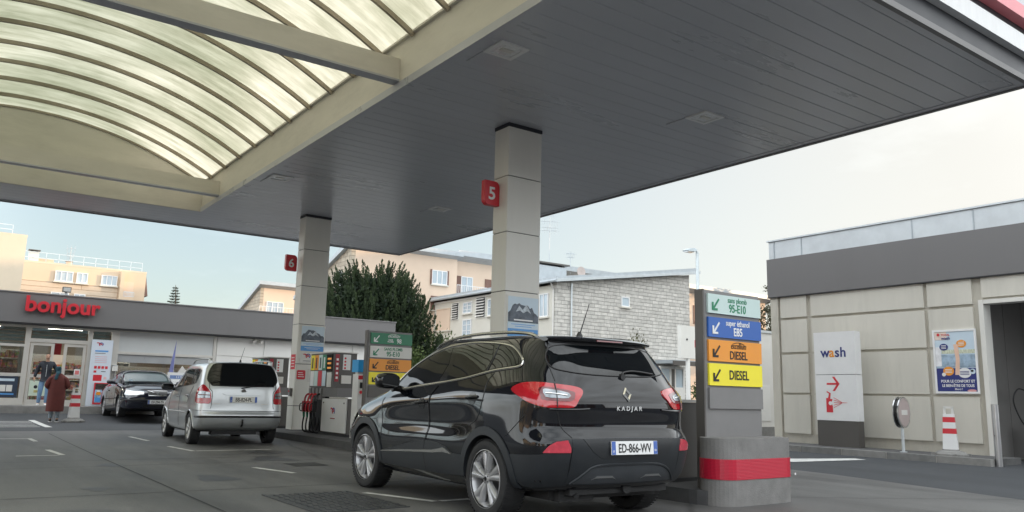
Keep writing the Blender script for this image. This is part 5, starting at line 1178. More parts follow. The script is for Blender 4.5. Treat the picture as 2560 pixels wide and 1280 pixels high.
def plate(parent, body, c, right, up, wd=.52, ht=.112, m='white', inkm='ink'):
    c, r, u = Vector(c), Vector(right).normalized(), Vector(up).normalized(); n = r.cross(u)
    def slab(a0, a1, b0, b1, d0, d1, nm, mm, par):
        bm = B(); lo = [bm.verts.new(c+r*a+u*b+n*d0) for a, b in ((a0, b0), (a1, b0), (a1, b1), (a0, b1))]; hi = [bm.verts.new(v.co+n*(d1-d0)) for v in lo]
        bm.faces.new(lo[::-1]); bm.faces.new(hi); [bm.faces.new((lo[i], lo[(i+1) % 4], hi[(i+1) % 4], hi[i])) for i in range(4)]
        return obj(nm, bm, mm, par)
    p = slab(-wd/2, wd/2, -ht/2, ht/2, 0, .008, 'number_plate', M[m], parent)
    slab(-wd/2+.002, -wd/2+.045, -ht/2+.002, ht/2-.002, .0085, .0095, 'blue_band', M['plate_blue'], p); slab(wd/2-.045, wd/2-.002, -ht/2+.002, ht/2-.002, .0085, .0095, 'blue_band', M['plate_blue'], p)
    text(body, ht*.92, M[inkm], p, c+n*.010-u*ht*.33, r, u, bold=.012, sx=.72, ext=.0008)
    text('F', ht*.28, M['white'], p, c+n*.011-r*(wd/2-.023)-u*ht*.36, r, u, bold=.01, ext=.0006)
    return p
M['brk'] = mat('brake disc', (.22, .22, .22), .35, metal=1, var=.2)
M['plate_blue'] = mat('plate blue', (.06, .13, .42), .4, var=.05)
M['paint_black'] = mat('black blue car paint', (.0030, .0036, .0058), .05, coat=.85, var=.2, rvar=.02, spec=.12)
M['paint_silver'] = mat('silver car paint', (.50, .52, .53), .32, metal=.75, coat=.8, var=.04, rvar=.05, stain=.05)
M['paint_navy'] = mat('dark navy car paint', (.006, .008, .018), .12, coat=1, var=.2, rvar=.03)
M['cladding'] = mat('grey black plastic cladding', (.020, .023, .027), .46, var=.18, scale=4, spec=.4)
M['car_glass'] = mat('dark tinted car glass', (.004, .005, .006), .025, var=.1, rvar=.01, spec=.55)
M['screen_glass'] = mat('green tinted windscreen', (.03, .05, .05), .03, var=.3, scale=2, rvar=.01, spec=.7)
M['lamp_red'] = mat('red lamp lens', (.42, .008, .016), .10, coat=1, var=.12, scale=10)
M['lamp_dark'] = mat('dark red lamp lens', (.14, .006, .010), .12, coat=1, var=.15)
M['lamp_clear'] = mat('clear lamp lens', (.26, .28, .30), .12, metal=.6, coat=1, var=.35, scale=18)
M['reflector'] = mat('red reflector', (.50, .045, .07), .25, coat=.5, var=.15, scale=20)
M['alloy'] = mat('machined alloy', (.40, .40, .41), .28, metal=.5, var=.08, rvar=.06)
M['alloy_dull'] = mat('dull alloy', (.45, .45, .44), .4, metal=.8, var=.1)
M['satin'] = mat('satin chrome trim', (.62, .61, .58), .22, metal=1, var=.05)
def place(t, x, y, head): t.location = (x, y, gz(y)); t.rotation_euler.z = R(-head)

M['alu_bright'] = mat('bright satin metal', (.72, .72, .72), .35, metal=.35, var=.04)

# black SUV, nearest car -------------------------------------------------
suv = thing('suv_car', 'black SUV with tinted windows parked at the near island, rear toward the camera', 'car', (0, 0, 0), world=False)
SUVL = [
 [(0, .45, .24), (0, .45, .24), (0, .45, .24), (0, .5, .24), (0, .9, .24), (0, 1.6, .23), (0, 2.2, .23), (0, 2.9, .23), (0, 3.54, .24), (0, 3.9, .24), (0, 4.1, .24), (0, 4.15, .24), (0, 4.15, .24)],
 [(0, .16, .31), (.45, .18, .31), (.70, .28, .30), (.76, .5, .28), (.78, .9, .25), (.78, 1.6, .23), (.78, 2.2, .23), (.78, 2.9, .23), (.77, 3.54, .24), (.74, 3.95, .25), (.62, 4.15, .25), (.40, 4.27, .25), (0, 4.32, .25)],
 [(0, .05, .44), (.48, .07, .44), (.80, .20, .41), (.875, .46, .37), (.89, .9, .33), (.875, 1.6, .32), (.87, 2.2, .32), (.875, 2.9, .32), (.885, 3.54, .33), (.86, 3.98, .36), (.72, 4.25, .36), (.45, 4.38, .36), (0, 4.43, .36)],
 [(0, 0, .70), (.50, .015, .70), (.83, .15, .68), (.905, .45, .65), (.918, .9, .62), (.902, 1.6, .62), (.899, 2.2, .63), (.902, 2.9, .61), (.918, 3.54, .62), (.895, 4.0, .62), (.76, 4.27, .62), (.48, 4.40, .62), (0, 4.449, .62)],
 [(0, .06, .83), (.5, .075, .83), (.80, .20, .83), (.897, .46, .84), (.917, .9, .84), (.878, 1.6, .80), (.871, 2.2, .79), (.878, 2.9, .78), (.912, 3.54, .78), (.87, 4.0, .72), (.74, 4.27, .70), (.47, 4.40, .70), (0, 4.445, .70)],
 [(0, .045, 1.0), (.5, .06, 1.0), (.80, .19, 1.02), (.888, .46, 1.05), (.912, .9, 1.02), (.892, 1.6, 1.0), (.887, 2.2, .98), (.882, 2.9, .95), (.875, 3.54, .91), (.83, 4.0, .84), (.70, 4.25, .80), (.44, 4.37, .79), (0, 4.42, .79)],
 [(0, .13, 1.22), (.42, .15, 1.22), (.70, .27, 1.25), (.80, .50, 1.33), (.83, .9, 1.29), (.845, 1.6, 1.19), (.845, 2.2, 1.125), (.83, 2.9, 1.09), (.79, 3.42, 1.03), (.74, 3.95, .95), (.62, 4.18, .89), (.40, 4.31, .86), (0, 4.36, .86)],
 [(0, .37, 1.535), (.36, .38, 1.535), (.60, .45, 1.53), (.665, .64, 1.545), (.685, .95, 1.565), (.69, 1.45, 1.575), (.68, 1.95, 1.572), (.70, 2.60, 1.43), (.745, 3.26, 1.10), (.66, 3.9, 1.0), (.52, 4.15, .94), (.33, 4.28, .90), (0, 4.33, .90)],
 [(0, .33, 1.575), (.33, .34, 1.575), (.54, .42, 1.575), (.585, .64, 1.60), (.60, .95, 1.62), (.605, 1.45, 1.625), (.597, 1.95, 1.632), (.60, 2.55, 1.50), (.67, 3.30, 1.115), (.56, 3.85, 1.045), (.42, 4.1, .985), (.26, 4.22, .95), (0, 4.28, .94)],
 [(0, .40, 1.595), (0, .40, 1.595), (0, .43, 1.60), (0, .66, 1.625), (0, .95, 1.645), (0, 1.45, 1.655), (0, 1.95, 1.665), (0, 2.5, 1.58), (0, 3.42, 1.135), (0, 3.8, 1.075), (0, 4.05, 1.01), (0, 4.16, .975), (0, 4.22, .96)]]
K = Car(SUVL)
SWH = [(.893, .345), (3.539, .345)]
K.body(M['paint_black'], M['black'], suv, SWH, 1.56, .385)
for y, z in SWH:
    for sg in (-1, 1): wheel(suv, sg*.80, y, z, .343, .225, .245, sg, M['alloy'], steer=(.06 if y > 2 else 0))
def S(pts, x=-.85): return [(x, y, z) for y, z in pts]
def Q(pts, y=.1): return [(x, y, z) for x, z in pts]
SD, GD = (-1, 0, 0), (-1, 0, .35)
DLO = S([(.507, 1.36), (.525, 1.312), (.663, 1.292), (.885, 1.272), (1.143, 1.236), (1.368, 1.205), (1.709, 1.175), (1.948, 1.158), (2.364, 1.129), (2.671, 1.105), (2.97, 1.094), (3.09, 1.10), (2.86, 1.27), (2.62, 1.40), (2.35, 1.50), (2.05, 1.572), (1.8, 1.596), (1.488, 1.604), (1.098, 1.580), (.816, 1.540), (.678, 1.488), (.565, 1.418)], -.78)
K.patch('window_surround', DLO, GD, M['black_gloss'], suv, off=.003, depth=.01, mirror=True)
gf = S([(2.95, 1.125), (2.80, 1.262), (2.6, 1.378), (2.35, 1.472), (2.05, 1.545), (1.90, 1.565), (1.845, 1.37), (1.95, 1.185), (2.37, 1.150)], -.78)
gr = S([(1.80, 1.572), (1.488, 1.582), (1.10, 1.558), (1.01, 1.41), (1.045, 1.285), (1.15, 1.262), (1.45, 1.218), (1.78, 1.195), (1.735, 1.37)], -.78)
gq = S([(1.06, 1.552), (.83, 1.518), (.705, 1.466), (.60, 1.40), (.56, 1.34), (.60, 1.318), (.89, 1.294), (.99, 1.285), (.965, 1.41)], -.78)
for g in (gf, gr, gq): K.patch('side_window', g, GD, M['car_glass'], suv, off=.0055, depth=.004, mirror=True)
K.strip('window_trim', DLO, GD, M['satin'], suv, r=.011, off=.005, closed=True, rnd=3, mirror=True)
K.strip('door_pillar_trim', S([(1.0, 1.565), (.985, 1.41), (1.02, 1.265)], -.78), GD, M['black'], suv, r=.006, off=.006, mirror=True)
# rear screen, spoiler, wiper
half = [(-.545, 1.538), (-.605, 1.50), (-.648, 1.42), (-.652, 1.35), (-.622, 1.296), (-.535, 1.262), (-.43, 1.238), (-.25, 1.222), (0, 1.216)]
RG = Q(half+[(-x, z) for x, z in half[:-1]][::-1]+[(.3, 1.55), (0, 1.554), (-.3, 1.55)], .3)
K.patch('rear_window', RG, (0, -1, .3), M['car_glass'], suv, off=.004, depth=.006)
K.strip('rear_window_seal', RG, (0, -1, .3), M['black'], suv, r=.006, off=.003, closed=True, rnd=2)
sp = B(); n = 15; rows = []
for i in range(n):
    t_ = -1+2*i/(n-1); x = .60*t_; e = 1-abs(t_)**4; yb = .30+.10*abs(t_)**3
    rows.append([sp.verts.new(p) for p in ((x, .62, 1.598+.024*e), (x, yb+.05, 1.590+.012*e), (x, yb, 1.572+.010*e), (x, yb+.012, 1.556+.006*e), (x, .46, 1.552))])
for a, b in zip(rows, rows[1:]):
    for i in range(5): sp.faces.new((a[i], a[(i+1) % 5], b[(i+1) % 5], b[i]))
sp.faces.new(rows[0]); sp.faces.new(rows[-1]); obj('spoiler', sp, M['paint_black'], suv, smooth=40)
obj('brake_light', bx(B(), -.13, .17, .300, .318, 1.566, 1.578), M['lamp_dark'], suv)
K.strip('wiper', Q([(.03, 1.262), (.06, 1.285), (.19, 1.305), (.42, 1.288)], .17), (0, -1, .3), M['black'], suv, r=.009, off=.02)
obj('wiper_hub', lathe(B(), [(.028, .13), (.028, .165), (.02, .17)], (.03, 0, 1.255), 'y', 14), M['black'], suv)
# lamps
LD = (-.75, -1, .15)
lo = [(-.885, .525, 1.125), (-.855, .421, 1.176), (-.79, .290, 1.184), (-.674, .188, 1.172), (-.543, .131, 1.158), (-.467, .106, 1.137), (-.463, .087, 1.097), (-.51, .075, 1.045), (-.570, .074, .985), (-.704, .123, .982), (-.79, .170, .985), (-.85, .28, 1.012), (-.880, .39, 1.058)]
for sg in (1, -1):
    mr_ = lambda P: [(p[0]*sg, p[1], p[2]) for p in P]; d = (LD[0]*sg, LD[1], LD[2])
    tl = K.patch('tail_lamp', mr_([(x*1.008, y-.006 if y < .4 else y+.015, (z-1.08)*1.10+1.08) for x, y, z in lo]), d, M['black_gloss'], suv, off=.005, depth=.01, rnd=3)
    K.patch('lamp_lens', mr_(lo), d, M['lamp_red'], tl, off=.012, depth=.002, rnd=3)
    K.patch('lamp_ring', mr_([(-.80, .24, 1.137), (-.735, .19, 1.143), (-.56, .107, 1.112), (-.535, .10, 1.085), (-.57, .09, 1.035), (-.70, .12, 1.035), (-.79, .19, 1.042), (-.80, .22, 1.08)]), d, M['lamp_dark'], tl, off=.0145, depth=.001, rnd=3)
    K.patch('lamp_clear_lens', mr_([(-.775, .217, 1.120), (-.735, .189, 1.124), (-.590, .107, 1.096), (-.605, .097, 1.055), (-.70, .13, 1.055), (-.774, .179, 1.062)]), d, M['lamp_clear'], tl, off=.0165, depth=.001, rnd=2)
    K.strip('lamp_split', mr_([(-.672, .2, 1.172), (-.678, .16, 1.08), (-.690, .13, .985)]), d, M['black'], tl, r=.005, off=.016)
    K.strip('lamp_bar', mr_([(-.76, .2, 1.09), (-.69, .16, 1.085), (-.61, .11, 1.075)]), d, M['chrome'], tl, r=.006, off=.018)
    K.strip('chrome_strip', mr_([(-.40, .07, .972), (-.52, .08, .965), (-.66, .13, .962), (-.74, .17, .964)]), d, M['paint_black'], suv, r=.010, off=.004)
# rear bumper cladding
K.patch('rear_bumper', Q([(-.60, .7275), (-.3, .733), (0, .735), (.3, .733), (.60, .7275), (.60, .365), (.3, .352), (-.3, .352), (-.60, .365)], .03), (0, -1, 0), M['cladding'], suv, off=.006, depth=.012, step=.045)
cor = [(-.575, .045, .727), (-.636, .054, .728), (-.756, .098, .706), (-.801, .127, .648), (-.816, .147, .604), (-.86, .28, .594), (-.905, .50, .584), (-.91, .52, .50), (-.885, .47, .40), (-.84, .42, .335), (-.78, .34, .325), (-.575, .15, .352)]
K.patch('bumper_corner', cor, (-1, -1, 0), M['cladding'], suv, off=.0035, depth=.012, step=.045, mirror=True)
K.patch('plate_recess', Q([(-.50, .728), (-.40, .625), (-.31, .575), (0, .556), (.36, .562), (.46, .60), (.51, .726)], .02), (0, -1, 0), mat('dark recess plastic', (.014, .016, .019), .5, var=.15), suv, off=.009, depth=.002)
K.patch('fog_reflector', [(-.818, .150, .618), (-.785, .112, .673), (-.728, .084, .707), (-.639, .050, .716), (-.614, .040, .66), (-.612, .044, .621)], (-.6, -1, 0), M['reflector'], suv, off=.011, depth=.006, mirror=True)
sk = [(-.56, .357), (-.45, .455), (-.385, .500), (-.27, .520), (0, .524), (.27, .52), (.40, .50), (.50, .45), (.60, .357)]
K.patch('skid_plate', Q(sk, .05), (0, -1, -.15), mat('skid plastic', (.045, .05, .057), .42, var=.15, scale=5), suv, off=.0085, depth=.002)
K.strip('skid_edge', Q(sk, .05), (0, -1, -.15), M['cladding'], suv, r=.012, off=.008, rnd=4)
for x in (-.24, .30): K.patch('bumper_slot', Q([(x-.13, .395), (x-.08, .425), (x+.08, .425), (x+.13, .395), (x+.09, .41), (x-.09, .41)], .05), (0, -1, -.1), M['steel'], suv, off=.012, depth=.001)
# side cladding, arches
K.patch('side_cladding', S([(3.155, .44), (2.95, .475), (2.725, .514), (2.374, .575), (2.041, .615), (1.798, .602), (1.62, .572), (1.504, .524), (1.275, .519), (1.275, .335), (1.8, .316), (2.4, .310), (3.155, .315)], -.9), SD, M['cladding'], suv, off=.007, depth=.016, mirror=True)
K.patch('chrome_strip', S([(3.10, .447), (2.636, .487), (2.119, .516), (1.907, .530), (1.749, .552), (1.672, .566), (1.49, .513), (1.66, .524), (1.9, .503), (2.12, .494), (2.64, .467), (3.1, .439)], -.9), SD, M['satin'], suv, off=.013, depth=.004, mirror=True)
for (yc, zc) in SWH:
    ro, ri = .452, .378
    ring = [(yc+ro*math.cos(R(a)), zc+ro*math.sin(R(a))) for a in range(-4 if yc > 2 else 0, 188, 8)]+[(yc+ri*math.cos(R(a)), zc+ri*math.sin(R(a))) for a in range(184, -8, -8)]
    K.patch('arch_trim', S([p for p in ring if p[1] > .30], -.9), SD, M['cladding'], suv, off=.012, depth=.03, mirror=True)
# doors: seams and handles
for pts in ([(3.2, 1.02), (3.19, .95), (3.12, .727), (3.13, .45)], [(1.935, 1.155), (2.03, 1.04), (2.035, .771), (2.03, .732), (2.06, .62), (2.095, .478), (2.055, .33)], [(.885, 1.272), (.95, 1.187), (.963, 1.03), (1.05, .86), (1.2, .79)]):
    K.strip('door_seam', S(pts, -.9), SD, M['black'], suv, r=.0045, off=.0005 if pts[0][0] != 1.935 else .006, mirror=True)
K.strip('bumper_seam', [(-.91, .57, .727), (-.895, .44, .827), (-.86, .34, .92)], (-1, -.5, 0), M['black'], suv, r=.0035, off=.0005, mirror=True)
for yy, zz in ((2.20, .972), (1.16, 1.035)):
    hs = K.patch('door_handle', S([(yy+.075*math.cos(R(a)), zz+.06*math.sin(R(a))) for a in range(0, 360, 20)], -.9), SD, M['black_gloss'], suv, off=.002, depth=.002, mirror=True)
    for h, sg in zip(hs, (1, -1)):
        obj('grip', tube(B(), spline([(-sg*.895, yy+.11, zz+.004), (-sg*.925, yy+.07, zz+.010), (-sg*.930, yy-.03, zz+.016), (-sg*.905, yy-.10, zz+.018)], 4), .014, 8), M['paint_black'], h, smooth=50)
# tailgate seams, badge, lettering
K.strip('tailgate_seam', [(-.60, .40, 1.53), (-.668, .33, 1.40), (-.665, .266, 1.293), (-.66, .21, 1.20)], (-.6, -1, .1), M['black'], suv, r=.004, off=.001, mirror=True)
K.strip('tailgate_seam', [(-.688, .13, .985), (-.692, .117, .93), (-.674, .119, .854), (-.645, .106, .80), (-.597, .045, .737)], (-.6, -1, .1), M['black'], suv, r=.004, off=.001, mirror=True)
def on_gate(x, z): h, n = K.hit((x, .1, z), (0, -1, 0)); return h, n
h, n = on_gate(.02, 1.10); u_ = Vector((0, 0, 1))-n*n.z; u_.normalize(); r_ = u_.cross(n)
lg = B(); o_ = [(0, .068), (-.050, 0), (0, -.068), (.050, 0)]; i_ = [(0, .034), (-.025, 0), (0, -.034), (.025, 0)]
vo_ = [lg.verts.new(h+r_*a+u_*b+n*.004) for a, b in o_]; vi_ = [lg.verts.new(h+r_*a+u_*b+n*.004) for a, b in i_]; vm_ = [lg.verts.new(h+r_*(a+c)*.5+u_*(b+d)*.5+n*.016) for (a, b), (c, d) in zip(o_, i_)]
for k in range(4):
    j = (k+1) % 4; lg.faces.new((vo_[k], vo_[j], vm_[j], vm_[k])); lg.faces.new((vm_[k], vm_[j], vi_[j], vi_[k]))
obj('badge', lg, M['chrome'], suv)
h, n = on_gate(.025, .965); text('K A D J A R', .052, M['alu_bright'], suv, h+n*.003, (1, 0, 0), (Vector((0, 0, 1))-n*n.z), bold=.012, sx=1.12, ext=.003)
pl = plate(suv, 'ED-866-WV', (.03, -.012, .655), (1, 0, 0), (0, .06, 1))
text('01', .026, M['white'], pl, (.03+.237, -.024, .625), (1, 0, 0), (0, 0, 1), bold=.01, ext=.0006)
# roof rails, aerial
rail = [(-.60, 2.42, 1.55), (-.603, 2.3, 1.60), (-.605, 1.95, 1.65), (-.607, 1.5, 1.665), (-.60, 1.0, 1.655), (-.585, .72, 1.63), (-.575, .60, 1.60)]
for sg in (1, -1): obj('roof_rail', tube(B(), spline([(x*sg, y, z) for x, y, z in rail], 5), .016, 8, flat=1.3), M['satin'], suv, smooth=50)
ae = obj('aerial', lathe(B(), [(.035, 1.628), (.03, 1.65), (.012, 1.685)], (0, .72, 0), 'z', 14), M['black'], suv); obj('rod', cyl(B(), (0, .715, 1.66), (.02, .60, 1.94), .006, .003, 7), M['black'], ae)
# door mirrors
for sg in (-1, 1):
    bm = B(); bmesh.ops.create_uvsphere(bm, u_segments=20, v_segments=12, radius=1)
    for v in bm.verts:
        c = v.co; e = lambda t, p: math.copysign(abs(t)**p, t); v.co = Vector((sg*(1.005+.125*e(c.x, .7)), 2.79+.085*e(c.y, .75)+(.03 if c.y > 0 else 0), 1.20+.085*e(c.z, .7)))
    mi_ = obj('door_mirror', bm, M['black_gloss'], suv, smooth=60)
    obj('mirror_glass', prism(B(), rrect(sg*1.005-.10, sg*1.005+.10, 1.135, 1.262, .04, 4), 'y', 2.700, 2.706), M['car_glass'], mi_)
    obj('mirror_arm', tube(B(), [(sg*.80, 2.84, 1.115), (sg*.93, 2.82, 1.13)], .035, 8), M['black'], mi_)
# front end (seen from other sides only)
K.patch('headlamp', [(-.80, 4.1, .86), (-.60, 4.25, .86), (-.42, 4.35, .82), (-.48, 4.38, .72), (-.70, 4.27, .72), (-.84, 4.05, .78)], (-.5, 1, .2), M['headlamp'], suv, off=.006, mirror=True)
K.patch('grille', [(-.40, 4.4, .80), (.40, 4.4, .80), (.42, 4.4, .70), (-.42, 4.4, .70)], (0, 1, 0), M['black_gloss'], suv, off=.006)
K.patch('windscreen', [(-.62, 3.2, 1.14), (0, 3.38, 1.16), (.62, 3.2, 1.14), (.56, 2.68, 1.48), (0, 2.62, 1.55), (-.56, 2.68, 1.48)], (0, .6, 1), M['car_glass'], suv, off=.004, depth=.004)
K.patch('front_bumper', [(-.60, 4.3, .55), (.60, 4.3, .55), (.55, 4.3, .36), (-.55, 4.3, .36)], (0, 1, 0), M['cladding'], suv, off=.006)
# underside
obj('silencer', box(-.55, -.18, .28, .60, .20, .32), M['rubber'], suv, bev=.05); obj('exhaust_pipe', tube(B(), [(-.36, .45, .25), (-.42, .24, .27), (-.44, .18, .25)], .022, 8), M['rubber'], suv)
tb = obj('tow_bar', box(-.5, .6, .20, .30, .26, .34), M['rubber'], suv, bev=.01); obj('tow_socket', lathe(B(), [(.045, .16), (.045, .22), (.03, .23)], (.10, 0, .30), 'y', 16), M['rubber'], tb)
obj('spare_wheel_well', box(-.6, .6, .35, 3.9, .21, .29), M['rubber'], suv, bev=.02)
suv.location = (4.953, 5.077, 0); suv.rotation_euler.z = R(-2.5)

# silver people carrier ---------------------------------------------------
mpv = thing('people_carrier', 'silver people carrier with roof rails stopped beside the column numbered 6', 'car', world=False)
MPV = [
 [(0, .4, .24), (0, .4, .24), (0, .4, .24), (0, .5, .24), (0, .78, .23), (0, 1.4, .22), (0, 2.0, .22), (0, 2.7, .22), (0, 3.33, .23), (0, 3.7, .24), (0, 3.9, .24), (0, 3.95, .24), (0, 3.95, .24)],
 [(0, .10, .32), (.42, .11, .32), (.66, .2, .31), (.72, .42, .28), (.74, .78, .24), (.73, 1.4, .22), (.73, 2.0, .22), (.73, 2.7, .22), (.72, 3.33, .23), (.69, 3.7, .24), (.58, 3.92, .24), (.36, 4.03, .24), (0, 4.08, .24)],
 [(0, .02, .42), (.44, .03, .42), (.74, .13, .41), (.805, .38, .36), (.81, .78, .33), (.80, 1.4, .31), (.80, 2.0, .31), (.80, 2.7, .31), (.81, 3.33, .33), (.79, 3.72, .35), (.67, 3.98, .35), (.42, 4.10, .35), (0, 4.15, .35)],
 [(0, 0, .56), (.46, .01, .56), (.77, .11, .56), (.825, .36, .56), (.835, .78, .56), (.825, 1.4, .54), (.82, 2.0, .54), (.825, 2.7, .54), (.835, 3.33, .56), (.815, 3.74, .56), (.70, 4.0, .55), (.44, 4.12, .54), (0, 4.17, .54)],
 [(0, .03, .665), (.46, .04, .665), (.77, .12, .665), (.825, .36, .67), (.835, .78, .70), (.828, 1.4, .70), (.824, 2.0, .70), (.825, 2.7, .70), (.832, 3.33, .70), (.80, 3.74, .66), (.69, 3.98, .64), (.43, 4.10, .62), (0, 4.15, .62)],
 [(0, .055, .90), (.45, .06, .90), (.75, .14, .92), (.815, .36, .96), (.825, .78, .95), (.822, 1.4, .93), (.818, 2.0, .92), (.815, 2.7, .90), (.80, 3.33, .86), (.76, 3.74, .79), (.64, 3.93, .74), (.40, 4.04, .72), (0, 4.09, .72)],
 [(0, .08, 1.10), (.44, .085, 1.10), (.73, .17, 1.12), (.785, .38, 1.13), (.795, .78, 1.10), (.795, 1.4, 1.07), (.793, 2.0, 1.05), (.785, 2.7, 1.02), (.75, 3.28, .98), (.69, 3.65, .88), (.57, 3.85, .81), (.35, 3.96, .78), (0, 4.02, .78)],
 [(0, .24, 1.50), (.41, .25, 1.50), (.64, .31, 1.50), (.69, .50, 1.50), (.70, .85, 1.51), (.70, 1.4, 1.515), (.695, 1.9, 1.50), (.68, 2.45, 1.36), (.72, 3.1, 1.02), (.61, 3.58, .93), (.48, 3.78, .87), (.30, 3.88, .84), (0, 3.94, .83)],
 [(0, .29, 1.575), (.37, .30, 1.575), (.56, .36, 1.57), (.60, .52, 1.57), (.61, .85, 1.58), (.61, 1.4, 1.585), (.60, 1.9, 1.57), (.59, 2.38, 1.45), (.65, 3.14, 1.04), (.53, 3.52, .965), (.40, 3.7, .905), (.25, 3.8, .875), (0, 3.86, .865)],
 [(0, .36, 1.60), (0, .36, 1.60), (0, .40, 1.605), (0, .54, 1.61), (0, .85, 1.62), (0, 1.4, 1.625), (0, 1.9, 1.615), (0, 2.35, 1.50), (0, 3.22, 1.06), (0, 3.48, .985), (0, 3.65, .925), (0, 3.74, .895), (0, 3.8, .88)]]
K = Car(MPV)
MWH = [(.80, .305), (3.33, .305)]
K.body(M['paint_silver'], M['black'], mpv, MWH, 1.44, .34)
for y, z in MWH:
    for sg in (-1, 1): wheel(mpv, sg*.735, y, z, .303, .19, .205, sg, M['alloy_dull'], spokes=7, twin=False)
hb = [(-.50, 1.572), (-.58, 1.53), (-.645, 1.40), (-.675, 1.26), (-.655, 1.20), (-.60, 1.135), (-.55, 1.118), (-.25, 1.112), (0, 1.112)]
RG = Q(hb+[(-x, z) for x, z in hb[:-1]][::-1]+[(.25, 1.582), (0, 1.585), (-.25, 1.582)], .2)
K.patch('rear_window', RG, (0, -1, .15), M['car_glass'], mpv, off=.005, depth=.006)
K.strip('rear_window_seal', RG, (0, -1, .15), M['black'], mpv, r=.008, off=.003, closed=True, rnd=2)
sd_top = S([(.50, 1.42), (.62, 1.47), (1.0, 1.475), (1.5, 1.478), (1.9, 1.458), (2.3, 1.36), (2.75, 1.16), (2.98, 1.04), (2.6, 1.06), (2.0, 1.085), (1.4, 1.105), (.9, 1.13), (.62, 1.16), (.55, 1.25)], -.74)
K.patch('window_surround', sd_top, GD, M['black'], mpv, off=.003, depth=.008, mirror=True)
for g in (S([(2.86, 1.082), (2.72, 1.15), (2.3, 1.335), (2.0, 1.425), (1.92, 1.10), (2.4, 1.085)], -.74), S([(1.84, 1.45), (1.5, 1.458), (1.08, 1.455), (1.02, 1.14), (1.4, 1.122), (1.80, 1.108)], -.74), S([(.98, 1.452), (.66, 1.45), (.58, 1.40), (.60, 1.25), (.68, 1.175), (.92, 1.15)], -.74)):
    K.patch('side_window', g, GD, M['car_glass'], mpv, off=.006, depth=.004, mirror=True)
lp = [(-.80, .26, 1.12), (-.755, .16, 1.155), (-.69, .12, 1.10), (-.625, .09, 1.02), (-.60, .08, .94), (-.60, .075, .80), (-.70, .10, .79), (-.795, .20, .79), (-.83, .34, .82), (-.835, .36, .92), (-.83, .34, 1.02)]
for sg in (1, -1):
    mm_ = lambda P: [(p[0]*sg, p[1], p[2]) for p in P]; d = (-.8*sg, -1, .1)
    tl = K.patch('tail_lamp', mm_(lp), d, M['lamp_red'], mpv, off=.008, depth=.01, rnd=2)
    K.patch('lamp_clear_lens', mm_([(-.815, .26, 1.02), (-.73, .13, 1.025), (-.632, .09, 1.0), (-.622, .085, .90), (-.73, .12, .895), (-.815, .25, .895)]), d, M['lamp_clear'], tl, off=.012, depth=.002)
    K.strip('lamp_bar', mm_([(-.82, .26, .955), (-.73, .13, .955), (-.62, .088, .95)]), d, M['lamp_dark'], tl, r=.008, off=.014)
K.strip('tailgate_seam', [(-.655, .1, 1.20), (-.64, .09, 1.08), (-.585, .08, 1.0), (-.585, .08, .78), (-.60, .07, .70)], (-.3, -1, 0), M['black'], mpv, r=.006, off=.001, mirror=True)
K.patch('handle_plinth', Q([(-.40, .985), (-.33, 1.012), (.33, 1.012), (.40, .985), (.33, .955), (-.33, .955)], .05), (0, -1, 0), M['paint_silver'], mpv, off=.02, depth=.02)
K.patch('plate_recess', Q([(-.34, .952), (.34, .952), (.28, .80), (-.28, .80)], .05), (0, -1, 0), M['paint_silver'], mpv, off=.003, depth=.004)
pl = plate(mpv, 'BB-824-PL', (0, .028, .875), (1, 0, 0), (0, .04, 1), m='plate_silver_black' if 'plate_silver_black' in M else 'white_dirty')
h, n = K.hit((0, .1, 1.035), (0, -1, 0)); bd = lathe(B(), [(.042, 0), (.042, .008), (.034, .008), (.034, 0)], (0, 0, 0), 'y', 20); bmesh.ops.translate(bd, verts=bd.verts, vec=h+n*.01-Vector((0, .004, 0))); bg_ = obj('badge', bd, M['chrome'], mpv)
obj('badge_bar', tube(B(), [h+n*.014+Vector((-.06, 0, .006)), h+n*.014+Vector((0, 0, .008)), h+n*.014+Vector((.0, 0, -.008)), h+n*.014+Vector((.06, 0, -.006))], .006, 6), M['chrome'], bg_)
K.strip('wiper', Q([(-.05, 1.085), (.02, 1.10), (.14, 1.122), (.20, 1.128)], .1), (0, -1, .1), M['black'], mpv, r=.012, off=.02)
K.strip('bumper_strip', [(-.82, .38, .545), (-.77, .11, .545), (-.46, .01, .55), (0, 0, .55), (.46, .01, .55), (.77, .11, .545), (.82, .38, .545)], (0, -1, 0), M['black'], mpv, r=.022, off=.004, rnd=4)
K.strip('bumper_crease', [(-.83, .5, .665), (-.825, .36, .662), (-.77, .12, .658), (-.46, .04, .658), (0, .03, .658), (.46, .04, .658), (.77, .12, .658), (.825, .36, .662), (.83, .5, .665)], (0, -1, 0), M['black'], mpv, r=.005, off=.0, rnd=4)
for nm, x0 in (('name_letters', -.50), ('name_letters', .42)): h, n = K.hit((x0, .1, .79), (0, -1, 0)); obj(nm, box(x0-.075, x0+.075, h.y-.004, h.y+.004, .785, .797), M['alu'], mpv)
for yc, zc in MWH: K.strip('arch_lip', S([(yc+.348*math.cos(R(a)), zc+.348*math.sin(R(a))) for a in range(-2, 184, 12)], -.83), SD, M['paint_silver'], mpv, r=.014, off=.0, mirror=True)
K.strip('side_moulding', S([(1.14, .60), (2.0, .60), (2.96, .59)], -.83), SD, M['paint_silver'], mpv, r=.02, off=.0, mirror=True)
for pts in ([(2.86, 1.04), (2.93, .85), (2.95, .45)], [(1.88, 1.07), (1.90, .8), (1.88, .32)], [(.78, 1.12), (.95, .92), (1.08, .78)]): K.strip('door_seam', S(pts, -.82), SD, M['black'], mpv, r=.005, off=.0, mirror=True)
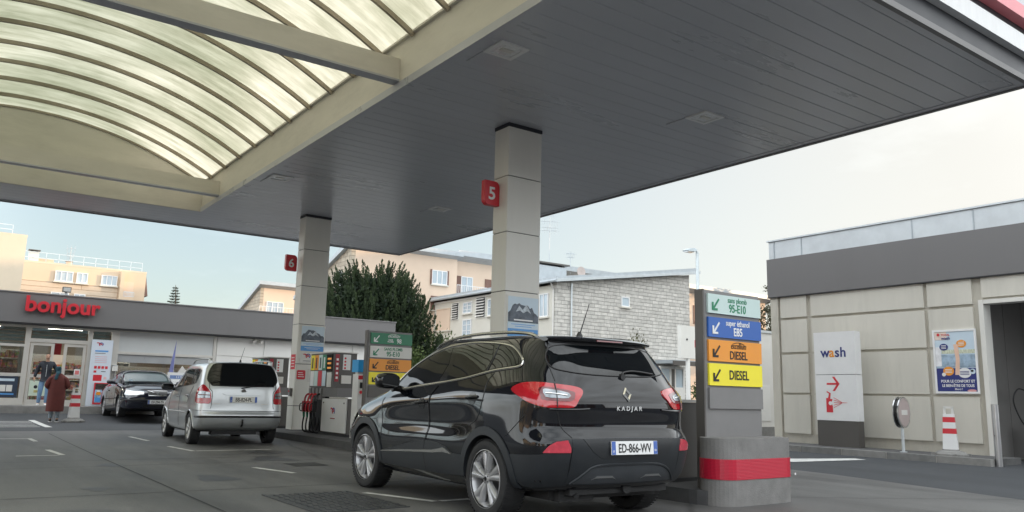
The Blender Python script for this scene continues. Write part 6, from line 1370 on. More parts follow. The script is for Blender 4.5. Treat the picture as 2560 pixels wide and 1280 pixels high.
for yy, zz in ((2.05, .90), (1.10, .93)): K.strip('door_handle', S([(yy-.09, zz), (yy, zz+.008), (yy+.09, zz)], -.82), SD, M['paint_silver'], mpv, r=.016, off=.018, mirror=True)
for sg in (1, -1): obj('roof_rail', tube(B(), spline([(sg*.585, .42, 1.565), (sg*.59, .50, 1.635), (sg*.60, .70, 1.655), (sg*.60, 1.3, 1.665), (sg*.595, 1.75, 1.645), (sg*.59, 1.95, 1.585)], 5), .016, 8), M['alloy_dull'], mpv, smooth=50); obj('rail_foot', lathe(B(), [(.05, 1.56), (.045, 1.62), (.02, 1.65)], (sg*.585, .45, 0), 'z', 12), M['paint_silver'], mpv)
ae = obj('aerial', lathe(B(), [(.025, 1.60), (.012, 1.66)], (0, .50, 0), 'z', 10), M['black'], mpv); obj('rod', cyl(B(), (0, .50, 1.65), (.03, .36, 1.90), .005, .003, 6), M['black'], ae)
for sg in (-1, 1):
    bm = B(); bmesh.ops.create_uvsphere(bm, u_segments=16, v_segments=10, radius=1)
    for v in bm.verts: c = v.co; v.co = Vector((sg*(.93+.13*math.copysign(abs(c.x)**.7, c.x)), 2.72+.08*c.y, 1.10+.075*math.copysign(abs(c.z)**.7, c.z)))
    m_ = obj('door_mirror', bm, M['black'], mpv, smooth=60); obj('mirror_arm', tube(B(), [(sg*.78, 2.78, 1.05), (sg*.88, 2.75, 1.07)], .03, 8), M['black'], m_); obj('mirror_glass', prism(B(), rrect(sg*.93-.10, sg*.93+.10, 1.045, 1.155, .03, 3), 'y', 2.637, 2.642), M['car_glass'], m_)
K.patch('windscreen', [(-.60, 3.08, 1.07), (0, 3.18, 1.09), (.60, 3.08, 1.07), (.55, 2.5, 1.40), (0, 2.42, 1.48), (-.55, 2.5, 1.40)], (0, .6, 1), M['car_glass'], mpv, off=.004, depth=.004)
K.patch('headlamp', [(-.72, 3.8, .78), (-.5, 3.95, .80), (-.35, 4.05, .76), (-.40, 4.1, .66), (-.66, 3.98, .66), (-.78, 3.75, .70)], (-.5, 1, .2), M['headlamp'], mpv, off=.006, mirror=True)
K.patch('grille', [(-.32, 4.1, .72), (.32, 4.1, .72), (.30, 4.1, .64), (-.30, 4.1, .64)], (0, 1, 0), M['black'], mpv, off=.006)
obj('tow_neck', tube(B(), spline([(0, .2, .36), (0, .02, .38), (0, -.02, .44), (0, -.02, .50)], 4), .018, 8), M['black'], mpv); obj('silencer', box(-.5, .35, .25, .5, .2, .31), M['rubber'], mpv, bev=.04)
mpv.location = (5.07, 15.84, gz(17.2)); mpv.rotation_euler.z = R(-3.0)

# dark soft-top convertible ------------------------------------------------
cab = thing('convertible_car', 'dark soft-top convertible parked nose out in front of the shop', 'car', world=False)
CAB = [
 [(0, .4, .24), (0, .4, .24), (0, .4, .24), (0, .6, .23), (0, 1.1, .2), (0, 1.8, .18), (0, 2.4, .18), (0, 3.1, .18), (0, 3.77, .19), (0, 4.2, .2), (0, 4.4, .22), (0, 4.45, .22), (0, 4.45, .22)],
 [(0, .10, .32), (.45, .12, .32), (.70, .25, .3), (.75, .5, .26), (.77, 1.1, .2), (.77, 1.8, .18), (.77, 2.4, .18), (.77, 3.1, .18), (.77, 3.77, .2), (.74, 4.2, .22), (.62, 4.5, .22), (.4, 4.6, .22), (0, 4.64, .22)],
 [(0, .03, .42), (.48, .05, .42), (.80, .2, .4), (.87, .48, .35), (.88, 1.1, .3), (.87, 1.8, .27), (.87, 2.4, .27), (.87, 3.1, .27), (.88, 3.77, .29), (.855, 4.2, .3), (.73, 4.54, .3), (.46, 4.66, .3), (0, 4.70, .3)],
 [(0, 0, .55), (.5, .02, .55), (.82, .18, .55), (.895, .48, .55), (.908, 1.1, .54), (.90, 1.8, .52), (.895, 2.4, .52), (.90, 3.1, .52), (.908, 3.77, .53), (.88, 4.2, .52), (.75, 4.56, .50), (.48, 4.69, .49), (0, 4.72, .49)],
 [(0, .02, .78), (.5, .04, .78), (.81, .18, .78), (.885, .48, .79), (.90, 1.1, .79), (.89, 1.8, .77), (.885, 2.4, .75), (.885, 3.1, .73), (.885, 3.77, .70), (.85, 4.2, .66), (.72, 4.50, .63), (.45, 4.64, .62), (0, 4.68, .62)],
 [(0, .05, .90), (.48, .07, .90), (.76, .22, .90), (.83, .5, .92), (.855, 1.1, .94), (.86, 1.8, .93), (.86, 2.4, .92), (.85, 3.1, .90), (.83, 3.77, .86), (.79, 4.2, .79), (.66, 4.44, .73), (.42, 4.58, .71), (0, 4.63, .71)],
 [(0, .12, .95), (.42, .14, .95), (.68, .28, .95), (.74, .52, .965), (.79, 1.0, .99), (.80, 1.45, 1.02), (.80, 2.0, 1.0), (.79, 2.9, .96), (.77, 3.4, .93), (.70, 4.1, .845), (.58, 4.36, .775), (.36, 4.48, .75), (0, 4.53, .745)],
 [(0, .5, .985), (.38, .5, .985), (.58, .52, .985), (.62, .6, .985), (.64, .95, 1.06), (.64, 1.35, 1.27), (.62, 1.9, 1.35), (.62, 2.45, 1.29), (.70, 3.22, .97), (.57, 3.95, .905), (.46, 4.22, .83), (.28, 4.36, .79), (0, 4.42, .78)],
 [(0, .6, .995), (.3, .6, .995), (.46, .62, .995), (.50, .70, .995), (.53, 1.05, 1.13), (.53, 1.4, 1.33), (.52, 1.9, 1.405), (.52, 2.4, 1.36), (.60, 3.28, .985), (.46, 3.9, .93), (.36, 4.15, .86), (.22, 4.28, .815), (0, 4.34, .80)],
 [(0, .75, 1.0), (0, .75, 1.0), (0, .76, 1.0), (0, .85, 1.01), (0, 1.1, 1.16), (0, 1.42, 1.36), (0, 1.9, 1.43), (0, 2.38, 1.39), (0, 3.36, 1.0), (0, 3.85, .95), (0, 4.1, .885), (0, 4.22, .84), (0, 4.28, .82)]]
K = Car(CAB); CWH = [(1.11, .315), (3.77, .315)]
K.body(M['paint_navy'], M['black'], cab, CWH, 1.52, .35)
for y, z in CWH:
    for sg in (-1, 1): wheel(cab, sg*.775, y, z, .313, .205, .222, sg, M['alloy'], spokes=7, twin=False)
m_top = mat('black soft top fabric', (.012, .013, .016), .85, var=.2, scale=8)
K.patch('soft_top', [(-.60, .80, 1.0), (-.64, 1.0, 1.05), (-.66, 1.3, 1.2), (-.65, 1.9, 1.32), (-.60, 2.38, 1.32), (0, 2.44, 1.38), (.60, 2.38, 1.32), (.65, 1.9, 1.32), (.66, 1.3, 1.2), (.64, 1.0, 1.05), (.60, .80, 1.0), (0, .78, 1.0)], (0, 0, 1), m_top, cab, off=.012, depth=.015, step=.08)
K.patch('windscreen', [(-.66, 3.18, 1.0), (0, 3.30, 1.03), (.66, 3.18, 1.0), (.585, 2.50, 1.28), (0, 2.47, 1.36), (-.585, 2.50, 1.28)], (0, .6, 1), M['screen_glass'], cab, off=.006, depth=.006)
K.strip('windscreen_frame', [(-.69, 3.2, .99), (-.60, 2.46, 1.30), (0, 2.42, 1.38), (.60, 2.46, 1.30), (.69, 3.2, .99)], (0, .6, 1), M['paint_navy'], cab, r=.028, off=.004, rnd=4)
K.strip('wiper', [(-.60, 3.24, 1.0), (-.1, 3.30, 1.03), (.0, 3.32, 1.02)], (0, .6, 1), M['black'], cab, r=.012, off=.02); K.strip('wiper', [(.0, 3.30, 1.02), (.45, 3.22, 1.03), (.58, 3.18, 1.02)], (0, .6, 1), M['black'], cab, r=.012, off=.02)
obj('tax_sticker', box(.44, .54, 3.10, 3.115, 1.06, 1.12), M['paleblue'], cab)
K.patch('side_window', S([(3.0, 1.005), (2.6, 1.17), (2.42, 1.27), (1.75, 1.29), (1.45, 1.20), (1.40, 1.055), (2.0, 1.03)], -.75), (-1, 0, .4), M['car_glass'], cab, off=.006, depth=.006, mirror=True)
hl = [(-.80, 4.32, .70), (-.78, 4.30, .765), (-.62, 4.5, .735), (-.36, 4.6, .72), (-.34, 4.62, .625), (-.55, 4.6, .61), (-.74, 4.5, .61), (-.82, 4.3, .64)]
for sg in (1, -1):
    h_ = K.patch('headlamp', [(p[0]*sg, p[1], p[2]) for p in hl], (-.55*sg, 1, .15), M['headlamp'], cab, off=.008, depth=.01)
    K.strip('lamp_divider', [(-.52*sg, 4.5, .73), (-.50*sg, 4.6, .615)], (-.4*sg, 1, .1), M['alu'], h_, r=.006, off=.01)
K.patch('grille', Q([(-.27, .735), (.27, .735), (.24, .60), (-.24, .60)], 4.6), (0, 1, 0), M['black'], cab, off=.010, depth=.01)
K.strip('grille_frame', Q([(-.27, .737), (.27, .737), (.24, .60), (-.24, .60)], 4.6), (0, 1, 0), M['chrome'], cab, r=.012, off=.012, closed=True, rnd=0)
K.strip('grille_bar', Q([(-.24, .60), (.25, .735)], 4.6), (0, 1, 0), M['chrome'], cab, r=.009, off=.016)
h, n = K.hit((0, 4.9, .667), (0, 1, 0)); obj('badge', lathe(B(), [(.03, 0), (.03, .01)], (h.x, h.y+.016, h.z), 'y', 16), M['chrome'], cab)
for z in (.63, .66, .69): K.strip('grille_slat', Q([(-.24, z), (.24, z)], 4.6), (0, 1, 0), M['alloy_dull'], cab, r=.004, off=.013)
K.strip('bumper_strip', [(-.88, 4.2, .50), (-.74, 4.56, .49), (-.46, 4.69, .485), (0, 4.72, .485), (.46, 4.69, .485), (.74, 4.56, .49), (.88, 4.2, .50)], (0, 1, 0), M['black'], cab, r=.018, off=.004, rnd=4)
K.patch('air_intake', Q([(-.40, .36), (.40, .36), (.36, .28), (-.36, .28)], 4.66), (0, 1, 0), M['black'], cab, off=.006)
plate(cab, 'EV-294-TV', (0, 4.742, .43), (-1, 0, 0), (0, 0, 1))
for pts in ([(3.12, .94), (3.15, .7), (3.12, .32)], [(1.68, 1.0), (1.70, .7), (1.62, .32)]): K.strip('door_seam', S(pts, -.88), SD, M['black'], cab, r=.005, off=0, mirror=True)
K.strip('side_moulding', S([(1.5, .56), (2.4, .55), (3.36, .55)], -.9), SD, M['black'], cab, r=.018, off=0, mirror=True)
K.strip('door_handle', S([(1.78, .80), (1.98, .80)], -.88), SD, M['paint_navy'], cab, r=.016, off=.016, mirror=True)
K.patch('tail_lamp', [(-.84, .25, .86), (-.6, .1, .88), (-.4, .06, .88), (-.4, .05, .72), (-.62, .1, .70), (-.85, .22, .70)], (-.5, -1, 0), M['lamp_red'], cab, off=.008, mirror=True)
for sg in (-1, 1):
    bm = B(); bmesh.ops.create_uvsphere(bm, u_segments=16, v_segments=10, radius=1)
    for v in bm.verts: c = v.co; v.co = Vector((sg*(.98+.12*math.copysign(abs(c.x)**.7, c.x)), 2.86+.08*c.y, 1.03+.065*math.copysign(abs(c.z)**.7, c.z)))
    m_ = obj('door_mirror', bm, M['paint_navy'], cab, smooth=60); obj('mirror_arm', tube(B(), [(sg*.80, 2.84, .98), (sg*.93, 2.85, 1.0)], .028, 8), M['black'], m_)
cab.location = (5.56, 29.42, gz(27.0)-.01); cab.rotation_euler = (R(1.6), 0, R(-181.3))

# ------------------------------------------------------------------ trees
def leaves(name, c, d, ln, wd, tone, m, parent, seed=1):
    """one mesh of many small leaf faces: centres c, growth directions d"""
    rng = np.random.default_rng(seed); N = len(c); d = d/np.linalg.norm(d, axis=1, keepdims=True)
    a = rng.normal(size=(N, 3)); s = np.cross(d, a); s /= np.linalg.norm(s, axis=1, keepdims=True)
    nrm = np.cross(d, s); ln = np.broadcast_to(ln, (N,))[:, None]; wd = np.broadcast_to(wd, (N,))[:, None]
    v = np.stack([c, c+d*ln*.5+s*wd+nrm*ln*.08, c+d*ln, c+d*ln*.5-s*wd+nrm*ln*.08], 1).reshape(-1, 3)
    base = np.array(root_of(parent).location) if root_of(parent).name in WORLD else np.zeros(3)
    me = bpy.data.meshes.new(name); me.vertices.add(4*N); me.vertices.foreach_set('co', (v-base).astype(np.float32).ravel())
    me.loops.add(4*N); me.loops.foreach_set('vertex_index', np.arange(4*N, dtype=np.int32)); me.polygons.add(N)
    me.polygons.foreach_set('loop_start', np.arange(0, 4*N, 4, dtype=np.int32)); me.polygons.foreach_set('loop_total', np.full(N, 4, np.int32))
    at = me.attributes.new('tone', 'FLOAT', 'FACE'); at.data.foreach_set('value', np.clip(tone, 0, 1).astype(np.float32)); me.update(); me.validate(); me.materials.append(m)
    o = link(bpy.data.objects.new(name, me)); o.parent = parent; return o
def shoots(rng, base, dirs, length, per, ln, spread):
    C, Dd, T = [], [], []
    for b, d, L_ in zip(base, dirs, length):
        d = d/np.linalg.norm(d); n = int(per*L_); s = rng.random(n)**.85
        a = rng.normal(size=(n, 3)); a -= (a@d)[:, None]*d; a /= np.linalg.norm(a, axis=1, keepdims=True)+1e-6
        taper = (1-s*.85)[:, None]
        C.append(b+d*(s*L_)[:, None]+a*spread*taper*rng.random((n, 1))); Dd.append(d*(.9+.5*s)[:, None]+a*.75*taper); T.append(np.full(n, rng.random())*.35+rng.random(n)*.25+.45*s**2)
    return np.concatenate(C), np.concatenate(Dd), np.concatenate(T)
def trunk(parent, x, y, z0, h, r, m, seed=3, limbs=6, spread=1.6, up=1.6, name='trunk'):
    rnd = random.Random(seed); bm = B()
    pts = spline([(x, y, z0-.2), (x+rnd.uniform(-.1, .1)*h*.2, y, z0+h*.4), (x+rnd.uniform(-.1, .1)*h*.3, y, z0+h*.75), (x, y, z0+h)], 4); n = len(pts)
    tube(bm, pts, [r*(1.25-1.1*i/(n-1)) if i else r*1.5 for i in range(n)], 9)
    for k in range(limbs):
        i = 3+int((n-5)*k/limbs); p = pts[i]; a = k*2.4+rnd.random(); l = spread*rnd.uniform(.6, 1.1)
        q = p+Vector((math.cos(a)*l, math.sin(a)*l, up*rnd.uniform(.5, 1))); tube(bm, spline([p, (p+q)/2+Vector((0, 0, -.1)), q], 3), [r*.45*(1-j/8) for j in range(7)], 6)
    return obj(name, bm, m, parent, smooth=50)
m_yew = leaf_mat('yew needles', (.009, .020, .011), (.060, .088, .036)); m_bush = leaf_mat('bush leaves', (.030, .055, .016), (.085, .12, .035)); m_far = leaf_mat('far foliage', (.05, .06, .035), (.10, .10, .06)); m_fir = leaf_mat('fir needles', (.03, .04, .03), (.07, .08, .06)); m_dry = leaf_mat('thin shrub leaves', (.06, .07, .03), (.14, .13, .06))
rng = np.random.default_rng(11)
# big yew
t = thing('yew_tree', 'big dense dark evergreen with upright shoots behind the shop and the fuel board', 'tree', (18.78, 38.6, .3))
trunk(t, 18.78, 38.6, .3, 5.5, .3, M['bark'], 2, 9, 1.7, 2.0)
def yew_r(z):  # radius of the crown at height z
    u = (z-.6)/7.0; return 3.25*np.clip(np.where(u < .35, .80+.57*u, 1-((np.maximum(u, .35)-.35)/.68)**2.3), 0, 1)**.8
n = 1250; z = .9+rng.random(n)*6.1; az = rng.random(n)*2*np.pi; rr = yew_r(z)*(.55+.42*np.sqrt(rng.random(n)))*(1+.10*np.sin(az*3+z)+.07*np.sin(az*7+2*z))
z = z*1.0; base = np.stack([18.78+rr*np.cos(az), 38.6+rr*np.sin(az), z], 1); dirs = np.stack([np.cos(az)*.35, np.sin(az)*.35, 1.1+0*z], 1)+rng.normal(size=(n, 3))*.13
C, Dd, T = shoots(rng, base, dirs, .55+rng.random(n)*.55, 74, .11, .15)
n2 = 12000; z = .7+rng.random(n2)*6.2; az = rng.random(n2)*2*np.pi; rr = yew_r(z)*np.sqrt(rng.random(n2))*.92
C2 = np.stack([18.78+rr*np.cos(az), 38.6+rr*np.sin(az), z], 1); D2 = rng.normal(size=(n2, 3))+np.array([0, 0, .8])
leaves('crown', np.concatenate([C, C2]), np.concatenate([Dd, D2]), np.concatenate([np.full(len(C), .14), np.full(n2, .30)]), np.concatenate([np.full(len(C), .024), np.full(n2, .09)]), np.concatenate([T, rng.random(n2)*.45]), m_yew, t, 5)
def bush(name, label, x, y, z0, rx, rz, n, m, ln=.11, wd=.035, cat='bush', group=None, seed=1, stems=5):
    r = np.random.default_rng(seed); t = thing(name, label, cat, (x, y, z0), group)
    bm = B()
    for k in range(stems):
        a = k*2.3; tube(bm, spline([(x, y, z0-.1), (x+math.cos(a)*rx*.25, y+math.sin(a)*rx*.25, z0+rz*.8), (x+math.cos(a)*rx*.55, y+math.sin(a)*rx*.55, z0+rz*1.45)], 3), [.035, .03, .026, .022, .018, .014, .01], 6)
    obj('stem', bm, M['bark'], t)
    nc = max(14, n//70); cc = r.normal(size=(nc, 3)); cc /= np.linalg.norm(cc, axis=1, keepdims=True); cc *= (.35+.65*r.random((nc, 1))**.5); cc[:, 2] = np.abs(cc[:, 2])*1.5-.45
    cc = cc*np.array([rx, rx, rz])+np.array([x, y, z0+rz*.75]); idx = r.integers(0, nc, n); tn = r.random(nc)
    c = cc[idx]+r.normal(size=(n, 3))*np.array([rx, rx, rz])*.15; c[:, 2] = np.maximum(c[:, 2], z0+.05); d = (c-np.array([x, y, z0+rz*.4]))/np.array([rx, rx, rz])+r.normal(size=(n, 3))*.6+np.array([0, 0, .3])
    leaves('crown' if cat == 'tree' else 'foliage', c, d, ln*(.7+.6*r.random(n)), wd*(.7+.6*r.random(n)), tn[idx]*.65+r.random(n)*.35, m, t, seed); return t
bush('leafy_bush', 'light green bush right of the dark yew, below the white louvred wall', 21.9, 37.6, .3, 1.7, 2.3, 6500, m_bush, .16, .05, seed=2)
bush('leafy_bush', 'low green bush close to the roof line of the black car, right of the yew', 23.7, 37.8, .3, 1.5, 1.9, 4500, m_bush, .15, .05, seed=3)
bush('leafy_bush', 'dark green bush at the foot of the yew behind the green fuel panel', 19.6, 36.0, .3, 1.5, 1.7, 4500, m_bush, .14, .045, seed=4)
bush('wispy_shrub', 'thin wispy shrub in front of the stone gable above the black car', 33.2, 33.6, .25, 1.35, 2.4, 1500, m_dry, .16, .03, seed=5, stems=11)
bush('wispy_shrub', 'second thin shrub at the corner of the stone gable, left of the wispy one', 31.4, 34.4, .25, .8, 2.0, 450, m_dry, .15, .03, seed=6, stems=7)
bush('leafy_bush', 'dark bush behind the panel sign between the stone gable and the annex', 36.5, 30.6, .25, 1.2, 1.2, 2500, m_bush, .14, .045, seed=8)
# far trees at the right
def broad(x, y, z0, h, cr, label, m, n, seed):
    r = np.random.default_rng(seed); t = thing('broadleaf_tree', label, 'tree', (x, y, z0), 'far trees'); trunk(t, x, y, z0, h*.75, .22, M['bark'], seed, 7, cr*.6, h*.2)
    nc = 60; cc = r.normal(size=(nc, 3)); cc /= np.linalg.norm(cc, axis=1, keepdims=True); cc = cc*r.random((nc, 1))**.4*np.array([cr, cr, h*.38])+np.array([x, y, z0+h*.66]); idx = r.integers(0, nc, n); tn = r.random(nc)
    c = cc[idx]+r.normal(size=(n, 3))*cr*.13; leaves('crown', c, r.normal(size=(n, 3))+np.array([0, 0, .4]), .22*(.7+.6*r.random(n)), .08, tn[idx]*.6+r.random(n)*.4, m, t, seed)
broad(67, 48, .5, 12.0, 2.2, 'slender grey green tree above the top of the fuel board', m_far, 5000, 21); broad(66.5, 44.5, .5, 9.8, 2.6, 'round dark tree between the fuel board and the wash building', m_far, 7000, 22)
# far fir
t = thing('fir_tree', 'small thin fir top far behind the shop roof', 'tree', (18.25, 80, .7)); trunk(t, 18.25, 80, .7, 10.1, .14, M['bark'], 5, 0)
bs, ds, ls = [], [], []
for k in range(26):
    z = 3+7.7*(k/26)**.9; L_ = 1.55*(1-(z-3)/8.0)**.9+.12
    for j in range(6): a = j*1.047+k*.7; bs.append((18.25, 80, z)); ds.append((math.cos(a), math.sin(a), -.05+.25*(k/26))); ls.append(L_*rng.uniform(.6, 1.1))
C, Dd, T = shoots(rng, np.array(bs), np.array(ds), np.array(ls), 75, .1, .10); leaves('crown', C, Dd+np.array([0, 0, .3]), .17, .022, T, m_fir, t, 9)
# trees out of frame at the left, seen only in reflections
for i, (x, y) in enumerate(((-24, 10), (-27, -4), (-22, -22))):
    broad(x, y, 0, 7.5, 2.4, ('roundish tree beside the cottages outside the photo, nearest the shop', 'roundish tree beside the cottages outside the photo, middle one', 'roundish tree beside the cottages outside the photo, behind the camera')[i], m_bush, 2500, 31+i)

# ------------------------------------------------------------------ people
def skin(name, J, E_, m, parent, root=None, sub=2):
    """a smooth limb-and-trunk surface grown on a skeleton: J name -> (x, y, z, rx, ry)"""
    bm = B(); lay = bm.verts.layers.skin.verify(); V = {}
    for k, p in J.items():
        v = bm.verts.new(p[:3]); V[k] = v; s = v[lay]; s.radius = (p[3], p[4] if len(p) > 4 else p[3]); s.use_root = (k == (root or next(iter(J))))
    for a, b in E_: bm.edges.new((V[a], V[b]))
    me = bpy.data.meshes.new(name); bm.to_mesh(me); bm.free(); me.materials.append(m); o = link(bpy.data.objects.new(name, me)); o.parent = parent
    sk_ = o.modifiers.new('skin', 'SKIN'); sk_.use_smooth_shade = True; o.modifiers.new('sub', 'SUBSURF').levels = sub; o.modifiers['sub'].render_levels = sub
    return o
def hand(J, E_, sd, wrist, d):
    """palm, four unequal bent fingers and a thumb leaving the side of the palm; d = pointing direction"""
    w_ = Vector(wrist); d = Vector(d).normalized(); side = Vector((0, -1, 0)); side = (side-d*side.dot(d)).normalized(); inw = Vector((-sd, 0, 0))
    p = w_+d*.055; J['palm'+str(sd)] = (*p, .036, .018); E_.append(('wr'+str(sd), 'palm'+str(sd)))
    for i, l in enumerate((.066, .076, .070, .055)):
        b = p+d*.03+side*(.026-.0175*i); m_ = b+d*l*.5+inw*.006; t_ = b+d*l*.9+inw*.028
        for nme, q, r_ in (('a', b, .010), ('b', m_, .009), ('c', t_, .008)): J['f%d%s%d' % (i, nme, sd)] = (*q, r_, r_)
        E_ += [('palm'+str(sd), 'f%da%d' % (i, sd)), ('f%da%d' % (i, sd), 'f%db%d' % (i, sd)), ('f%db%d' % (i, sd), 'f%dc%d' % (i, sd))]
    b = p-d*.01+side*.036+inw*.008; t_ = b+d*.042+side*.016+inw*.014; J['ta%d' % sd] = (*b, .011, .011); J['tb%d' % sd] = (*t_, .009, .009); E_ += [('palm'+str(sd), 'ta%d' % sd), ('ta%d' % sd, 'tb%d' % sd)]
def figure(t, arms, legs, lean=0, head=(0, 0), stout=1.0):
    """bare body facing -Y, 1.75 m; arms/legs: side -> joint positions"""
    J = {'pelvis': (0, .01, .96, .135*stout, .10), 'waist': (0, lean*.3, 1.12, .13*stout, .095), 'chest': (0, lean*.7, 1.32, .155*stout, .105), 'collar': (0, lean, 1.46, .075, .065), 'neck': (0, lean-.005, 1.525, .052, .052),
         'jaw': (head[0]*.5, lean-.025+head[1]*.5, 1.60, .062, .075), 'brow': (head[0], lean-.012+head[1], 1.675, .074, .092), 'crown': (head[0], lean+.0+head[1], 1.735, .055, .07)}
    E_ = [('pelvis', 'waist'), ('waist', 'chest'), ('chest', 'collar'), ('collar', 'neck'), ('neck', 'jaw'), ('jaw', 'brow'), ('brow', 'crown')]
    for sd, (sh, el, wr, d) in arms.items():
        J['sh%d' % sd] = (*sh, .062); J['el%d' % sd] = (*el, .044); J['wr%d' % sd] = (*wr, .030, .024); E_ += [('chest', 'sh%d' % sd), ('sh%d' % sd, 'el%d' % sd), ('el%d' % sd, 'wr%d' % sd)]; hand(J, E_, sd, wr, d)
    for sd, (hp, kn, an, to) in legs.items():
        J['hp%d' % sd] = (*hp, .095, .09); J['kn%d' % sd] = (*kn, .060); J['an%d' % sd] = (*an, .040); J['to%d' % sd] = (*to, .036, .024); E_ += [('pelvis', 'hp%d' % sd), ('hp%d' % sd, 'kn%d' % sd), ('kn%d' % sd, 'an%d' % sd), ('an%d' % sd, 'to%d' % sd)]
    return skin('body', J, E_, M['skin'], t, 'pelvis'), J
def grow(J, keys, add): return {k: (*J[k][:3], J[k][3]+add, (J[k][4] if len(J[k]) > 4 else J[k][3])+add) for k in keys}
D('stubble', (.16, .095, .07), .7, var=.2)
# man in front of the door
t = thing('person', 'man in dark jacket, blue jeans and white trainers standing in front of the shop door', 'person', world=False)
arms = {-1: ((-.18, 0, 1.425), (-.29, .03, 1.16), (-.33, -.04, .94), (-.05, -.2, -1)), 1: ((.18, 0, 1.425), (.30, .02, 1.20), (.42, -.09, 1.03), (.5, -.3, -.8))}
legs = {-1: ((-.09, .01, .90), (-.12, -.03, .50), (-.14, .03, .085), (-.155, -.11, .045)), 1: ((.09, .01, .90), (.09, -.05, .50), (.075, -.02, .085), (.08, -.17, .045))}
bd, J = figure(t, arms, legs)
jk = grow(J, ['pelvis', 'waist', 'chest', 'collar', 'sh-1', 'sh1', 'el-1', 'el1', 'wr-1', 'wr1'], .024); jk['pelvis'] = (0, .01, .97, .165, .128); jk['hem'] = (0, .01, .86, .165, .125); jk['waist'] = (0, 0, 1.12, .165, .125); jk['collar'] = (0, 0, 1.475, .085, .075)
skin('jacket', jk, [('hem', 'pelvis'), ('pelvis', 'waist'), ('waist', 'chest'), ('chest', 'collar'), ('chest', 'sh-1'), ('chest', 'sh1'), ('sh-1', 'el-1'), ('el-1', 'wr-1'), ('sh1', 'el1'), ('el1', 'wr1')], M['jacket'], t, 'pelvis')
jn = grow(J, ['pelvis', 'hp-1', 'hp1', 'kn-1', 'kn1', 'an-1', 'an1'], .018); jn['pelvis'] = (0, .01, .93, .148, .112); jn['top'] = (0, .01, 1.03, .146, .108)
skin('jeans', jn, [('top', 'pelvis'), ('pelvis', 'hp-1'), ('pelvis', 'hp1'), ('hp-1', 'kn-1'), ('hp1', 'kn1'), ('kn-1', 'an-1'), ('kn1', 'an1')], M['denim'], t, 'pelvis')
for sd in (-1, 1):
    a, b = Vector(J['an%d' % sd][:3]), Vector(J['to%d' % sd][:3]); skin('shoe', {'h': (a.x, a.y+.045, .05, .045, .045), 'm': (a.x, a.y-.03, .055, .05, .05), 't': (b.x, b.y-.03, .042, .046, .036)}, [('h', 'm'), ('m', 't')], M['white'], t)
skin('hair', {'a': (0, .012, 1.745, .070, .085), 'b': (0, .055, 1.68, .078, .055), 'c': (0, .05, 1.61, .06, .04)}, [('a', 'b'), ('b', 'c')], M['hair'], t)
for sd in (-1, 1):
    obj('eye', lathe(B(), [(.004, 0), (.007, .003), (.003, .006)], (sd*.030, -.103, 1.668), 'y', 10), M['black'], t); skin('ear', {'a': (sd*.072, .01, 1.675, .012, .018), 'b': (sd*.072, .008, 1.648, .010, .013)}, [('a', 'b')], M['skin'], t)
skin('nose', {'a': (0, -.10, 1.665, .011, .011), 'b': (0, -.122, 1.632, .016, .014)}, [('a', 'b')], M['skin'], t); skin('beard', {'a': (-.045, -.052, 1.60, .018, .022), 'b': (0, -.085, 1.568, .022, .018), 'c': (.045, -.052, 1.60, .018, .022)}, [('a', 'b'), ('b', 'c')], M['stubble'], t)
obj('mouth', box(-.020, .020, -.110, -.095, 1.598, 1.603), M['stubble'], t)
obj('zip', tube(B(), [(.0, -.135, .98), (0, -.128, 1.2), (0, -.14, 1.38)], .006, 6), M['galv'], t)
t.location = (3.08, 29.25, .432); t.scale = (.93, .93, .93); t.rotation_euler.z = R(-8)
# woman seen from behind
t = thing('person', 'woman in a long rust red coat and teal headscarf walking toward the shop', 'person', world=False)
arms = {-1: ((-.13, .01, 1.33), (-.30, .05, 1.13), (-.13, -.20, 1.02), (.8, -.3, .1)), 1: ((.13, .01, 1.33), (.30, .05, 1.13), (.13, -.20, 1.02), (-.8, -.3, .1))}
legs = {-1: ((-.09, .01, .90), (-.09, -.03, .50), (-.09, .06, .09), (-.10, -.08, .045)), 1: ((.09, .01, .90), (.10, -.08, .50), (.09, -.08, .085), (.09, -.22, .04))}
bd, J = figure(t, arms, legs, lean=-.06, head=(.02, -.05), stout=1.05)
tr = grow(J, ['pelvis', 'hp-1', 'hp1', 'kn-1', 'kn1', 'an-1', 'an1'], .020); tr['pelvis'] = (0, .01, .95, .10, .08)
for k in ('hp-1', 'hp1'): tr[k] = (*J[k][:3], .085, .08)
skin('trousers', tr, [('pelvis', 'hp-1'), ('pelvis', 'hp1'), ('hp-1', 'kn-1'), ('hp1', 'kn1'), ('kn-1', 'an-1'), ('kn1', 'an1')], M['denim_worn'], t, 'pelvis')
bm = B(); rings = []
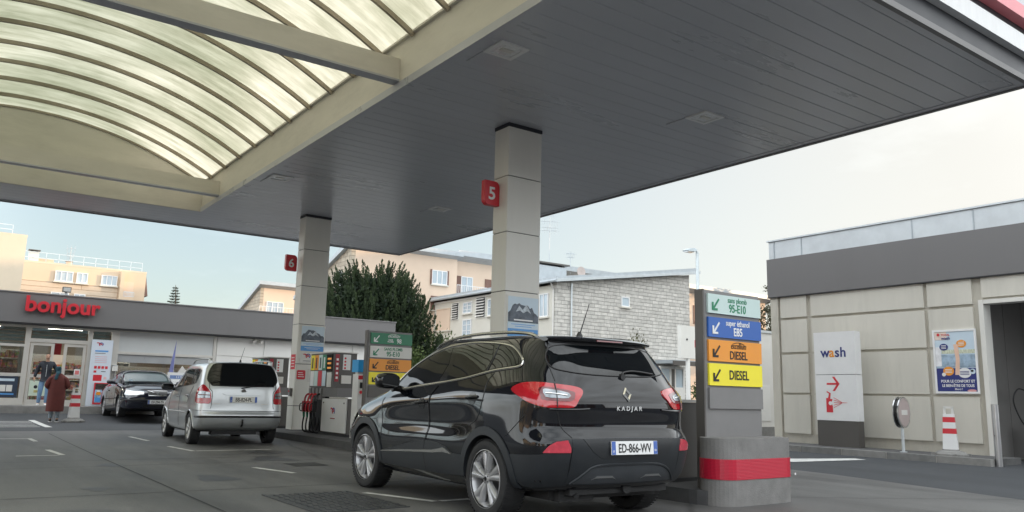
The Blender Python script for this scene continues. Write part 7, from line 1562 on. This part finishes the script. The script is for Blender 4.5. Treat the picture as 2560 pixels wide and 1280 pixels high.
for z, rx, ry, yy in ((.33, .245, .19, .02), (.40, .25, .195, .02), (.62, .248, .19, .02), (.85, .245, .185, .02), (1.05, .242, .18, .01), (1.2, .245, .185, -.01), (1.33, .245, .170, -.03), (1.42, .215, .145, -.045), (1.48, .14, .11, -.06), (1.52, .085, .085, -.06)):
    rings.append([bm.verts.new((rx*math.cos(2*math.pi*k/28)*(1+.018*math.sin(k*2.4+z*3)), yy+ry*math.sin(2*math.pi*k/28)*(1+.03*math.sin(k*1.7)*(1.4-z)), z)) for k in range(28)])
for a, b in zip(rings, rings[1:]):
    for k in range(28): bm.faces.new((a[k], a[(k+1) % 28], b[(k+1) % 28], b[k]))
bm.faces.new(rings[-1]); obj('coat', bm, M['coat'], t, smooth=60)
for sd in (-1, 1): skin('sleeve', {'a': (sd*.13, -.02, 1.38, .085, .08), 's': (sd*.215, .02, 1.35, .085, .08), 'e': (sd*.315, .06, 1.12, .075, .07), 'w': (sd*.16, -.17, 1.01, .055, .055)}, [('a', 's'), ('s', 'e'), ('e', 'w')], M['coat'], t)
skin('headscarf', {'t': (.02, -.10, 1.745, .075, .085), 'm': (.02, -.085, 1.68, .100, .112), 'n': (.01, -.07, 1.60, .085, .09), 'c': (0, -.04, 1.52, .09, .075), 'k': (.03, .08, 1.53, .05, .04), 'd': (.06, .135, 1.42, .055, .02), 'e': (.075, .165, 1.31, .05, .016)}, [('t', 'm'), ('m', 'n'), ('n', 'c'), ('c', 'k'), ('k', 'd'), ('d', 'e')], M['hat'], t)
for sd in (-1, 1):
    a, b = Vector(J['an%d' % sd][:3]), Vector(J['to%d' % sd][:3]); skin('shoe', {'h': (a.x, a.y+.045, .05, .045, .045), 'm': (a.x, a.y-.03, .055, .05, .05), 't': (b.x, b.y-.03, .042, .046, .036)}, [('h', 'm'), ('m', 't')], M['black'], t); obj('shoe_sole', box(a.x-.045, a.x+.045, b.y-.07, a.y+.085, .0, .022), M['white'], t, bev=.008)
t.location = (2.99, 25.5, gz(25.5)+.004); t.scale = (.87, .87, .87); t.rotation_euler.z = R(176)
flush_texts()
